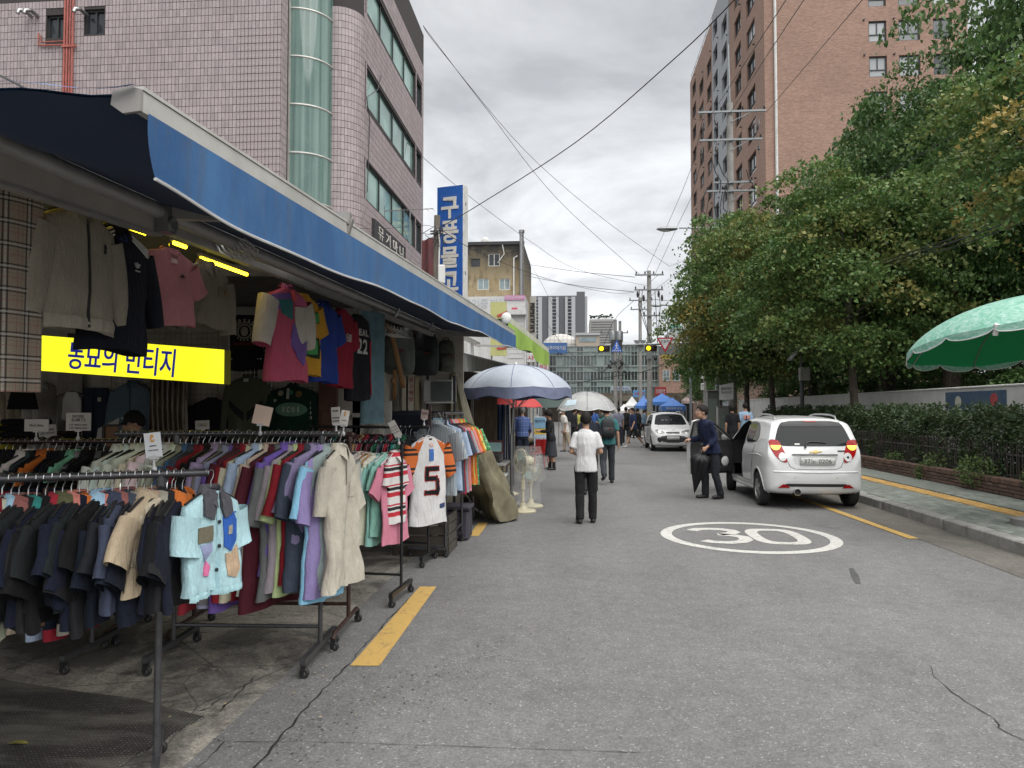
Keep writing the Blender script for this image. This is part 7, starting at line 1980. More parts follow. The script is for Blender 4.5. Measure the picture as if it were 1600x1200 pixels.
class Car:
 ZT=[(-.02,.60),(0,.68),(.01,.75),(.03,.845),(.06,.93),(.09,1.0),(.15,1.14),(.22,1.30),(.27,1.40),(.32,1.445),(.5,1.48),(1.0,1.51),(1.6,1.515),(2.0,1.485),(2.25,1.42),(2.5,1.28),(2.75,1.12),(2.95,1.01),(3.1,.965),(3.3,.90),(3.48,.80),(3.58,.70),(3.64,.56)]
 ZB=[(-.02,.44),(0,.36),(.02,.30),(.06,.255),(.2,.225),(.6,.20),(3.1,.19),(3.45,.20),(3.6,.26),(3.64,.38)]
 W=[(-.02,.42),(0,.56),(.012,.63),(.03,.68),(.07,.735),(.14,.77),(.3,.795),(.6,.80),(1.2,.785),(2.4,.785),(2.9,.80),(3.2,.785),(3.4,.74),(3.55,.66),(3.64,.50)]
 SF=[(.15,.92),(.3,.97),(.45,.995),(.6,1.0),(.70,.99),(.80,.992),(.88,.985),(.95,.955),(1.02,.93),(1.2,.855),(1.4,.765),(1.52,.70)]
 P=2.7
 def rc(s,y):return catmull([(-.02,.10),(.1,.13),(.3,.10),(.6,.13),(2.2,.14),(2.9,.12),(3.3,.10),(3.64,.12)],y)
 def zt(s,y):return catmull(s.ZT,y)
 def zb(s,y):return catmull(s.ZB,y)
 def side(s,y,z):return catmull(s.W,y)*catmull(s.SF,z)
 def hw(s,y,z):
  zt,zb=s.zt(y),s.zb(y)
  if z>=zt or z<=zb:return 0.0
  rc=min(s.rc(y),(zt-zb)*.45);zc=zt-rc;rb=.07
  if z>zc:return s.side(y,zc)*(1-((z-zc)/rc)**s.P)**(1/s.P)
  if z<zb+rb:return s.side(y,zb+rb)*(1-((zb+rb-z)/rb)**2.6*.999)**(1/2.6)
  return s.side(y,z)
 def inside(s,x,y,z):return abs(x)<s.hw(y,z)
 def rear(s,x,z):
  lo,hi=-.02,1.3
  for _ in range(26):
   m=(lo+hi)/2
   if s.inside(x,m,z):hi=m
   else:lo=m
  return hi
 def frontf(s,x,z):
  lo,hi=2.2,3.64
  for _ in range(26):
   m=(lo+hi)/2
   if s.inside(x,m,z):lo=m
   else:hi=m
  return lo
 def top(s,x,y):
  lo,hi=.5,1.7
  for _ in range(26):
   m=(lo+hi)/2
   if s.inside(x,y,m):lo=m
   else:hi=m
  return lo
 def shell(s):
  ys=[-.02,-.012,0,.006,.012,.02,.03,.04,.05,.06,.075]+list(np.arange(.09,.36,.018))+list(np.arange(.38,3.3,.07))+list(np.arange(3.32,3.6,.03))+[3.6,3.62,3.632,3.64]
  mb=MB();rings=[]
  for y in ys:
   zt,zb=s.zt(y),s.zb(y);rc=min(s.rc(y),(zt-zb)*.45);zc=zt-rc;rb=min(.07,(zt-zb)*.2);half=[]
   hb=s.side(y,zb+rb);hc=s.side(y,zc)
   for q in np.linspace(0,PI/2,7)[1:-1]:half.append((hb*math.sin(q)**(2/2.6),zb+rb-rb*math.cos(q)**(2/2.6)))
   for q in np.linspace(zb+rb,zc,18):half.append((s.side(y,q),q))
   for q in np.linspace(0,PI/2,15)[1:]:half.append((hc*math.cos(q)**(2/s.P)if q<PI/2-1e-6 else 0,zc+rc*math.sin(q)**(2/s.P)))
   ring=[Vector((x,y,z))for x,z in half]+[Vector((-x,y,z))for x,z in half[:-1][::-1]]
   ring=[Vector((0,y,zb))]+ring
   rings.append(ring)
  mb._rings(rings,True,True)
  return mb
 def patch(s,pts,surf,off=.006,n=5,inset=.0,steps=(.04,.15,.28,.4,.52,.64,.74,.83,.91,.96,1.0)):
  """shell piece lying on the bodywork: outline pts, surf(a, b, off) -> point"""
  cx=sum(p[0]for p in pts)/len(pts);cz=sum(p[1]for p in pts)/len(pts);o_=[]
  for a,b in zip(pts,pts[1:]+pts[:1]):
   for i in range(n):o_.append((lerp(a[0],b[0],i/n),lerp(a[1],b[1],i/n)))
  rings=[[surf(cx+(p[0]-cx)*f,cz+(p[1]-cz)*f,off)for p in o_]for f in steps]
  rings.append([surf(p[0],p[1],-.012)for p in o_])
  mb=MB();mb._rings(rings,True,False);return mb
 def S_rear(s,x,z,off):y=s.rear(x,z);return Vector((x,y-off,z+(off*.3 if z>.9 else 0)))
 def S_front(s,x,z,off):y=s.frontf(x,z);return Vector((x,y+off,z))
 def S_side(s,sd):return lambda y,z,off:Vector((sd*(s.hw(y,z)+off),y,z))
 def S_top(s,x,y,off):return Vector((x,y+off*.4,s.top(x,y)+off*.9))
def smooth_pts(pts,k=3):
 """round a closed outline"""
 for _ in range(k):
  q=[]
  for a,b in zip(pts,pts[1:]+pts[:1]):q+=[(a[0]*.75+b[0]*.25,a[1]*.75+b[1]*.25),(a[0]*.25+b[0]*.75,a[1]*.25+b[1]*.75)]
  pts=q
 return pts
def boolean_cut(me,cutters,name,mat2):
 me.materials.append(mat2)
 o=bpy.data.objects.new('tmp',me);COL.objects.link(o);tmp=[o]
 for c in cutters:
  cm=c.mesh('cut',mat2,smooth=False);co=bpy.data.objects.new('cut',cm);COL.objects.link(co);tmp.append(co)
  md=o.modifiers.new('b','BOOLEAN');md.operation='DIFFERENCE';md.object=co;md.solver='EXACT'
  try:md.material_mode='TRANSFER'
  except Exception:pass
 dg=bpy.context.evaluated_depsgraph_get()
 m2=bpy.data.meshes.new_from_object(o.evaluated_get(dg));m2.name=name
 for q in tmp:bpy.data.objects.remove(q)
 return m2
def wheel(parent,c,sd,rad=.285,wd=.165,spokes=5,turn=0.0):
 c=Vector(c)
 prof=[(rad*.62,-wd*.46),(rad*.90,-wd*.5),(rad*.985,-wd*.38),(rad,-wd*.2),(rad,wd*.2),(rad*.985,wd*.38),(rad*.90,wd*.5),(rad*.62,wd*.46)]
 w_=MB().lathe(prof,40,(0,0,0),'X',False,False)
 for a in(-.05,0,.05):w_.lathe([(rad*1.003,a-.004),(rad*1.003,a+.004)],40,(0,0,0),'X',False,False)
 t=w_.build('wheel',m_tyre,parent,world=False);t.location=c;t.rotation_euler=(0,0,turn)
 r=MB();x0=sd*wd*.42
 r.lathe([(rad*.66,sd*wd*.30),(rad*.66,x0),(rad*.60,x0+sd*.006),(rad*.585,x0-sd*.02),(rad*.58,-sd*wd*.3)],36,(0,0,0),'X',False,False)
 for i in range(spokes):
  for da in(-.16,.16):
   a=2*PI*i/spokes+da;a0_=2*PI*i/spokes+da*.4
   r.beam((x0-sd*.004,math.cos(a0_)*rad*.12,math.sin(a0_)*rad*.12),(x0-sd*.012,math.cos(a)*rad*.60,math.sin(a)*rad*.60),.036,.020,up=(1,0,0))
 r.lathe([(.002,x0+sd*.006),(rad*.14,x0+sd*.004),(rad*.17,x0-sd*.012),(rad*.16,x0-sd*.03)],16,(0,0,0),'X',False,False)
 r.build('rim',m_alloy,t,world=False)
 MB().lathe([(.002,0),(rad*.57,0),(rad*.57,-sd*.01),(.002,-sd*.01)],24,(x0-sd*.075,0,0),'X').build('brake_disc',m_blkp,t,world=False)
def make_car(label,loc,rz,cut_door=False,front=False):
 s=Car();t=thing('parked_car',label,'car',loc,rz,'white cars');MW.pop(t.name,None)
 me=s.shell().mesh('body',m_car,angle=180)
 cuts=[]
 for y in(.56,2.935):
  for sd in(-1,1):cuts.append(MB().lathe([(.332,-.22),(.332,.22)],36,(sd*.74,y,.295),'X'))
 if cut_door:
  dp=[(1.70,.37),(1.70,1.415),(2.12,1.41),(2.70,1.03),(2.74,.45),(2.64,.36)]
  cuts.append(MB().prism([(-.95,a,b)for a,b in dp],(.62,0,0)))
 m2=boolean_cut(me,cuts,'body',m_int2)
 m2.polygons.foreach_set('use_smooth',[True]*len(m2.polygons));m2.set_sharp_from_angle(angle=R(38))
 body=link('body',m2,t,world=False)
 for y in(.56,2.935):
  for sd in(-1,1):wheel(t,(sd*.715,y,.285),sd,turn=-.28 if(y>2 and cut_door)else 0)
 B=lambda mb,n,m,par=None,angle=50,**k:mb.build(n,m,par or t,world=False,angle=angle,**k)
 for sd in(-1,1):
  rw=smooth_pts([(1.655,1.395),(1.655,1.02),(1.0,1.045),(.74,1.12),(.80,1.24),(1.02,1.375),(1.3,1.41)],1)
  B(s.patch(rw,s.S_side(sd),.006),'side_window',m_cg)
  if not(cut_door and sd<0):
   fw2=smooth_pts([(1.72,1.40),(1.72,1.02),(2.66,1.0),(2.15,1.375),(1.95,1.41)],1)
   B(s.patch(fw2,s.S_side(sd),.004),'side_window',m_cg)
  B(s.patch([(1.64,1.0),(1.655,1.0),(1.655,1.40),(1.64,1.40)],s.S_side(sd),.006),'pillar_strip',m_blkp)
  for yy in(1.685,.90 if False else 1.0):
   pass
  B(MB().tube([s.S_side(sd)(y_,z_,.001)for y_,z_ in((1.69,1.0),(1.69,.7),(1.69,.42),(1.66,.37))],.004,5),'door_gap',m_gap)
  B(MB().tube([s.S_side(sd)(y_,z_,.001)for y_,z_ in((.93,1.02),(.90,.9),(.93,.75),(.98,.6),(1.0,.45),(1.05,.37),(1.66,.36))],.004,5),'door_gap',m_gap)
  B(MB().tube([s.S_side(sd)(y_,z_,-.006)for y_,z_ in((.16,.80),(.35,.85),(.6,.865),(.9,.845),(1.2,.82),(1.6,.80))],[.004,.014,.016,.014,.010,.002],8),'body_crease',m_car)
  arch=[Vector((sd*(s.hw(.56+.345*math.cos(a),max(.24,.295+.345*math.sin(a)))-.004),.56+.345*math.cos(a),.295+.345*math.sin(a)))for a in np.linspace(-.12,PI+.12,24)]
  B(MB().tube(arch,.016,8),'wheel_arch_lip',m_car)
  B(MB().tube([s.S_side(sd)(y_,z_,-.012)for y_,z_ in((.92,.27),(1.2,.265),(1.8,.26),(2.55,.26))],.035,8,flat=.8),'side_sill',m_car)
  xr=.50*sd;pts=[(.50,.0),(.56,.05),(.8,.062),(1.2,.065),(1.6,.058),(1.85,.045),(1.95,.0)]
  B(MB().tube([(xr,y_,s.top(xr,y_)+dz_)for y_,dz_ in pts],.016,8),'roof_rail',m_alloy)
 ws=smooth_pts([(-.63,2.90),(0,2.935),(.63,2.90),(.60,2.66),(.55,2.4),(.49,2.22),(0,2.17),(-.49,2.22),(-.55,2.4),(-.60,2.66)],1)
 B(s.patch(ws,s.S_top,.008,8),'windscreen',m_cg)
 if not front:
  Sr=s.S_rear
  gl=smooth_pts([(-.625,1.03),(0,1.02),(.625,1.03),(.60,1.12),(.525,1.34),(.45,1.425),(0,1.432),(-.45,1.425),(-.525,1.34),(-.60,1.12)],1)
  B(s.patch(gl,Sr,.009,6),'rear_window',m_cg)
  sp=[(-.43,1.405),(.43,1.405),(.47,1.335),(-.47,1.335)]
  B(s.patch(sp,Sr,.016,12),'spoiler_band',m_blkp)
  B(s.patch([(-.10,1.428),(.10,1.428),(.10,1.412),(-.10,1.412)],Sr,.022),'high_brake_lamp',m_redl)
  lip=MB().tube([Vector((x,s.rear(x,1.437)+.02,1.445-.02*(abs(x)/.5)**3))for x in np.linspace(-.50,.50,21)],.022,8,flat=.7);B(lip,'roof_spoiler',m_car)
  for sd in(-1,1):
   tl=smooth_pts([(sd*a,b)for a,b in((.71,1.075),(.685,1.125),(.62,1.13),(.53,1.06),(.48,.95),(.435,.765),(.50,.76),(.60,.83),(.66,.92))],1)
   o=B(s.patch(tl,Sr,.010,3),'tail_lamp',m_redl)
   def cir(cx,cz,r,a0=0,a1=2*PI,n=18):return[(sd*(cx+r*math.cos(a)),cz+r*1.08*math.sin(a))for a in np.linspace(a0,a1,n,endpoint=False)]
   B(s.patch(cir(.605,1.03,.085),Sr,.016,1),'upper_lens',m_redl,o)
   B(s.patch([(sd*(.605+.080*math.cos(a)),1.035+.083*math.sin(a))for a in np.linspace(PI+.05,2*PI-.05,14)],Sr,.021,1),'indicator_lamp',m_amb,o)
   B(s.patch(cir(.515,.850,.062),Sr,.016,1),'reversing_lamp',m_wl,o)
   B(s.patch(cir(.515,.850,.018),Sr,.022,1),'lamp_bulb',m_chr,o)
  B(s.patch(smooth_pts([(-.36,.885),(.36,.885),(.31,.70),(-.31,.70)],1),Sr,.002,8),'plate_recess',M('white_recess_paint',(.50,.50,.49),.4))
  B(MB().beam(Sr(-.36,.892,.012),Sr(.36,.892,.012),.03,.018),'plate_handle_bar',m_chr)
  yp=min(s.rear(0,.72),s.rear(0,.84))-.012;c=Vector((.03,yp-.004,.785))
  pl_=B(MB().bbox(c,(.54,.012,.112),.004),'number_plate',m_plate)
  me=text_mesh('37노 0206',1,.02);a=np.empty(len(me.vertices)*3);me.vertices.foreach_get('co',a);a=a.reshape(-1,3)
  me.transform(Matrix.Translation(c+Vector((0,-.007,0)))@Matrix.Rotation(PI/2,4,'X')@Matrix.Diagonal((.43/np.ptp(a[:,0]),.072/np.ptp(a[:,1]),.03,1))@Matrix.Translation((-(a[:,0].max()+a[:,0].min())/2,-(a[:,1].max()+a[:,1].min())/2,0)))
  me.materials.clear();me.materials.append(m_ink);link('plate_lettering',me,pl_,world=False)
  for x in(-.255,.255):MB().lathe([(.001,-.003),(.009,-.003),(.009,.003)],8,c+Vector((x,-.008,0)),'Y').build('plate_screw',m_chr,pl_,world=False)
  B(MB().prism([c+Vector(q)for q in((-.275,-.0,-.06),(.275,0,-.06),(.275,0,.06),(-.275,0,.06))],(0,.01,0)),'plate_frame',m_chr)
  bt=[(-.10,.93),(-.03,.942),(-.022,.958),(.032,.958),(.03,.945),(.10,.945),(.092,.925),(.022,.922),(.016,.905),(-.038,.905),(-.034,.92),(-.105,.915)]
  B(s.patch([(x+.02,z)for x,z in bt],Sr,.012,2),'bow_tie_emblem',M('gold_emblem',(.45,.33,.14),.25,.8))
  wp=[(-.14,.99),(-.115,1.06),(-.06,1.085),(.05,1.085),(.20,1.07)]
  B(MB().tube([Sr(x,z,.022)for x,z in wp],[.018,.015,.013,.012,.009],8),'rear_wiper',m_blkp)
  B(s.patch([(.37,.955),(.48,.955),(.48,.935),(.37,.935)],Sr,.008),'model_badge',m_ink);B(s.patch([(.50,.955),(.53,.955),(.53,.935),(.50,.935)],Sr,.008),'model_badge',m_ink)
  B(s.patch([(-.50,.985),(-.22,.985),(-.22,.97),(-.50,.97)],Sr,.007),'maker_badge',m_chr)
  B(s.patch([(-.30,1.065),(-.22,1.065),(-.22,1.04),(-.30,1.04)],Sr,.010),'window_sticker',m_plate)
  sh_=[(-.64,1.02),(-.50,.955),(-.44,.78),(-.40,.69),(-.32,.655),(0,.648),(.32,.655),(.40,.69),(.44,.78),(.50,.955),(.64,1.02)]
  B(MB().tube([Sr(x,z,.0)for x,z in sum([[(lerp(a[0],b[0],i/5),lerp(a[1],b[1],i/5))for i in range(5)]for a,b in zip(sh_[:-1],sh_[1:])],[])+[sh_[-1]]],.0042,5),'tailgate_gap',m_gap)
  bl_=MB().tube([Sr(x,.60+.015*(abs(x)/.7)**2,-.014)for x in np.linspace(-.66,.66,41)],.022,8);B(bl_,'bumper_crease',m_car)
  B(s.patch([(-.46,.418),(.46,.418),(.54,.385),(.50,.37),(-.50,.37),(-.54,.385)],Sr,.004,8),'bumper_slot',m_blkp)
  for sd in(-1,1):B(s.patch([(sd*.45,.395),(sd*.52,.41),(sd*.60,.35),(sd*.41,.348)],Sr,.010,3),'reflector',m_redl)
  for x,z in((-.33,.53),(.33,.53)):B(MB().lathe([(.001,-.004),(.014,-.004),(.014,.004)],10,Sr(x,z,.004),'Y'),'parking_sensor',m_plate)
  ex=Vector((-.30,.0,.285));ex.y=-.035
  B(MB().lathe([(.048,0),(.055,-.0),(.055,.14),(.048,.14),(.046,.01)],18,ex,'Y',False,False),'exhaust_tip',m_chr)
  B(MB().lathe([(.001,.03),(.047,.03)],14,ex,'Y',False,False),'exhaust_bore',m_gap)
 if cut_door:
  hx_,hy_=-(s.hw(2.72,.8)-.01),2.72
  dr_=link('front_door',None,t,world=False);dr_.location=(hx_,hy_,0);dr_.rotation_euler=(0,0,-R(66))
  def outer(u,v):y,z=lerp(1.705,2.72,u),lerp(.37,1.03,v);y+=.02*(1-v);return Vector((-(s.hw(y,z))-hx_,y-hy_,z))
  def inner(u,v):p=outer(u,v);return p+Vector((.075+.02*math.sin(v*PI),.02*(u<.02)-.0,0))
  MB().grid(outer,12,10).build('door_skin',m_car,dr_,world=False,angle=180)
  MB().grid(inner,12,10).build('door_trim',m_int2,dr_,world=False,angle=180)
  eg=MB()
  for f in(lambda a,b:(0.0,b),lambda a,b:(1.0,b)):eg.grid(lambda a,b:outer(*f(a,b)).lerp(inner(*f(a,b)),a),3,10)
  eg.grid(lambda a,b:outer(b,0).lerp(inner(b,0),a),3,10).grid(lambda a,b:outer(b,1).lerp(inner(b,1),a),3,10)
  eg.build('door_edge',m_car,dr_,world=False)
  def fr_(y,z):return Vector((-(s.hw(y,z))-hx_+.03,y-hy_,z))
  arc_=[fr_(1.705,1.02),fr_(1.71,1.2),fr_(1.72,1.385)]+[fr_(y,z)for y,z in((1.80,1.405),(2.0,1.405),(2.15,1.375),(2.4,1.22),(2.70,1.02))]
  MB().tube(arc_,.030,8,flat=.8).build('window_frame',m_car,dr_,world=False)
  MB().tube([p+Vector((.035,.01,-.005))for p in arc_],.022,6).build('window_seal',m_blkp,dr_,world=False)
  MB().poly([fr_(1.71,1.02),fr_(1.72,1.38),fr_(2.13,1.375),fr_(2.68,1.02)]).build('door_glass',m_cgt,dr_,world=False,smooth=False)
  MB().bbox(inner(.45,.62)+Vector((.02,0,0)),(.06,.55,.07),.02).build('armrest',m_blkp,dr_,world=False)
  MB().bbox(inner(.5,.12)+Vector((.02,0,0)),(.05,.8,.10),.02).build('door_pocket',m_blkp,dr_,world=False)
  MB().lathe([(.002,.0),(.07,.0),(.085,-.012)],20,inner(.80,.36)+Vector((.018,0,0)),'X',sx=1,sy=1.2).build('speaker_grille',m_wl,dr_,world=False)
  mr_=MB().ball(outer(.86,1)+Vector((-.10,.05,.04)),(.09,.05,.065),12,8);mr_.build('door_mirror',m_car,dr_,world=False)
  MB().bbox((-.35,1.85,.62),(.46,.5,.18),.05).bbox((-.35,1.62,.95),(.46,.16,.62),.06).bbox((-.35,1.60,1.32),(.26,.1,.16),.04).build('front_seat',m_int2,t,world=False)
  MB().tube([(-.40,2.36,.92),(-.40,2.30,1.0)],.02).tube([(-.36+.17*math.cos(a),2.30+.05*math.sin(a),.98+.16*math.sin(a))for a in np.linspace(0,2*PI,21)],.014,6).build('steering_wheel',m_blkp,t,world=False)
 else:
  for sd in((-1,1)if front else(1,)):
   B(MB().ball((sd*.90,2.42,1.02),(.10,.05,.065),12,8).tube([(sd*.76,2.46,.99),(sd*.88,2.43,1.0)],.02),'door_mirror',m_blkp if front else m_car)
 if front:
  Sf=s.S_front
  for sd in(-1,1):
   hl=smooth_pts([(sd*a,b)for a,b in((.30,.74),(.36,.80),(.55,.85),(.66,.845),(.655,.76),(.52,.70),(.36,.70))],1)
   o=B(s.patch(hl,Sf,.010,3),'headlamp',M('grey_headlamp_lens',(.16,.165,.17),.1,coat=.6,var=.3,vs=30))
   B(s.patch([(sd*(.50+.05*math.cos(a)),.77+.05*math.sin(a))for a in np.linspace(0,2*PI,14,endpoint=False)],Sf,.016,1),'lamp_reflector',m_chr,o)
   fg=smooth_pts([(sd*a,b)for a,b in((.42,.57),(.56,.56),(.60,.50),(.58,.38),(.47,.36),(.40,.46))],1)
   B(s.patch(fg,Sf,.006,3),'fog_lamp_recess',m_blkp)
   B(MB().tube([Sf(sd*x_,z_,.0)for x_,z_ in((.28,.86),(.40,.90),(.55,.92))],.004,5),'bonnet_gap',m_gap)
  B(s.patch(smooth_pts([(-.27,.755),(.27,.755),(.25,.70),(.06,.695),(0,.715),(-.06,.695),(-.25,.70)],1),Sf,.008,4),'grille_opening',m_blkp)
  B(MB().tube([Sf(x,.757,.008)for x in np.linspace(-.27,.27,15)],.007,6),'grille_chrome',m_chr)
  B(s.patch(smooth_pts([(-.46,.63),(.46,.63),(.46,.50),(.38,.35),(-.38,.35),(-.46,.50)],1),Sf,.006,4),'lower_grille',m_blkp)
  c=Vector((0,s.frontf(0,.55)+.018,.535))
  pl_=B(MB().bbox(c,(.46,.012,.11),.004),'number_plate',m_plate)
  me=text_mesh('32너 8264',1,.02);a=np.empty(len(me.vertices)*3);me.vertices.foreach_get('co',a);a=a.reshape(-1,3)
  me.transform(Matrix.Translation(c+Vector((0,.007,0)))@Matrix.Rotation(PI,4,'Z')@Matrix.Rotation(PI/2,4,'X')@Matrix.Diagonal((.38/np.ptp(a[:,0]),.07/np.ptp(a[:,1]),.03,1))@Matrix.Translation((-(a[:,0].max()+a[:,0].min())/2,-(a[:,1].max()+a[:,1].min())/2,0)))
  me.materials.clear();me.materials.append(m_ink);link('plate_lettering',me,pl_,world=False)
  for x0,x1 in((-.45,-.05),(.02,.42)):B(MB().tube([s.S_top(lerp(x0,x1,t_),2.84-.05*t_,.010)for t_ in np.linspace(0,1,6)],.008,6),'windscreen_wiper',m_blkp)
  B(MB().ball((0,s.frontf(0,.83)+.004,.83),(.045,.012,.022),12,6),'oval_emblem',m_chr)
 return t,s
pr,pf=G(1189,789),G(1143,766)
hd=(pf-pr);rz=math.atan2(-hd.x,hd.y)
m3=Matrix.Rotation(rz,3,'Z');org=pr-m3@Vector((-.735,.56,0))
car_a,sA=make_car('white hatchback parked by the kerb with its driver door open and indicators lit',org,rz,cut_door=True)
pn=G(1052,706)
car_b,sB=make_car('white hatchback facing this way further down the road',(0,0,0),PI,front=True)
car_b.location=Vector((pn.x,pn.y,0))+Vector((0,3.60,0))
# = LEFT SIDE: UMBRELLA, FAN, TABLES, CANOPIES
def ring_dome(name,c,r,h,lobes,mat,parent,sag=.06,lip=0.0,lipm=None,lipd=.10,world=True,drop=1.0):
 f=dome(c,r,h,lobes,0.02,sag)
 MB().grid(f,lobes*8,9,cu=True).build(name,mat,parent,angle=180,recalc=False)
 return f
k=N('blue_grey_umbrella_cloth');v=k.co();k.base(k.mix(k.mr(k.noise(v,2.5,5,.6),.35,.7),(.27,.30,.35),(.36,.39,.43)));k.val(Roughness=.7);m_umb=k.m
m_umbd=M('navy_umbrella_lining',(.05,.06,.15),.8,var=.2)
ub=G(799,790);up_=thing('market_umbrella','large faded blue-grey market umbrella over the table and fans','umbrella',ub)
dep=proj(ub)[2]
ctop=AD(806,570,dep);r_u=(AD(892,610,dep)-AD(719,610,dep)).length/2;hh=ctop.z-AD(800,608,dep).z
ctop=Vector((ctop.x,ctop.y,ctop.z))
f=ring_dome('canopy',ctop,r_u,hh,8,m_umb,up_,.05)
MB().grid(lambda s,t:f(s,1)+Vector((0,0,-.004-t*(.155+.02*math.cos(8*2*PI*s))))+(f(s,1)-ctop)*(.012*t),96,3,cu=True).build('valance',M('navy_grey_valance',(.13,.15,.23),.8,var=.25,vs=4),up_,angle=180)
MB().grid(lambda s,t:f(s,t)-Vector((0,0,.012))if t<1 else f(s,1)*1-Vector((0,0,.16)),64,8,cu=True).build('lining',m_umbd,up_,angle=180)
for i in range(8):
 MB().tube([f(i/8,t)-Z*.02 for t in np.linspace(0,1,8)],.008,5).build('rib',m_steel,up_)
 MB().tube([f(i/8,t)+Z*.003 for t in np.linspace(.03,1,10)],.004,4).build('seam',m_umbd,up_)
 MB().tube([ctop+Z*-.75,f(i/8,.62)-Z*.03],.006,5).build('strut',m_steel,up_)
MB().tube([ub+Z*.05,Vector((ub.x,ub.y,1.2))],.024,10).tube([Vector((ub.x,ub.y,1.15)),ctop-Z*.02],.018,10).build('pole',m_steel,up_)
MB().lathe([(.24,0),(.25,.03),(.20,.07),(.05,.09),(.04,.22)],20,(ub.x,ub.y,0)).build('base',M('concrete_base',(.22,.21,.2),.9),up_)
MB().ball(ctop+Z*.015,(.03,.03,.03),8,5).build('finial',m_swhite,up_)
m_cream=M('yellowed_cream_plastic',(.46,.42,.30),.4,var=.06)
bagm=N('thin_plastic_bag');bagm.base((.8,.8,.79));bagm.val(Roughness=.2,Alpha=.13);bagm.b.inputs['Specular IOR Level'].default_value=.9
nb_=bagm.noise(bagm.co(),14,4,.6,1.5);bagm.bump(nb_,1.0,.04)
def fan(label,base,h=.80,head_dir=(-.85,-.5),bag=True,R_=.20):
 t=thing('pedestal_fan',label,'fan',base,0,'pedestal fans');b=Vector(base)
 MB().lathe([(.01,0),(.21,0),(.215,.02),(.19,.04),(.09,.055),(.055,.09),(.045,.14)],24,b).build('base',m_cream,t)
 MB().tube([b+Z*.1,b+Z*(h-.18)],[.026,.020],10).bbox(b+Z*.42,(.07,.07,.16),.015).build('stand',m_cream,t)
 d=Vector((*head_dir,0)).normalized();hc=b+Z*h;q=d.to_track_quat('Z','Y').to_matrix()
 def rot(mb):
  mb.v=[tuple(hc+q@Vector(p))for p in mb.v];return mb
 rot(MB().lathe([(.01,-.18),(.06,-.17),(.085,-.12),(.085,-.03),(.05,0),(.02,.02)],16)).build('motor',m_cream,t)
 cg=MB()
 for i in range(40):
  a=2*PI*i/40;cg.tube([(.03*math.cos(a),.03*math.sin(a),-.035),(R_*.9*math.cos(a),R_*.9*math.sin(a),-.03),(R_*math.cos(a),R_*math.sin(a),.03),(R_*.92*math.cos(a),R_*.92*math.sin(a),.085),(.04*math.cos(a),.04*math.sin(a),.105)],.0016,4)
 rot(cg).build('wire_cage',m_cream,t,kind='stuff')
 rot(MB().tube([(R_*math.cos(a),R_*math.sin(a),.03)for a in np.linspace(0,2*PI,33)],.007,6)).build('cage_ring',m_cream,t)
 rot(MB().lathe([(.002,.10),(.045,.10),(.045,.112),(.002,.114)],14)).build('cage_cap',m_cream,t)
 for i in range(3):
  a=2*PI*i/3
  def bl(s,u):r_=lerp(.03,R_*.85,s);an_=a+(u-.5)*1.5*(1-.25*s);return Vector((r_*math.cos(an_),r_*math.sin(an_),.02+.045*(u-.5)))
  rot(MB().grid(bl,5,5)).build('blade',M('pale_green_blade',(.30,.42,.40),.25),t)
 if bag:
  def bg(s,u):
   a=2*PI*s;rr=[.20,.225,.225,.19,.13,.11,.14,.17][min(7,int(u*7.99))];rr+=.035*noise.noise(Vector((math.cos(a)*2,math.sin(a)*2,u*5)))
   z=lerp(h+.24,.10,u);return b+Vector((.02+.07*(1-u),-.02,0))+Vector((rr*math.cos(a),rr*math.sin(a)*.8,z+.03*math.sin(a*3)*(u>.9)))
  MB().grid(bg,28,14,cu=True).build('plastic_cover',bagm.m,t,angle=180,recalc=False)
 return t
fan('cream pedestal fan with a clear bag over its head, at the road edge',G(817,800))
fan('second cream pedestal fan wrapped in clear plastic just behind the first',G(829,792),.62,(.7,-.7))
fb_=G(795,773)
ft=thing('fan_base','loose round cream fan base lying by the umbrella pole','fan base',fb_)
MB().lathe([(.01,0),(.19,0),(.195,.02),(.17,.04),(.07,.06),(.045,.10),(.04,.16)],22,fb_).build('base_plate',m_cream,ft)
k=N('olive_tarpaulin');v=k.co();n_=k.noise(v,5,5,.6)
k.base(k.mix(k.mr(n_,.35,.7),(.15,.135,.085),(.25,.225,.15)));k.val(Roughness=.38);k.bump(k.noise(k.scale(v,(1,1,.3)),7,4,.6,1.5),.5,.03);m_tarp=k.m
ta,tb=AD(709,586,11.0),AD(730,668,11.0)
def tied(s,t):
 a=2*PI*s;c=ta.lerp(AD(722,690,11.0),t);w_=lerp(.045,.19,t**.8)*(1+.3*math.cos(6*a)+.12*math.sin(11*a));return c+Vector((w_*math.cos(a),w_*.7*math.sin(a),0))
o=MB().grid(tied,64,12,cu=True).ball(ta,(.07,.06,.05),10,6).build('tied_curtain',m_tarp,angle=180);tag(o,'khaki tarpaulin curtain gathered and tied at the end of the clothes stall','tarpaulin')
tp=[AD(735,690,9.6),AD(752,690,9.9)];gl_=[G(728,770),G(744,795),G(762,812),G(784,819),G(806,814),G(800,796)]
def sheet(s,t):
 top_p=AD(lerp(730,760,s),690,lerp(9.0,10.3,s))
 j=s*4.999;i=int(j);bot=gl_[i].lerp(gl_[i+1],j-i);p=top_p.lerp(bot,t)
 p.z=lerp(top_p.z,.012,min(1,t**.8))+.0
 fold=(math.sin(s*15+2*t)*.10+math.sin(s*37-3*t)*.045)*(t*(1-t)*3+.18)+.04*noise.noise(Vector((s*6,t*5,2)))
 return p+Vector((fold,fold*.8,abs(fold)*.6*t+.006))
o=MB().grid(sheet,70,30).build('tarpaulin',m_tarp,angle=180);tag(o,'olive tarpaulin sheet trailing from the street rack onto the road','tarpaulin')
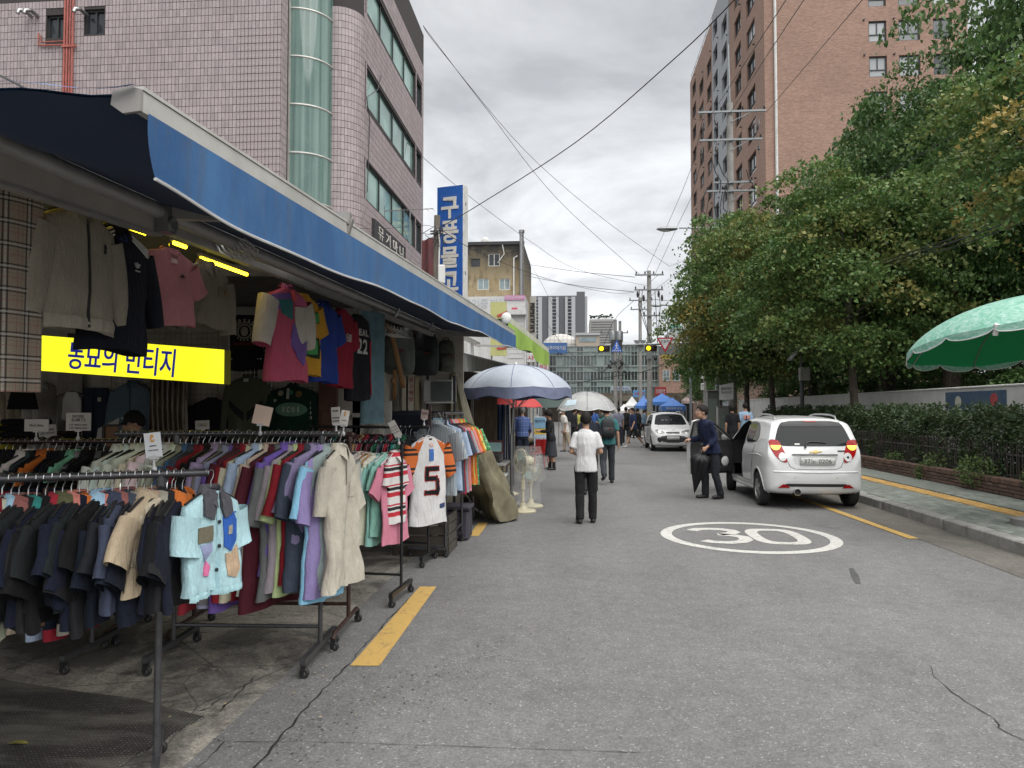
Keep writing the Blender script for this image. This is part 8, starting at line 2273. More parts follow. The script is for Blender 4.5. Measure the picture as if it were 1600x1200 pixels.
m_ttop=M('grey_white_table_top',(.40,.40,.38),.5,dirt=.3);m_pblk=M('black_plastic',(.02,.02,.022),.4)
def table(label,c0,c1,depth0,depth1,z):
 cs_=[G(p[0],p[1],z)for p in(c0,c1)]
 cx=(cs_[0]+cs_[1])/2;w_=abs(cs_[1].x-cs_[0].x);d_=depth1-depth0;cy_=(depth0+depth1)/2
 t=thing('folding_table',label,'table',(cx.x,cy_,0),0,'tables by the umbrella')
 MB().bbox((cx.x,cy_,z-.02),(w_,d_,.04),.015).build('table_top',m_ttop,t)
 for sx__ in(-1,1):
  for sy__ in(-1,1):MB().tube([(cx.x+sx__*w_*.42,cy_+sy__*d_*.4,z-.04),(cx.x+sx__*w_*.40,cy_+sy__*d_*.38,0)],.014,8).build('leg',m_steel,t)
 return t,cx.x,cy_
t1_,x1_,y1_=table('folding table with rounded white top, nearest the umbrella pole',(742,740),(793,740),10.9,11.7,.62)
t2_,x2_,y2_=table('second folding table carrying the radio and small screen',(744,722),(793,722),11.9,12.8,.74)
rd=thing('radio_set','dark portable radio on the second folding table','radio',(x2_-.05,y2_,.74))
MB().bbox((x2_-.03,y2_-.1,.815),(.42,.2,.14),.02).build('case',M('dark_grey_plastic',(.06,.06,.062),.45),rd)
MB().lathe([(.002,-.012),(.045,-.012),(.05,0)],14,(x2_-.15,y2_-.2,.81),'Y').lathe([(.002,-.012),(.045,-.012),(.05,0)],14,(x2_+.09,y2_-.2,.81),'Y').build('speaker_cones',m_pblk,rd)
MB().box((x2_-.03,y2_-.203,.83),(.12,.01,.05)).build('dial',m_swhite,rd)
ps=thing('small_screen','small portable screen with a pale face and red-brown back, tilted open','screen',(x2_+.02,y2_+.1,.9))
MB().prism([(x2_-.16,y2_+.05,.885),(x2_+.18,y2_+.05,.885),(x2_+.18,y2_+.12,1.10),(x2_-.16,y2_+.12,1.10)],(0,.02,0)).bbox((x2_,y2_-.02+.1,.872),(.36,.22,.03),.008).build('housing',M('red_brown_case',(.10,.03,.03),.4),ps)
MB().prism([(x2_-.13,y2_+.05,.91),(x2_+.15,y2_+.05,.91),(x2_+.15,y2_+.105,1.06),(x2_-.13,y2_+.105,1.06)],(0,-.006,.002)).build('screen_face',M('pale_screen_colour',(.30,.46,.46),.12),ps)  # screen face in one even pale blue-green
bn=AD(712,712,9.3)
tag(MB().bbox((bn.x,bn.y,.40),(.42,.4,.05),.012).bbox((bn.x,bn.y,.19),(.38,.36,.38),.03).build('crate',M('dark_blue_crate',(.045,.04,.055),.6)),'dark lidded plastic crate between the street rack and the tables','crate')
lc_=G(666,905)
cr_=thing('wooden_crate','dark weathered crate on the pavement under the jersey rack','crate',(lc_.x-.1,8.4,0))
for z_ in(.06,.17,.28,.39):MB().box((-1.72,8.1,z_),(.62,.02,.09)).box((-1.42,8.4,z_),(.02,.58,.09)).build('crate_board',M('weathered_wood',(.06,.05,.04),.9,var=.3),cr_)
for x_,y_ in((-2.02,8.12),(-1.43,8.12),(-1.43,8.68)):MB().box((x_,y_,.22),(.04,.04,.44)).build('crate_post',M('weathered_wood',(.06,.05,.04)),cr_)
m_canv=M('white_canvas',(.55,.55,.53),.8,var=.08,dirt=.25,ds=2);m_gcanv=M('grimy_grey_canvas',(.16,.155,.145),.85,var=.25,vs=4,dirt=.4)
cA,cB=AX(703,548,-1.92),AX(792,569,-1.92)
cc_=thing('canvas_canopy','white canvas canopy with a grimy grey pleated valance beyond the stall','canopy',cA)
def can(s,t):p=cA.lerp(cB,s);return p+Vector((-2.3*t,0,.42*t-.06*math.sin(PI*t)+.03*math.sin(s*30)*t))
MB().grid(can,40,8).build('canopy_sheet',m_canv,cc_,angle=180)
def pv(s,t):p=cA.lerp(cB,s);return p+Vector((.012+.03*math.sin(s*120)*(.3+t),0,-.32*t*(1-.35*s)))
MB().grid(pv,240,4).build('valance',m_gcanv,cc_,angle=180)
MB().tube([cA,cB],.02,8).build('front_bar',m_steel,cc_)
for s_v in(.05,.5,.95):p=cA.lerp(cB,s_v);MB().tube([(p.x-.05,p.y,0),(p.x-.05,p.y,p.z)],.022,8).build('post',m_steel,cc_)
gA,gB=AX(791,497,-1.2),AX(856,548,-.75)
ga=thing('green_awning','light green fabric awning at the end of the blue awning','awning',gA)
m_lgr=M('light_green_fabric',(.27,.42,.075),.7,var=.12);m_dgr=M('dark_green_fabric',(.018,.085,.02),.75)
MB().beam(gA,gB,.05,.11).build('front_bar',M('cream_green_bar',(.52,.53,.42),.5),ga)
MB().ball(gA,(.09,.05,.10),10,7).build('end_cap',m_swhite,ga)
MB().grid(lambda s,t:gA.lerp(gB,s)+Vector((.03+.03*math.sin(s*19)*t,.25*t*(1-s)*.4,-.06-t*(.40+.06*math.sin(s*11)-.1*(1-s)))),50,5).build('valance',m_lgr,ga,angle=180)
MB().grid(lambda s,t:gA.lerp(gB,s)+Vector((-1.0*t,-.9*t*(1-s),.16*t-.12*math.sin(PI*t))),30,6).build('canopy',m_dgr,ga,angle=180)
for s_v in(.1,.9):p=gA.lerp(gB,s_v);MB().beam(p,p+Vector((-1.8,0,.1)),.05,.05).build('arm',m_grey,ga)
MB().beam(gA+Vector((-1.9,-.6,.2)),gB+Vector((-1.9,.3,.2)),.08,.12).build('cassette',m_grey,ga)
for s_v in(.1,.9):p=gA.lerp(gB,s_v)+Vector((-1.9,0,0));MB().beam((p.x,p.y,0),(p.x,p.y,p.z+.2),.07,.07).build('post',m_grey,ga)
m_dk=M('dark_timber_boards',(.045,.034,.026),.85,var=.35,vs=6);m_rust=M('brown_board',(.12,.082,.055),.8,var=.3,vs=4)
shd=thing('market_shed','dark timber market shed with a low lean-to roof behind the umbrella','shed',(-3.2,18,0))
MB().box((-4.2,19,1.4),(.1,15,2.8)).box((-3.0,26.4,1.4),(2.4,.1,2.8)).build('back_wall',m_dk,shd)
MB().grid(lambda s,t:Vector((lerp(-1.62,-4.4,s),lerp(13.2,26.5,t),lerp(2.25,2.75,s)+.02*math.sin(t*150))),4,150).build('roof_sheet',m_roofm,shd,angle=180)
for y_ in(13.4,17.5,21.6,26):MB().box((-1.75,y_,1.12),(.09,.09,2.24)).build('post',M('ochre_post',(.22,.15,.07),.7)if y_==17.5 else m_dk,shd)
p0,p1=AY(741,690,13.0),AY(777,625,13.0)
for i in range(7):
 x_=lerp(p0.x,p1.x,(i+.5)/7);MB().box((x_,13.0+.01*(i%2),1.05),((p1.x-p0.x)/7*.95,.03,2.1)).build('board',m_rust,shd)
for i in range(18):
 pass
r_=random.Random(4)
gcol=[(.05,.05,.06),(.10,.07,.04),(.03,.05,.10),(.12,.11,.09),(.16,.05,.04),(.04,.07,.05),(.2,.18,.14)]
goods=['small dark case','brown carton','navy sack','grey carton','dull red box','dark green tin','pale carton']
for i in range(14):
 y_=14.6+i*.82;q=i%7;w_,h_=r_.uniform(.35,.6),r_.uniform(.3,.7)
 o=MB().bbox((-2.2+r_.uniform(-.15,.15),y_,h_/2),(w_,.6,h_),.02,r_.uniform(-.2,.2)).bbox((-2.25,y_+.05,h_+.14),(w_*.8,.4,.26),.03,r_.uniform(-.3,.3)).build('goods_box',M(f'goods_{q}',gcol[q],.7,var=.25))
 tag(o,f'{goods[q]} stacked at the shed front, {ORD[i]} from the umbrella','box','goods stacked along the sheds')
for i,(px,w_,c,lab)in enumerate(((782,.30,(.035,.06,.12),'folded dark blue denim curtain hanging behind the umbrella pole'),(791,.14,(.42,.41,.39),'narrow off-white cloth hanging behind the umbrella pole'))):
 a=AD(px,632,13.4)
 o=MB().grid(lambda s,t:a+Vector(((s-.5)*w_*(1+.3*t),.03*math.sin(s*25+i),-t*1.0)),30,6).build('hanging_cloth',m_cloth,angle=180);o.color=(*c,1);tag(o,lab,'cloth')
def small_umb(label,c,r,h,mat,tilt=0.0,z0=0.0):
 t=thing('umbrella',label,'umbrella',c,0,'market umbrellas')
 f=dome(c,r,h,8,.02,.08);MB().grid(f,48,6,cu=True).build('canopy',mat,t,angle=180)
 MB().tube([c,Vector((c.x,c.y,z0))],.016,8).build('pole',m_steel,t)
 for i in range(8):MB().tube([f(i/8,t_)-Z*.01 for t_ in np.linspace(0,1,5)],.006,4).build('rib',m_steel,t)
m_redu=M('red_umbrella_cloth',(.42,.045,.045),.7,var=.1)
small_umb('bright red umbrella half hidden under the big blue-grey umbrella',AD(803,615,15.8),.62,.30,m_redu)
small_umb('dark green umbrella over a stall beyond the red one',AD(858,620,24),.95,.36,M('dark_green_umbrella',(.02,.04,.035),.7))
small_umb('small red umbrella seen between the blue-grey and the clear umbrella',AD(873,623,33),.6,.2,M('pinkish_red_umbrella',(.5,.09,.09),.7))
ps_=AD(844,678,22.0)
pb=thing('poster_board','tall blue, yellow and white printed poster board at a stall','poster',(ps_.x,ps_.y,0))
MB().box((ps_.x,ps_.y,.95),(.36,.03,.92)).build('board',m_swhite,pb)
for z_,h_,c in((1.22,.34,(.16,.30,.42)),(.97,.18,(.6,.42,.06)),(.74,.24,(.32,.45,.55))):MB().box((ps_.x,ps_.y-.018,z_),(.34,.008,h_)).build('printed_band',M(f'print_{z_}',c,.6),pb)
for tx_,z_ in(('빈티지',1.28),('구제 할인',.97),('SALE',.74)):text(tx_,(ps_.x,ps_.y-.023,z_),(1,0,0),Z,1,m_ink if z_>.8 else m_redu,pb,fit=(.28,.09))
for x_ in(-.16,.16):MB().box((ps_.x+x_,ps_.y+.02,.47),(.03,.03,.94)).build('leg',m_steel,pb)
rcp=G(843,731);m_rch=M('red_plastic',(.48,.02,.02),.35,var=.05)
ch=thing('plastic_chair','red plastic chair standing at the edge of the stalls','chair',rcp,R(200));MW.pop(ch.name,None)
MB().bbox((0,0,.40),(.40,.38,.03),.012).build('seat',m_rch,ch,world=False)
MB().grid(lambda s,t:Vector((lerp(-.19,.19,s),.18+.05*t+.03*(1-(2*s-1)**2),lerp(.42,.80,t))),10,6).grid(lambda s,t:Vector((lerp(-.19,.19,s),.20+.05*t+.03*(1-(2*s-1)**2),lerp(.42,.80,t))),10,6).build('backrest',m_rch,ch,world=False)
for x_ in(-1,1):
 for y_ in(-1,1):MB().tube([(x_*.17,y_*.16,.40),(x_*.21,y_*.20,0)],[.028,.02],6).build('leg',m_rch,ch,world=False)
 MB().tube([(x_*.2,.18,.60),(x_*.22,-.10,.60),(x_*.21,-.15,.41)],.018,6).build('armrest',m_rch,ch,world=False)
for px,py,w_,h_,c,lab in((834,700,.42,.5,(.012,.014,.022),'black cloth heap on the stall table behind the red chair'),(829,715,.30,.75,(.11,.085,.05),'mottled brown camouflage clothes hanging by the checked shirt man'),(851,702,.3,.45,(.06,.17,.32),'blue and white striped bag behind the woman in the long dress')):
 p=AD(px,py,22.4);o=MB().bbox((p.x,p.y,max(h_/2,p.z)),(w_,.35,h_),.09).build('cloth_heap',M('mottled_cloth',(.11,.085,.05),.9,var=.7,vs=10)if c[0]>.1 else m_cloth);o.color=(*c,1);tag(o,lab,'goods')
gc_=AX(1640,470,6.05)
gpz=thing('green_parasol','large bleached green parasol reaching into the picture from the right','parasol',(gc_.x,gc_.y,KH))
k=N('bleached_green_parasol_cloth');v=k.co();n_=k.noise(k.scale(v,(1,1,2)),9,6,.7,1.2)
bl_=k.mr(n_,.42,.60)
geo=k.n('ShaderNodeNewGeometry')
k.base(k.mix(bl_,(.13,.35,.25),(.31,.49,.42)));k.val(Roughness=.6);m_gp=k.m
kk_=N('green_parasol_lining');kk_.base((.03,.42,.18));kk_.val(Roughness=.8)
tr_=kk_.n('ShaderNodeBsdfTranslucent');tr_.inputs[0].default_value=(.05,.75,.33,1);mx_=kk_.n('ShaderNodeMixShader');mx_.inputs[0].default_value=.45
kk_.l(kk_.b.outputs[0],mx_.inputs[1]);kk_.l(tr_.outputs[0],mx_.inputs[2]);kk_.l(mx_.outputs[0],kk_.out.inputs[0])
lefte=AD(1428,548,proj(gc_)[2])
gr_=1.5;gtop=Vector((gc_.x,gc_.y,AD(1640,468,proj(gc_)[2]).z));gh=gtop.z-lefte.z
gtop.x=lefte.x+gr_*.99
til=Matrix.Rotation(R(-8),3,'X')@Matrix.Rotation(R(-3),3,'Y')
def gd(off):
 f0=dome((0,0,off),gr_,gh*.86,8,.03,.09);return lambda s,t:gtop+til@f0(s+.06,t)
gf=gd(0);gf2=gd(-.012)
MB().grid(gf,96,12,cu=True).build('canopy',m_gp,gpz,angle=180,recalc=False)
MB().grid(gf2,96,12,cu=True).build('lining',kk_.m,gpz,angle=180,recalc=False)
def scal(s,t):p=gf(s,1);return p+Vector((0,0,.01-t*(.03+.065*abs(math.sin(16*PI*s))**.5)))+(p-gtop)*Vector((1,1,0)).length*.0
MB().grid(scal,160,3,cu=True).build('valance',m_gp,gpz,angle=180)
MB().tube([scal(i/160,1)for i in range(161)],.007,5).build('white_piping',m_hem,gpz)
for i in range(8):
 MB().tube([gf2(i/8-.06,t)-Z*.012 for t in np.linspace(0,1,8)],.008,5).build('rib',m_steel,gpz)
p=gf2(5/8-.06,.97);MB().box(p-Z*.05,(.05,.03,.13),rx=.4).ball(p,.03,8,5).build('rib_tip',m_hem,gpz)
MB().tube([Vector((gtop.x,gtop.y,KH)),gtop],.024,10).build('pole',m_steel,gpz)
MB().lathe([(.26,0),(.26,.08),(.05,.12)],18,(gtop.x,gtop.y,KH)).build('base',M('concrete_base',(.22,.21,.2)),gpz)
# = POLES, SIGNALS, LAMPS
m_conc=M('weathered_concrete_pole',(.27,.26,.245),.9,var=.14,vs=3,dirt=.4,dcol=(.12,.11,.1))
m_gal=M('galvanised_steel',(.23,.245,.25),.4,.6,var=.1)
m_ins=M('dark_insulator',(.05,.04,.04),.3)
def pole(label,px,y_,zt,r0,r1,arms,mat=None,name='utility_pole',cat='pole',base=0.0):
 p=AY(px,640,y_);t=thing(name,label,cat,(p.x,y_,base))
 MB().tube([(p.x,y_,base),(p.x,y_,lerp(base,zt,.5)),(p.x,y_,zt)],[r0,(r0+r1)/2,r1],14).build('pole_shaft',mat or m_conc,t)
 for z_,x0,x1 in arms:
  ar=MB().box((p.x+(x0+x1)/2,y_-r1-.05,z_),(x1-x0,.09,.09)).build('cross_arm',m_gal,t)
  for i in range(4):
   x_=lerp(x0+.08,x1-.08,i/3)
   if abs(x_)<.25:continue
   MB().lathe([(.02,.04),(.06,.07),(.03,.1),(.06,.14),(.03,.17),(.05,.21),(.01,.24)],8,(p.x+x_,y_-r1-.05,z_)).build('insulator',m_ins,ar)
  MB().beam((p.x+x1*.6,y_-r1-.05,z_-.04),(p.x,y_-r1-.02,z_-.5),.03,.03).build('arm_brace',m_gal,ar)
 return t,p.x
def zpy(py,y_):return AY(900,py,y_).z
D1=48.0;s1=D1/1150
pa,pax=pole('tall concrete utility pole in the middle distance behind the far white car',1015.5,D1,zpy(425,D1),.20,.13,[(zpy(432,D1),-22*s1,22*s1),(zpy(455,D1),-23*s1,21*s1),(zpy(495,D1),-10*s1,17*s1)])
for i,px in enumerate((-18,-9,14,19)):
 z_=zpy(462+6*(i%2),D1);MB().lathe([(.05,-.2),(.09,0),(.05,.2)],8,(pax+px*s1,D1-.2,z_)).build('hanging_insulator',m_ins,pa)
for a0,a1 in((-15,3),(-11,2),(8,12),(14,11)):
 MB().tube([(pax+a0*s1,D1-.25,zpy(455,D1)),(pax+(a0*1.15)*s1,D1-.3,zpy(480,D1)),(pax+a1*s1,D1-.25,zpy(540,D1))],.022,5).build('jumper_cable',m_wire,pa)
MB().box((pax-.05,D1-.35,zpy(556,D1)),(.35,.2,.5)).build('control_box',m_gal,pa)
MB().box((pax,D1-.24,.9),(.36,.1,1.0)).build('striped_guard',M('black_yellow_guard',(.5,.3,.02),.6,var=.9,vs=2),pa)
D2=62.0;s2_=D2/1150
pb_,pbx=pole('thinner concrete pole just behind the tall utility pole',1001,D2,zpy(466,D2),.17,.12,[(zpy(471,D2),-17*s2_,19*s2_),(zpy(485,D2),-15*s2_,18*s2_)])
pc2,pcx=pole('pair of slim concrete poles carrying transformers left of the crossing signals',962,70,zpy(500,70),.2,.15,[(zpy(521,70),-1.4,1.2)])
for dx_ in(-.25,.35):MB().lathe([(.05,-.6),(.34,-.55),(.36,.4),(.30,.5),(.05,.55)],14,(pcx+dx_,69.6,zpy(527,70))).build('transformer',m_gal,pc2)
MB().tube([(pcx+.5,70.2,0),(pcx+.45,70.2,zpy(502,70))],.13,10).build('pole_shaft',m_conc,pc2)
ct_=MB()
for i in range(9):ct_.ball((pcx+random.uniform(-.9,.9),69.5,zpy(random.uniform(560,585),70)),random.uniform(.10,.2),7,5).tube([(pcx+random.uniform(-.9,.9),69.5,zpy(random.uniform(560,575),70)),(pcx+random.uniform(-2,2),69.3,zpy(random.uniform(575,592),70))],.03,4)
ct_.build('cable_tangle',m_wire,pc2,kind='stuff')
D3=36.0;s3_=D3/1150
pd,pdx=pole('tall concrete power pole with four cross-arms rising out of the tree crowns',1145,D3,zpy(170,D3),.21,.15,[(zpy(185,D3),-49*s3_,53*s3_),(zpy(228,D3),-47*s3_,47*s3_),(zpy(293,D3),-26*s3_,33*s3_),(zpy(306,D3),-38*s3_,34*s3_)],base=KH)
MB().tube([(pdx,D3,zpy(170,D3)),(pdx-.05,D3,zpy(80,D3))],.05,8).build('top_mast',m_gal,pd)
for px0,py0,px1,py1 in((-40,190,-42,222),(-26,190,-22,212),(40,190,28,222),(45,190,36,226),(-44,232,-46,258),(-22,232,-24,252),(40,232,41,252)):
 a=Vector((pdx+px0*s3_,D3-.3,zpy(py0,D3)));b=Vector((pdx+px1*s3_,D3-.35,zpy(py1,D3)))
 MB().tube([a,a.lerp(b,.35),a.lerp(b,.4),a.lerp(b,.7),a.lerp(b,.75),b],[.02,.02,.07,.07,.02,.02],7).build('hanging_insulator',m_ins,pd)
for i,(a0,a1,b0,b1)in enumerate(((-36,300,-34,350),(-26,308,2,368),(-14,308,4,372),(-8,300,5,352),(-30,258,-18,310),(22,275,26,305),(-20,262,-6,306))):
 a=Vector((pdx+a0*s3_,D3-.3,zpy(a1,D3)));b=Vector((pdx+b0*s3_,D3-.25,zpy(b1,D3)));m_=a.lerp(b,.5)+Vector((-.35 if i<4 else.25,0,-.25))
 MB().tube([a,a.lerp(m_,.6)+Vector((-.08,0,0)),m_,b],.024,5).build('jumper_cable',m_wire,pd)
MB().tube([(pdx,D3-.215,.5+KH),(pdx,D3-.215,1.5+KH)],.02,6).box((pdx,D3-.18,1.0),(.44,.1,.9)).build('striped_guard',M('black_yellow_guard',(.5,.3,.02)),pd)
lz=zpy(363,D3);la=thing('street_lamp','street lamp with a flat grey head on a long arm, left of the trees','street lamp',(pdx,D3,lz))
MB().tube([(pdx,D3-.2,lz+.02),(pdx-80*s3_,D3-.3,lz+.04)],.04,8).build('lamp_arm',m_gal,la)
MB().ball((pdx-98*s3_,D3-.3,lz),(.52,.17,.11),16,8).build('lamp_head',m_gal,la)
MB().ball((pdx-100*s3_,D3-.3,lz-.05),(.34,.13,.09),12,6).build('lamp_glass',M('frosted_lamp_glass',(.5,.5,.48),.3),la)
MB().box((pdx,D3-.2,lz),(.3,.1,.14)).build('arm_clamp',m_gal,la)
la=thing('street_lamp','far street lamp on a thin arm above the red triangle sign','street lamp',(pax,D1,zpy(480,D1)))
MB().tube([(AY(1078,480,52).x,52,zpy(482,52)),(AY(1032,480,52).x,52,zpy(478,52))],.045,6).build('lamp_arm',m_gal,la)
MB().ball((AY(1026,479,52).x,52,zpy(479,52)),(.42,.16,.10),12,6).build('lamp_head',m_gal,la)
MB().tube([(AY(1078,480,52).x,52,0),(AY(1078,480,52).x,52,zpy(481,52))],.08,8).build('lamp_post',m_gal,la)
D4=40.0;s4=D4/1150
zs_=zpy(539.5,D4)
mx0,mx1=AY(1120,540,D4).x,AY(945,540,D4).x
sm=thing('signal_mast','grey mast arm carrying the signals and signs across the road','signal mast',(mx0,D4,KH))
MB().tube([(mx0,D4,KH),(mx0,D4,zs_+.6)],[.13,.10],12).build('mast_post',m_gal,sm)
MB().tube([(mx0,D4,zs_+.12),(AY(1030,540,D4).x,D4,zs_+.03),(mx1,D4,zs_-.02)],[.075,.06,.045],10).build('mast_arm',m_gal,sm)
m_sigb=M('black_signal_housing',(.02,.018,.016),.5);m_sigy=M('lit_yellow_signal',(.9,.6,.02),.3,emit=.75,ecol=(1,.66,.01));m_dlens=M('dark_signal_lens',(.05,.02,.015),.2)
def signal(px,label):
 x_=AY(px,545,D4-.2).x;z_=zpy(545,D4-.2);t=thing('traffic_signal',label,'traffic light',(x_,D4-.2,z_),0,'flashing signals on the mast')
 MB().bbox((x_,D4-.15,z_),(.64,.22,.32),.03).build('housing',m_sigb,t)
 for i,m_ in enumerate((m_sigy,m_dlens)):
  cx_=x_-.13+i*.30;MB().lathe([(.002,-.025),(.115,-.012),(.125,.01)],18,(cx_,D4-.27,z_),'Y').build('lens',m_,t)
  MB().grid(lambda s,u:Vector((cx_+.14*math.cos(PI*s),D4-.27-.16*u,z_+.14*math.sin(PI*s))),12,2).build('visor',m_sigb,t)
 MB().tube([(x_,D4-.1,z_+.16),(x_,D4,zs_+.02)],.03,6).build('bracket',m_gal,t)
signal(943.5,'left amber signal glowing on the mast arm, above the clear umbrella')
signal(1017,'right amber signal glowing on the mast arm, by the utility pole')
x_=AY(963.5,541,D4-.15).x;z_=zpy(541,D4-.15)
cr=thing('crossing_sign','blue triangular pedestrian crossing sign on a dark square plate','sign',(x_,D4-.15,z_))
MB().bbox((x_,D4-.12,z_),(.60,.04,.68),.02).build('back_plate',m_blk,cr)
MB().prism([(x_,D4-.142,z_+.33),(x_-.30,D4-.142,z_-.32),(x_+.30,D4-.142,z_-.32)],(0,-.012,0)).build('blue_triangle',M('sign_blue',(.03,.12,.52),.4),cr)
wm2=M('sign_white',(.62,.62,.62),.5)
MB().ball((x_,D4-.158,z_+.12),(.035,.01,.04),8,5).tube([(x_,D4-.158,z_+.08),(x_,D4-.158,z_-.06),(x_-.07,D4-.158,z_-.19)],.022,6).tube([(x_,D4-.158,z_-.06),(x_+.07,D4-.158,z_-.19)],.022,6).tube([(x_-.08,D4-.158,z_+.0),(x_,D4-.158,z_+.06),(x_+.08,D4-.158,z_+.0)],.018,6).build('walking_figure',wm2,cr)
for i in range(5):MB().box((x_-.2+i*.1,D4-.157,z_-.26),(.05,.006,.07)).build('zebra_bar',wm2,cr)
x_=AY(1039,540,D4-.15).x;z_=zpy(528.5,D4-.15)
ys_=thing('slow_sign','red-edged inverted triangle traffic sign with black lettering','sign',(x_,D4-.15,z_))
wd_=26*s4/2;hh_=23.5*s4
MB().prism([(x_-wd_,D4-.13,z_),(x_+wd_,D4-.13,z_),(x_,D4-.13,z_-hh_)],(0,-.02,0)).build('red_border',M('sign_red',(.46,.02,.04),.4),ys_)
MB().prism([(x_-wd_*.72,D4-.152,z_-hh_*.09),(x_+wd_*.72,D4-.152,z_-hh_*.09),(x_,D4-.152,z_-hh_*.79)],(0,-.006,0)).build('white_face',wm2,ys_)
text('천천히',(x_,D4-.16,z_-hh_*.26),(1,0,0),Z,1,m_ink,ys_,fit=(wd_*.95,hh_*.2))
MB().tube([(x_,D4-.12,z_-.1),(x_,D4-.02,zs_+.05)],.03,6).build('bracket',m_gal,ys_)
x_=AY(1043,558.5,D4).x;z_=zpy(558.5,D4)
yp_=thing('yellow_plate','small yellow notice plate below the red triangle sign','sign',(x_,D4,z_))
MB().box((x_,D4-.1,z_),(18*s4,.03,6*s4)).build('plate',M('sign_yellow',(.58,.42,.06),.5),yp_);text('어린이보호구역',(x_,D4-.117,z_),(1,0,0),Z,1,m_ink,yp_,fit=(16*s4,3.2*s4))
MB().tube([(x_,D4-.05,z_),(x_-.25,D4-.02,zs_-.1),(x_-.25,D4,zs_+.03)],.02,5).build('hanger_bar',m_gal,yp_)
x_=AY(1000,542,D4+.1).x;z_=zpy(532,D4)
gb_=thing('traffic_sign','pale grey back of an inverted triangle sign between the two signals','sign',(x_,D4+.12,z_))
MB().prism([(x_-.34,D4+.12,z_),(x_+.34,D4+.12,z_),(x_,D4+.12,z_-.7)],(0,-.02,0)).build('sign_sheet',m_gal,gb_);MB().tube([(x_,D4+.1,z_-.1),(x_,D4+.04,zs_)],.03,6).build('bracket',m_gal,gb_)
cm_=thing('traffic_camera','small black traffic camera hanging under the right signal','camera',(AY(1023,560,D4).x,D4,zpy(560,D4)))
x_=AY(1024,560,D4).x;MB().tube([(x_,D4,zs_),(x_,D4,zpy(556,D4))],.02,6).build('stem',m_gal,cm_);MB().ball((x_,D4,zpy(561,D4)),(.10,.10,.11),10,7).build('dome',m_sigb,cm_)
k=N('weathered_wood_pole');v=k.co();n_=k.noise(k.scale(v,(14,14,1.2)),2,5,.7);k.base(k.mix(k.mr(n_,.3,.7),(.07,.06,.05),(.19,.165,.135)));k.val(Roughness=.9);k.bump(n_,.5,.02);m_wood=k.m
D5=20.0;s5=D5/1150
lp=AY(682.5,500,D5);lw=thing('wooden_pole','old wooden pole with a tangle of wires standing before the blue tower sign','pole',(lp.x,D5,0))
MB().tube([(lp.x-.05,D5,0),(lp.x,D5,zpy(332,D5))],[.12,.085],12).build('pole_shaft',m_wood,lw)
MB().bbox((lp.x+.16,D5-.16,zpy(427,D5)),(.19,.14,.52),.03).build('meter_box',m_canv,lw)
for i in range(4):MB().tube([(lp.x+.10+i*.035,D5-.16,zpy(441,D5)),(lp.x+.10+i*.03,D5-.15,zpy(452+3*i,D5))],.012,5).build('box_cable',m_wire,lw)
MB().tube([(lp.x+.05,D5-.12,zpy(355,D5)),(lp.x+.09,D5-.12,zpy(372,D5)),(lp.x+.07,D5-.13,zpy(440,D5))],.022,6).build('white_conduit',m_canv,lw)
r_=random.Random(9)
for i in range(14):
 a=Vector((lp.x+r_.uniform(-.1,.2),D5-.12,zpy(r_.uniform(350,372),D5)));b=Vector((lp.x+r_.uniform(-.55,.5),D5-r_.uniform(.0,.3),zpy(r_.uniform(362,420),D5)))
 MB().tube([a,a.lerp(b,.5)+Vector((r_.uniform(-.1,.1),-.05,-.08)),b],.009,4).build('tangled_wire',m_wire,lw)
for py in(358,362):MB().box((lp.x,D5-.1,zpy(py,D5)),(.34,.05,.035)).build('pole_band',m_ins,lw)
an=thing('tv_aerial','thin television aerial on a mast against the pink building','aerial',AY(645,400,18))
zz=zpy(322,18);x0,x1=AY(601,322,18).x,AY(677,322,18).x;xm=AY(641,322,18).x
MB().tube([(xm,18,zz),(xm,18,zpy(430,18))],.014,6).build('aerial_mast',m_steel,an);MB().tube([(x0,18,zz-.01),(x1,18,zz+.02)],.010,5).build('boom',m_steel,an)
for i in range(9):x_=lerp(x0,x1,i/8);MB().tube([(x_,18-.22,zz-.02),(x_,18+.22,zz+.02)],.005,4).build('element',m_steel,an)
MB().tube([(x0,18,zz-.16),(x0,18,zz+.12)],.006,4).tube([(xm-.05,18,zz),(xm-.2,17.9,zz-.3),(xm-.05,18,zz-.8)],.006,4).build('aerial_lead',m_wire,an)
p=AY(670,405,21);o=MB().grid(lambda s,t:Vector((p.x+(s-.5)*.42,21+.05*math.sin(s*9),p.z+.55-t*1.3+.12*s)),10,8).grid(lambda s,t:Vector((p.x+(s-.5)*.42,21.03+.05*math.sin(s*9),p.z+.55-t*1.3+.12*s)),10,8).build('maroon_sheet',M('maroon_sheet',(.09,.02,.022),.7,var=.2));tag(o,'dark maroon sheet hung beside the wooden pole on the pink building corner','sheet')
x_,y_=8.25,AX(1253,600,8.25).y
so=thing('solar_post','slim dark post with a tilted solar panel and a grey box among the trees','post',(x_,y_,KH));s6=y_/1150
MB().tube([(x_,y_,KH),(x_,y_,zpy(548,y_))],.075,10).build('post_shaft',m_wframe,so)
MB().box((x_-.22,y_,zpy(553,y_)),(.05,.5,.72),ry=R(38)).build('solar_panel',M('pale_panel_edge',(.4,.42,.45),.3),so)
MB().bbox((x_+.06,y_-.1,zpy(586,y_)),(.36,.22,.5),.02).build('control_box',m_grey,so)
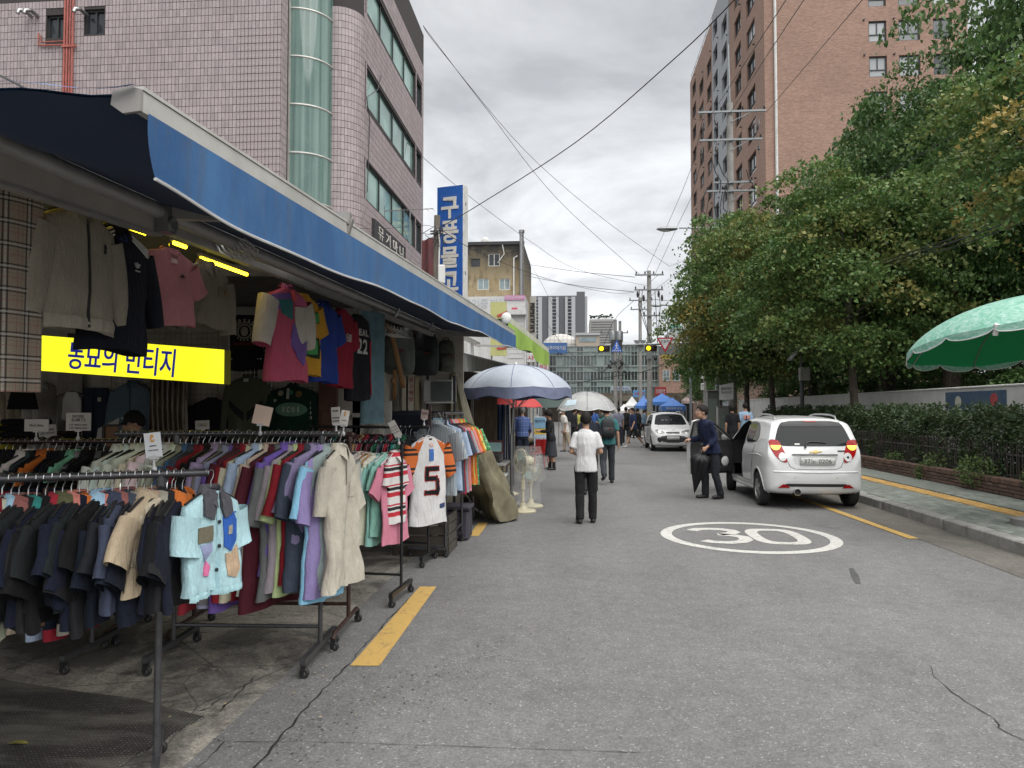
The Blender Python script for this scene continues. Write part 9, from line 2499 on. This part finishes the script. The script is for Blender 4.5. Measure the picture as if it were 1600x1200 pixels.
for i,(px,py0,py1,w_,y_,c,lab)in enumerate(((1113,612,650,.55,38,(.17,.18,.17),'grey-green roadside switch cabinet behind the man in the navy jacket'),(1129,636,668,.52,36,(.33,.32,.3),'pale vending cabinet beside the black dressed walker'))):
 x_=AY(px,640,y_).x;zt_=zpy(py0,y_);t=thing('roadside_cabinet',lab,'cabinet',(x_,y_,KH),0,'roadside cabinets')
 MB().bbox((x_,y_,(zt_+KH)/2),(w_,.5,zt_-KH),.02).build('cabinet_body',M(f'cabinet_{i}',c,.5,dirt=.3),t)
 MB().box((x_,y_-.257,(zt_+KH)/2+.1),(w_*.8,.012,(zt_-KH)*.6)).build('cabinet_door',M('cabinet_door',(.28,.33,.29)if i==0 else(.4,.39,.36),.4),t)
 MB().bbox((x_,y_,zt_+.03),(w_+.06,.56,.05),.01).build('cabinet_cap',m_grey,t)
x_=AY(1134,612,32).x
bn_=thing('white_banner','white notice banner with small lettering tied to the power pole','banner',(x_,32,zpy(612,32)))
MB().prism([AY(1124,602,32),AY(1146,598,32),AY(1146,624,32),AY(1124,625,32)],(0,.02,0)).build('banner_cloth',m_canv,bn_)
for tx_,py in(('불법주정차',607),('단속구간',613)):text(tx_,AY(1135,py,31.99),(1,0,.02),Z,1,m_ink,bn_,fit=(.44,.10))
x_=AY(1101,600,44).x;t=thing('camera_post','slim grey post with white camera boxes at the far end of the trees','post',(x_,44,KH));MB().tube([(x_,44,KH),(x_,44,zpy(570,44))],.09,8).build('post_shaft',m_conc,t)
for py in(588,605):MB().bbox((x_-.16,43.8,zpy(py,44)),(.18,.2,.4),.02).build('white_box',m_canv,t)
m_tb=M('blue_tent_cloth',(.05,.15,.42),.6,var=.12);m_tw=M('white_tent_cloth',(.58,.58,.57),.6)
def tent(px0,px1,pya,pyb,y_,mat,label,val=.25,txt=None):
 x0,x1=AY(px0,640,y_).x,AY(px1,640,y_).x;za,zb=zpy(pya,y_),zpy(pyb,y_);cx_=(x0+x1)/2;hw=(x1-x0)/2
 t=thing('market_tent',label,'tent',(cx_,y_+hw,0),0,'pop-up tents of the far market')
 ap__=Vector((cx_,y_+hw,za));c=[Vector((cx_+a*hw,y_+hw+b*hw,zb))for a,b in((-1,-1),(1,-1),(1,1),(-1,1))]
 mb=MB()
 for i in range(4):
  a,b=c[i],c[(i+1)%4]
  mb.grid(lambda s,u:ap__.lerp(a.lerp(b,s),u)-Z*(.05*math.sin(PI*u)),4,5)
 mb.build('tent_roof',mat,t,angle=60)
 mb=MB()
 for i in range(4):a,b=c[i],c[(i+1)%4];mb.grid(lambda s,u:a.lerp(b,s)-Z*(u*val*(1+.15*math.sin(s*30))),16,1)
 mb.build('tent_valance',mat,t)
 for p in c:MB().tube([p,(p.x,p.y,0)],.03,6).build('tent_leg',m_gal,t)
 if txt:text(txt,(cx_,y_-.02,zb-val*.5),(1,0,0),Z,1,wm2,t,fit=(hw*1.3,val*.5))
tent(1034,1072,621,634.5,50,m_tb,'near bright blue pop-up tent with white lettering on its valance',.32,'공영주차 안내')
tent(1013,1062,614,628,56,m_tb,'larger blue pop-up tent just behind the lettered one')
tent(993,1020,618,634,58,m_tb,'blue pop-up tent left of the utility pole')
tent(976,1001,619,634,62,m_tw,'white pop-up tent left of the utility pole')
tent(962,990,631,642,46,m_tw,'low white sheet canopy over the crowd')
tent(1068,1092,612,626,66,M('red_white_canopy',(.4,.3,.28),.6,var=.5,vs=.5),'red and white striped canopy at the right end of the market')
def far_sign(px0,px1,py0,py1,y_,bc,txt,tcol,label):
 x0,x1=AY(px0,610,y_).x,AY(px1,610,y_).x;z0,z1=zpy(py1,y_),zpy(py0,y_)
 t=thing('shop_sign',label,'sign',((x0+x1)/2,y_,z0),0,'shop signs of the far market')
 MB().bbox(((x0+x1)/2,y_,(z0+z1)/2),(x1-x0,.18,z1-z0),.02).build('sign_board',M('board_'+label[:9].replace(' ','_'),bc,.5),t)
 text(txt,((x0+x1)/2,y_-.1,(z0+z1)/2),(1,0,0),Z,1,tcol,t,fit=((x1-x0)*.8,(z1-z0)*.5))
 for x_ in(x0+.1,x1-.1):MB().beam((x_,y_+.12,z0+.1),(x_,y_+.12,0),.1,.1).build('sign_post',m_gal,t)
far_sign(1023,1041,605,618,72,(.30,.03,.035),'반도종합주방',wm2,'red shop sign with white lettering above the blue tents')
far_sign(989,1008,610,621,68,(.10,.27,.52),'오복상회',M('sign_red',(.46,.02,.04)),'pale blue shop sign with red lettering left of the utility pole')
far_sign(955,985,604,610.5,84,(.45,.5,.56),'황학동 벼룩시장',M('sign_blue',(.03,.12,.52)),'long white and blue fascia sign above the far crowd')
far_sign(842,857,565,581,34,(.55,.55,.54),'해장',M('sign_red',(.46,.02,.04)),'small white sign with red lettering below the green awning')
far_sign(823,836,552,566,40,(.55,.55,.54),'사',M('sign_red',(.46,.02,.04)),'white sign with a single red letter left of the green awning end')
xs_,ys__=AY(960,640,95).x,95
lrow=thing('market_arcade','low shop row with dark fronts behind the far tents','building',(AY(1000,640,96).x,98,0))
MB().box((AY(985,640,98).x,100,1.9),(24,5,3.8)).build('arcade_wall',M('arcade_wall',(.16,.13,.10),.9,var=.3,vs=.6),lrow)
for i in range(9):MB().box((AY(985,640,98).x-10.5+i*2.6,97.4,1.3),(2.2,.12,2.4)).build('shop_front',m_gdark if i%2 else m_dk,lrow)
MB().box((AY(985,640,98).x,97.2,3.1),(24,.3,.7)).build('fascia',M('faded_fascia',(.22,.2,.15),.7,var=.6,vs=.7),lrow)
pg=G(988,672)
mcb=G(1000,679);mo=thing('parked_moped','dark parked moped half hidden by the far white car','moped',mcb,R(80));MW.pop(mo.name,None)
for y_ in(-.55,.55):MB().lathe([(.18,-.04),(.24,-.045),(.27,0),(.24,.045),(.18,.04)],20,(0,y_,.27),'X').build('wheel',m_tyre,mo,world=False)
MB().tube([(0,-.5,.30),(0,-.35,.75),(0,-.38,1.0)],.04,8).ball((0,.25,.52),(.14,.42,.18),12,8).bbox((0,.25,.74),(.24,.6,.10),.03).build('moped_body',m_pblk,mo,world=False)
MB().tube([(-.32,-.32,1.02),(0,-.40,1.0),(.32,-.32,1.02)],.02,8).build('handlebar',m_steel,mo,world=False)
bx_=G(996,683)
tag(MB().bbox((bx_.x,bx_.y,.03),(.7,.9,.04),.01).build('white_sheet',m_tw),'white sheet of goods spread on the ground by the moped','sheet')
# = OVERHEAD CABLES
gcab='overhead cables across the street'
def wire(pts,r,label):
 P_=[AD(*p)for p in pts]
 out_=[]
 for i in range(len(P_)-1):
  p0,p1,p2,p3=P_[max(i-1,0)],P_[i],P_[i+1],P_[min(i+2,len(P_)-1)]
  for q in range(6):
   t=q/6;out_.append(.5*((2*p1)+(p2-p0)*t+(2*p0-5*p1+4*p2-p3)*t*t+(3*p1-p0-3*p2+p3)*t**3))
 out_.append(P_[-1])
 tag(MB().tube(out_,r*.72,5).build('overhead_cable',m_wire),label,'cable',gcab)
wire([(686,356,20),(740,325,19),(900,222,16),(1050,95,14),(1130,18,13),(1200,-60,12)],.016,'thick cable rising from the wooden pole across the sky to the upper right')
wire([(661,40,31),(760,170,35),(870,310,41),(1003,432,48)],.017,'lower of two cables falling from the pink building corner to the utility pole')
wire([(661,40,31),(690,80,33),(820,235,40),(940,340,45),(1046,416,50)],.017,'upper of two cables falling from the pink building corner')
wire([(600,190,27),(668,252,30),(740,312,34),(830,378,42),(900,420,48),(1012,447,50)],.015,'thin cable running from the ribbon windows past the blue sign')
wire([(688,358,20),(760,400,25),(870,440,36),(960,458,44),(1000,455,48)],.014,'sagging cable from the wooden pole to the utility pole')
wire([(818,412,78),(900,424,64),(992,433,49)],.03,'cable from the ochre block roof to the top cross-arm')
wire([(818,430,78),(900,446,64),(990,456,49)],.03,'second cable from the ochre block to the utility pole')
wire([(812,380,78),(850,450,70),(880,510,66)],.022,'steep cable dropping from the ochre block flue')
wire([(1110,182,33),(1150,120,26),(1228,0,18),(1290,-90,14)],.016,'left of three cables rising from the power pole')
wire([(1136,184,33),(1180,115,26),(1256,0,18),(1320,-90,14)],.016,'middle of three cables rising from the power pole')
wire([(1197,176,33),(1260,102,26),(1347,0,18),(1420,-90,14)],.016,'right of three cables rising from the power pole')
wire([(1098,186,33),(1080,262,37),(1048,340,42),(1008,428,48)],.016,'left cable from the power pole down to the utility pole')
wire([(1100,230,33),(1083,300,37),(1060,350,42),(1022,432,48)],.016,'right cable from the power pole down to the utility pole')
wire([(1108,306,33),(1090,400,38),(1060,425,43),(1020,455,48)],.015,'low looping cable between the two concrete poles')
wire([(1180,302,33),(1240,335,26),(1330,305,20),(1386,272,17),(1600,148,12.5),(1700,90,11)],.014,'single cable crossing in front of the tree crowns')
for i,(a,b)in enumerate(((0,'top'),(5,'middle'),(11,'bottom'))):
 wire([(1240,452+a*.6,27),(1320,428+a,23),(1440,388+a,18),(1480,375+a*1.3,16.5),(1600,330+a*1.6,13),(1700,290+a*2,11.5)],.024 if i==1 else.016,f'{b} cable of the black bundle hanging through the trees')
wire([(1090,546,44),(1045,566,44),(1000,582,46),(960,588,48),(890,600,52),(850,604,54)],.035,'low heavy cable slung across the far end of the street')
wire([(1015,467,48),(1050,470,46),(1092,467,44)],.02,'short level cable from the utility pole to the brick tower side')
wire([(850,500,72),(900,560,66),(960,580,64),(985,584,63)],.03,'cable sagging over the glass front on the left')
wire([(861,545,60),(930,578,62),(962,582,68)],.025,'lower cable sagging over the glass front')
wire([(990,470,60),(960,500,64),(940,545,68),(925,560,70)],.025,'cable from the thinner pole down to the transformers')
wire([(1046,416,50),(1085,400,46),(1130,372,40)],.015,'cable continuing from the utility pole into the tree crowns')
wire([(0,118,9),(20,128,8.5),(45,141,8)],.02,'short dark cable above the awning at the upper left')
wire([(520,355,17),(600,357,18.5),(664,352,20),(690,360,20)],.008,'thin dark cable along the pink building to the wooden pole')
# = TREES, SHRUBS, WEEDS
def leaf_mat(name,c_dark,c_light,c_turn,rough=.5):
 k=N(name);gi=k.n('ShaderNodeNewGeometry');at=k.n('ShaderNodeAttribute',attribute_name='tint')
 c=k.mix(k.mr(gi.outputs['Random Per Island'],0,1),c_dark,c_light)
 c=k.mix(at.outputs['Fac'],c,c_turn)
 k.base(c);k.val(Roughness=rough);k.b.inputs['Specular IOR Level'].default_value=.35
 tr=k.n('ShaderNodeBsdfTranslucent');k.l(c,tr.inputs[0]);mx=k.n('ShaderNodeMixShader');mx.inputs[0].default_value=.28
 k.l(k.b.outputs[0],mx.inputs[1]);k.l(tr.outputs[0],mx.inputs[2]);k.l(mx.outputs[0],k.out.inputs[0])
 return k.m
m_gink=leaf_mat('ginkgo_leaves',(.042,.100,.027),(.125,.218,.060),(.38,.28,.08))
m_dleaf=leaf_mat('dark_tree_leaves',(.030,.078,.023),(.095,.178,.050),(.22,.2,.065))
m_shr=leaf_mat('shrub_leaves',(.030,.060,.026),(.075,.120,.050),(.12,.09,.05),.42)
m_weed=leaf_mat('weed_leaves',(.06,.11,.035),(.12,.19,.06),(.2,.2,.06))
def leaf_mesh(name,P,D,size,tint,mat,fan=True,rng=None,droop=.5):
 """P: points, D: outward directions, one kite-shaped leaf at each"""
 n=len(P);rng=rng or RNG
 rnd=rng.normal(size=(n,3));ax=D*.6+rnd*.75+np.array([0,0,-droop]);ax/=np.linalg.norm(ax,axis=1)[:,None]+1e-9
 nr=np.cross(ax,rng.normal(size=(n,3))*.8+np.array([0,0,0]));nr[:,2]=np.abs(nr[:,2])+.35
 sd=np.cross(ax,nr);sd/=np.linalg.norm(sd,axis=1)[:,None]+1e-9
 up=np.cross(sd,ax)
 sz=(size*rng.uniform(.65,1.25,n))[:,None]
 if fan:
  pts=[P,P+ax*sz*.75+sd*sz*.62+up*sz*.12,P+ax*sz*.9,P+ax*sz*.75-sd*sz*.62+up*sz*.12]
 else:pts=[P,P+ax*sz*.5+sd*sz*.36+up*sz*.1,P+ax*sz*1.1,P+ax*sz*.5-sd*sz*.36+up*sz*.1]
 V=np.stack(pts,1).reshape(-1,3)
 me=bpy.data.meshes.new(name)
 me.vertices.add(n*4);me.vertices.foreach_set('co',V.ravel())
 me.loops.add(n*4);me.loops.foreach_set('vertex_index',np.arange(n*4))
 me.polygons.add(n);me.polygons.foreach_set('loop_start',np.arange(n)*4)
 me.update(calc_edges=True)
 a=me.attributes.new('tint','FLOAT','FACE');a.data.foreach_set('value',tint.astype(np.float32))
 me.materials.append(mat);me.update()
 return me
def crown_points(nc,per,rx,rz,rng,spread=(.5,.24),core=.45,lop=.25,turn=.12):
 d=rng.normal(size=(nc,3));d/=np.linalg.norm(d,axis=1)[:,None]
 r=core+(1-core)*rng.uniform(0,1,nc)**.55
 lump=np.array([1+lop*noise.noise(Vector(x*1.6)+Vector((rx,rz,nc)))*1.6 for x in d])
 C=d*(r*lump)[:,None]*np.array([rx,rx,rz])
 C[:,2]*=np.where(C[:,2]<0,.85,1)
 P=np.repeat(C,per,0)+rng.normal(size=(nc*per,3))*np.array([spread[0],spread[0],spread[1]])*np.repeat(rng.uniform(.6,1.25,nc),per)[:,None]
 out=np.repeat(d,per,0)
 off=P-np.repeat(C,per,0);P[:,2]-=.55*np.maximum(0,(off*out).sum(1))+.8*(off**2).sum(1)
 tc_=np.clip(rng.normal(turn,turn*1.3,nc),0,.9);tc_[rng.uniform(size=nc)>.55]*=.25
 tint=np.clip(np.repeat(tc_,per)+rng.normal(0,.08,nc*per),0,1)
 return P,out,tint
CR={}
def crown_mesh(kind):
 if kind in CR:return CR[kind]
 i=int(kind[-1]);rng=np.random.default_rng(100+i+len(kind)*7)
 if kind.startswith('ginkgo'):P,D,t=crown_points(330,140,1,1,rng,(.105,.034),.42,.42,(.11,.05,.26)[i%3]);me=leaf_mesh('crown',P,D,.033,t,m_gink,True,rng)
 else:P,D,t=crown_points(330,140,1,1,rng,(.105,.04),.4,.45,.03);me=leaf_mesh('crown',P,D,.031,t,m_dleaf,i%2==0,rng)
 CR[kind]=me;return me
k=N('tree_bark');v=k.co();n_=k.noise(k.scale(v,(9,9,1.6)),2,6,.7);k.base(k.mix(k.mr(n_,.35,.65),(.035,.028,.022),(.115,.095,.075)));k.val(Roughness=.95);k.bump(n_,.9,.04);m_bark=k.m
def tree(label,x,y,ztop,zbot,rad,kind,tr=.15,lean=(0,0),z0=.3,group='roadside and park trees',rz=None):
 t=thing('ginkgo_tree' if kind.startswith('ginkgo')else 'park_tree',label,'tree',(x,y,z0),0,group)
 zc=(ztop+zbot)/2;rzz=(ztop-zbot)/2;cx,cy=x+lean[0],y+lean[1]
 r_=random.Random(int(x*31+y*17));mb=MB();n=7;hh=lerp(zbot,ztop,.72)
 path=[Vector((lerp(x,cx,(i/n)**1.4)+r_.uniform(-.06,.06)*i/n*2,lerp(y,cy,(i/n)**1.4)+r_.uniform(-.06,.06),lerp(z0-.1,hh,i/n)))for i in range(n+1)]
 mb.tube(path,[tr*(1.35 if i==0 else lerp(1,.25,i/n))for i in range(n+1)],12);tk=mb.build('trunk',m_bark,t,angle=180)
 for i in range(9):
  f=r_.uniform(.42,.95);j=f*n;b=path[int(j)].lerp(path[min(n,int(j)+1)],j-int(j));a=r_.uniform(0,2*PI);L=rad*r_.uniform(.5,.85)
  if b.z<zbot-.6:b=b+Z*0
  e=b+Vector((math.cos(a)*L,math.sin(a)*L,L*r_.uniform(.25,.7)));m_=b.lerp(e,.5)+Z*L*.10
  MB().tube([b,m_,e],[tr*.42*(1.1-f*.6),tr*.25*(1.1-f*.5),.012],7).build('limb',m_bark,tk)
 c=link('crown',crown_mesh(kind),t,world=False);c.location=(cx-x,cy-y,zc-z0);c.scale=(rad,rad,rzz);c.rotation_euler=(0,0,rz if rz is not None else r_.uniform(0,6.28))
 return t
def yx(px,x):return AX(px,600,x).y
tree('ginkgo with a slim leaning brown trunk in the middle of the shrubs, crown turning yellow',8.75,yx(1337,8.75),9.3,2.5,3.2,'ginkgo0',.15,(-.35,0))
tree('ginkgo with a slender trunk right behind the white car roof, tall yellowing crown',8.3,yx(1208,8.3),10.6,2.5,3.2,'ginkgo2',.14,(-.3,0))
tree('ginkgo with a dark leaning trunk beside the power pole',8.1,yx(1168,8.1),9.8,2.5,2.8,'ginkgo1',.15,(-.5,-1.6))
tree('nearest ginkgo at the right edge with orange-yellow leaves',9.5,12.4,8.6,3.6,2.45,'ginkgo2',.16,(0,0))
tree('big dark park tree with a thick black trunk behind the wall, left of the mural',11.9,yx(1384,11.9),12.2,2.3,3.7,'dark0',.38)
tree('dark park tree with a thick trunk behind the wall under the green parasol',12.3,yx(1487,12.3),13.2,3.0,3.7,'dark1',.34)
tree('tall dark park tree rising out of the top right corner',15.4,24.5,17.0,3.4,4.2,'dark2',.34)
tree('dark park tree with a thick trunk between the two slender ginkgos',11.6,yx(1271,11.6),12.6,2.4,3.6,'dark1',.32)
tree('park tree filling the gap above the middle ginkgo',14.4,33.5,15.5,3.0,4.4,'dark0',.3)
tree('park tree behind the wall near the power pole',12.2,45,12.5,2.6,3.6,'dark2',.26)
tree('smaller roadside tree left of the power pole at the end of the row',9.0,47,8.4,2.5,2.6,'dark1',.14)
tree('last small tree of the row above the far tents',10.2,56,7.4,2.0,2.4,'dark2',.14,group='roadside and park trees')
tree('low dark understorey tree behind the wall, right of the mural',15.5,20,5.0,.3,3.0,'dark0',.15)
tree('low dark understorey tree behind the wall, left of the thick trunk',15.2,27,5.6,.3,3.2,'dark1',.15)
tree('low dark understorey tree far back behind the white wall',15.2,35,5.6,.3,3.3,'dark2',.15)
tree('low dark understorey tree at the left end of the white wall',14.0,43,5.6,.3,3.2,'dark0',.15)
def shrub_mesh(i):
 rng=np.random.default_rng(300+i);n=5200
 u=rng.uniform(-1,1,(n,3));f=rng.integers(0,3,n)
 e=1-rng.exponential(.16,n);e=np.clip(e,.1,1.02)
 P=u.copy();
 P[f==0,0]=-e[f==0];P[f==1,2]=e[f==1];P[f==2,0]=-e[f==2]
 rr=1-.22*np.maximum(0,P[:,2])**2*(np.abs(P[:,0])**2)
 lump=np.array([noise.noise(Vector((p[1]*1.6+i*5,p[2]*1.4,p[0])))for p in P])
 D=P/(np.linalg.norm(P,axis=1)[:,None]+1e-6)
 Q=P*rr[:,None]*np.array([.66,.92,.66])+D*(lump*.20)[:,None]
 k_=16;sp=rng.uniform(-1,1,(k_,2));
 S=np.concatenate([np.stack([np.full(26,a*.5)+rng.normal(0,.035,26),np.full(26,b*.85)+rng.normal(0,.05,26),.55+rng.uniform(0,.28,26)],1)for a,b in sp])
 Q=np.concatenate([Q,S]);D=np.concatenate([D,np.tile([0,0,1.0],(len(S),1))])
 t=np.clip(rng.normal(.06,.12,len(Q)),0,.8)
 return leaf_mesh('foliage',Q,D,.072,t,m_shr,False,rng,.35)
SM=[shrub_mesh(i)for i in range(3)]
ns=14
for i in range(ns):
 y=9.9+i*1.6
 t=thing('leafy_shrub',f'dense leafy green shrub behind the hoop fence, {ORD[i]} from the right edge of the picture','shrub',(8.28,y,KH+.2),0,'shrubs along the hoop fence')
 c=link('foliage',SM[i%3],t,world=False);c.location=(random.uniform(-.05,.05),0,.62+random.uniform(-.05,.05));c.scale=(1,1,random.uniform(.86,.97))
 st_=MB()
 for q in range(6):a=random.uniform(-.5,.5);st_.tube([(8.28+a*.5,y+a,KH+.18),(8.28+a*.7,y+a*1.2,KH+.6),(8.28+a*.9-.1,y+a*1.3,KH+1.1)],[.014,.011,.005],5)
 st_.build('stems',m_bark,t,kind='stuff')
def weed(label,p,r,h,n,mat=None):
 rng=np.random.default_rng(int(abs(p.x*100+p.y*37)));t=thing('weed_plant',label,'plant',p,0,'weeds growing from the planter')
 d=rng.normal(size=(n,3));d/=np.linalg.norm(d,axis=1)[:,None];Q=d*rng.uniform(.3,1,n)[:,None]**.6*np.array([r,r*1.2,h/2])+np.array([0,0,h/2])
 link('foliage',leaf_mesh('foliage',Q,d,.05,np.clip(rng.normal(.1,.1,n),0,.6),m_weed,False,rng,.6),t,world=False)
 s_=MB()
 for i in range(7):a=rng.uniform(-1,1,2);s_.tube([p,p+Vector((a[0]*r*.5,a[1]*r*.6,h*.5)),p+Vector((a[0]*r,a[1]*r,h*.8))],.004,4)
 s_.build('stems',m_weed,t,kind='stuff')
p=AX(1522,770,PLX-.02);weed('big weed bush spilling over the brick planter and its coping',Vector((PLX+.05,p.y,KH+.02)),.36,.62,900)
p=AX(1439,750,PLX-.02);weed('small weed tuft at the foot of the brick planter',Vector((PLX-.04,p.y,KH)),.13,.30,120)
p=AX(1598,760,PLX);weed('weed bush at the right edge growing over the planter coping',Vector((PLX+.12,p.y-.3,KH+.1)),.28,.5,500)
p=AX(1462,700,PLX+.2);weed('leafy weed creeping through the hoops left of the big weed bush',Vector((PLX+.22,p.y,KH+.22)),.30,.34,420)
p=AX(1400,700,PLX+.2);weed('low weed creeping through the hoops at the left part of the fence',Vector((PLX+.22,p.y,KH+.22)),.25,.28,260)
dl=MB()
for i in range(60):
 px,py=random.choice(((random.uniform(130,600),random.uniform(980,1130)),(random.uniform(1380,1600),random.uniform(835,880))))
 g=G(px,py,.012);a=random.uniform(0,6.28);s=random.uniform(.006,.018)
 q=[g+Vector((math.cos(a+k_)*s*(1 if j%2 else.55),math.sin(a+k_)*s*(1 if j%2 else.55),random.uniform(0,.004)))for j,k_ in enumerate((0,1.57,3.14,4.71))]
 dl.poly(q)
o=dl.build('litter',M('dry_leaf_scraps',(.30,.24,.14),.8,var=.5,vs=60),smooth=False);o['kind']='stuff'
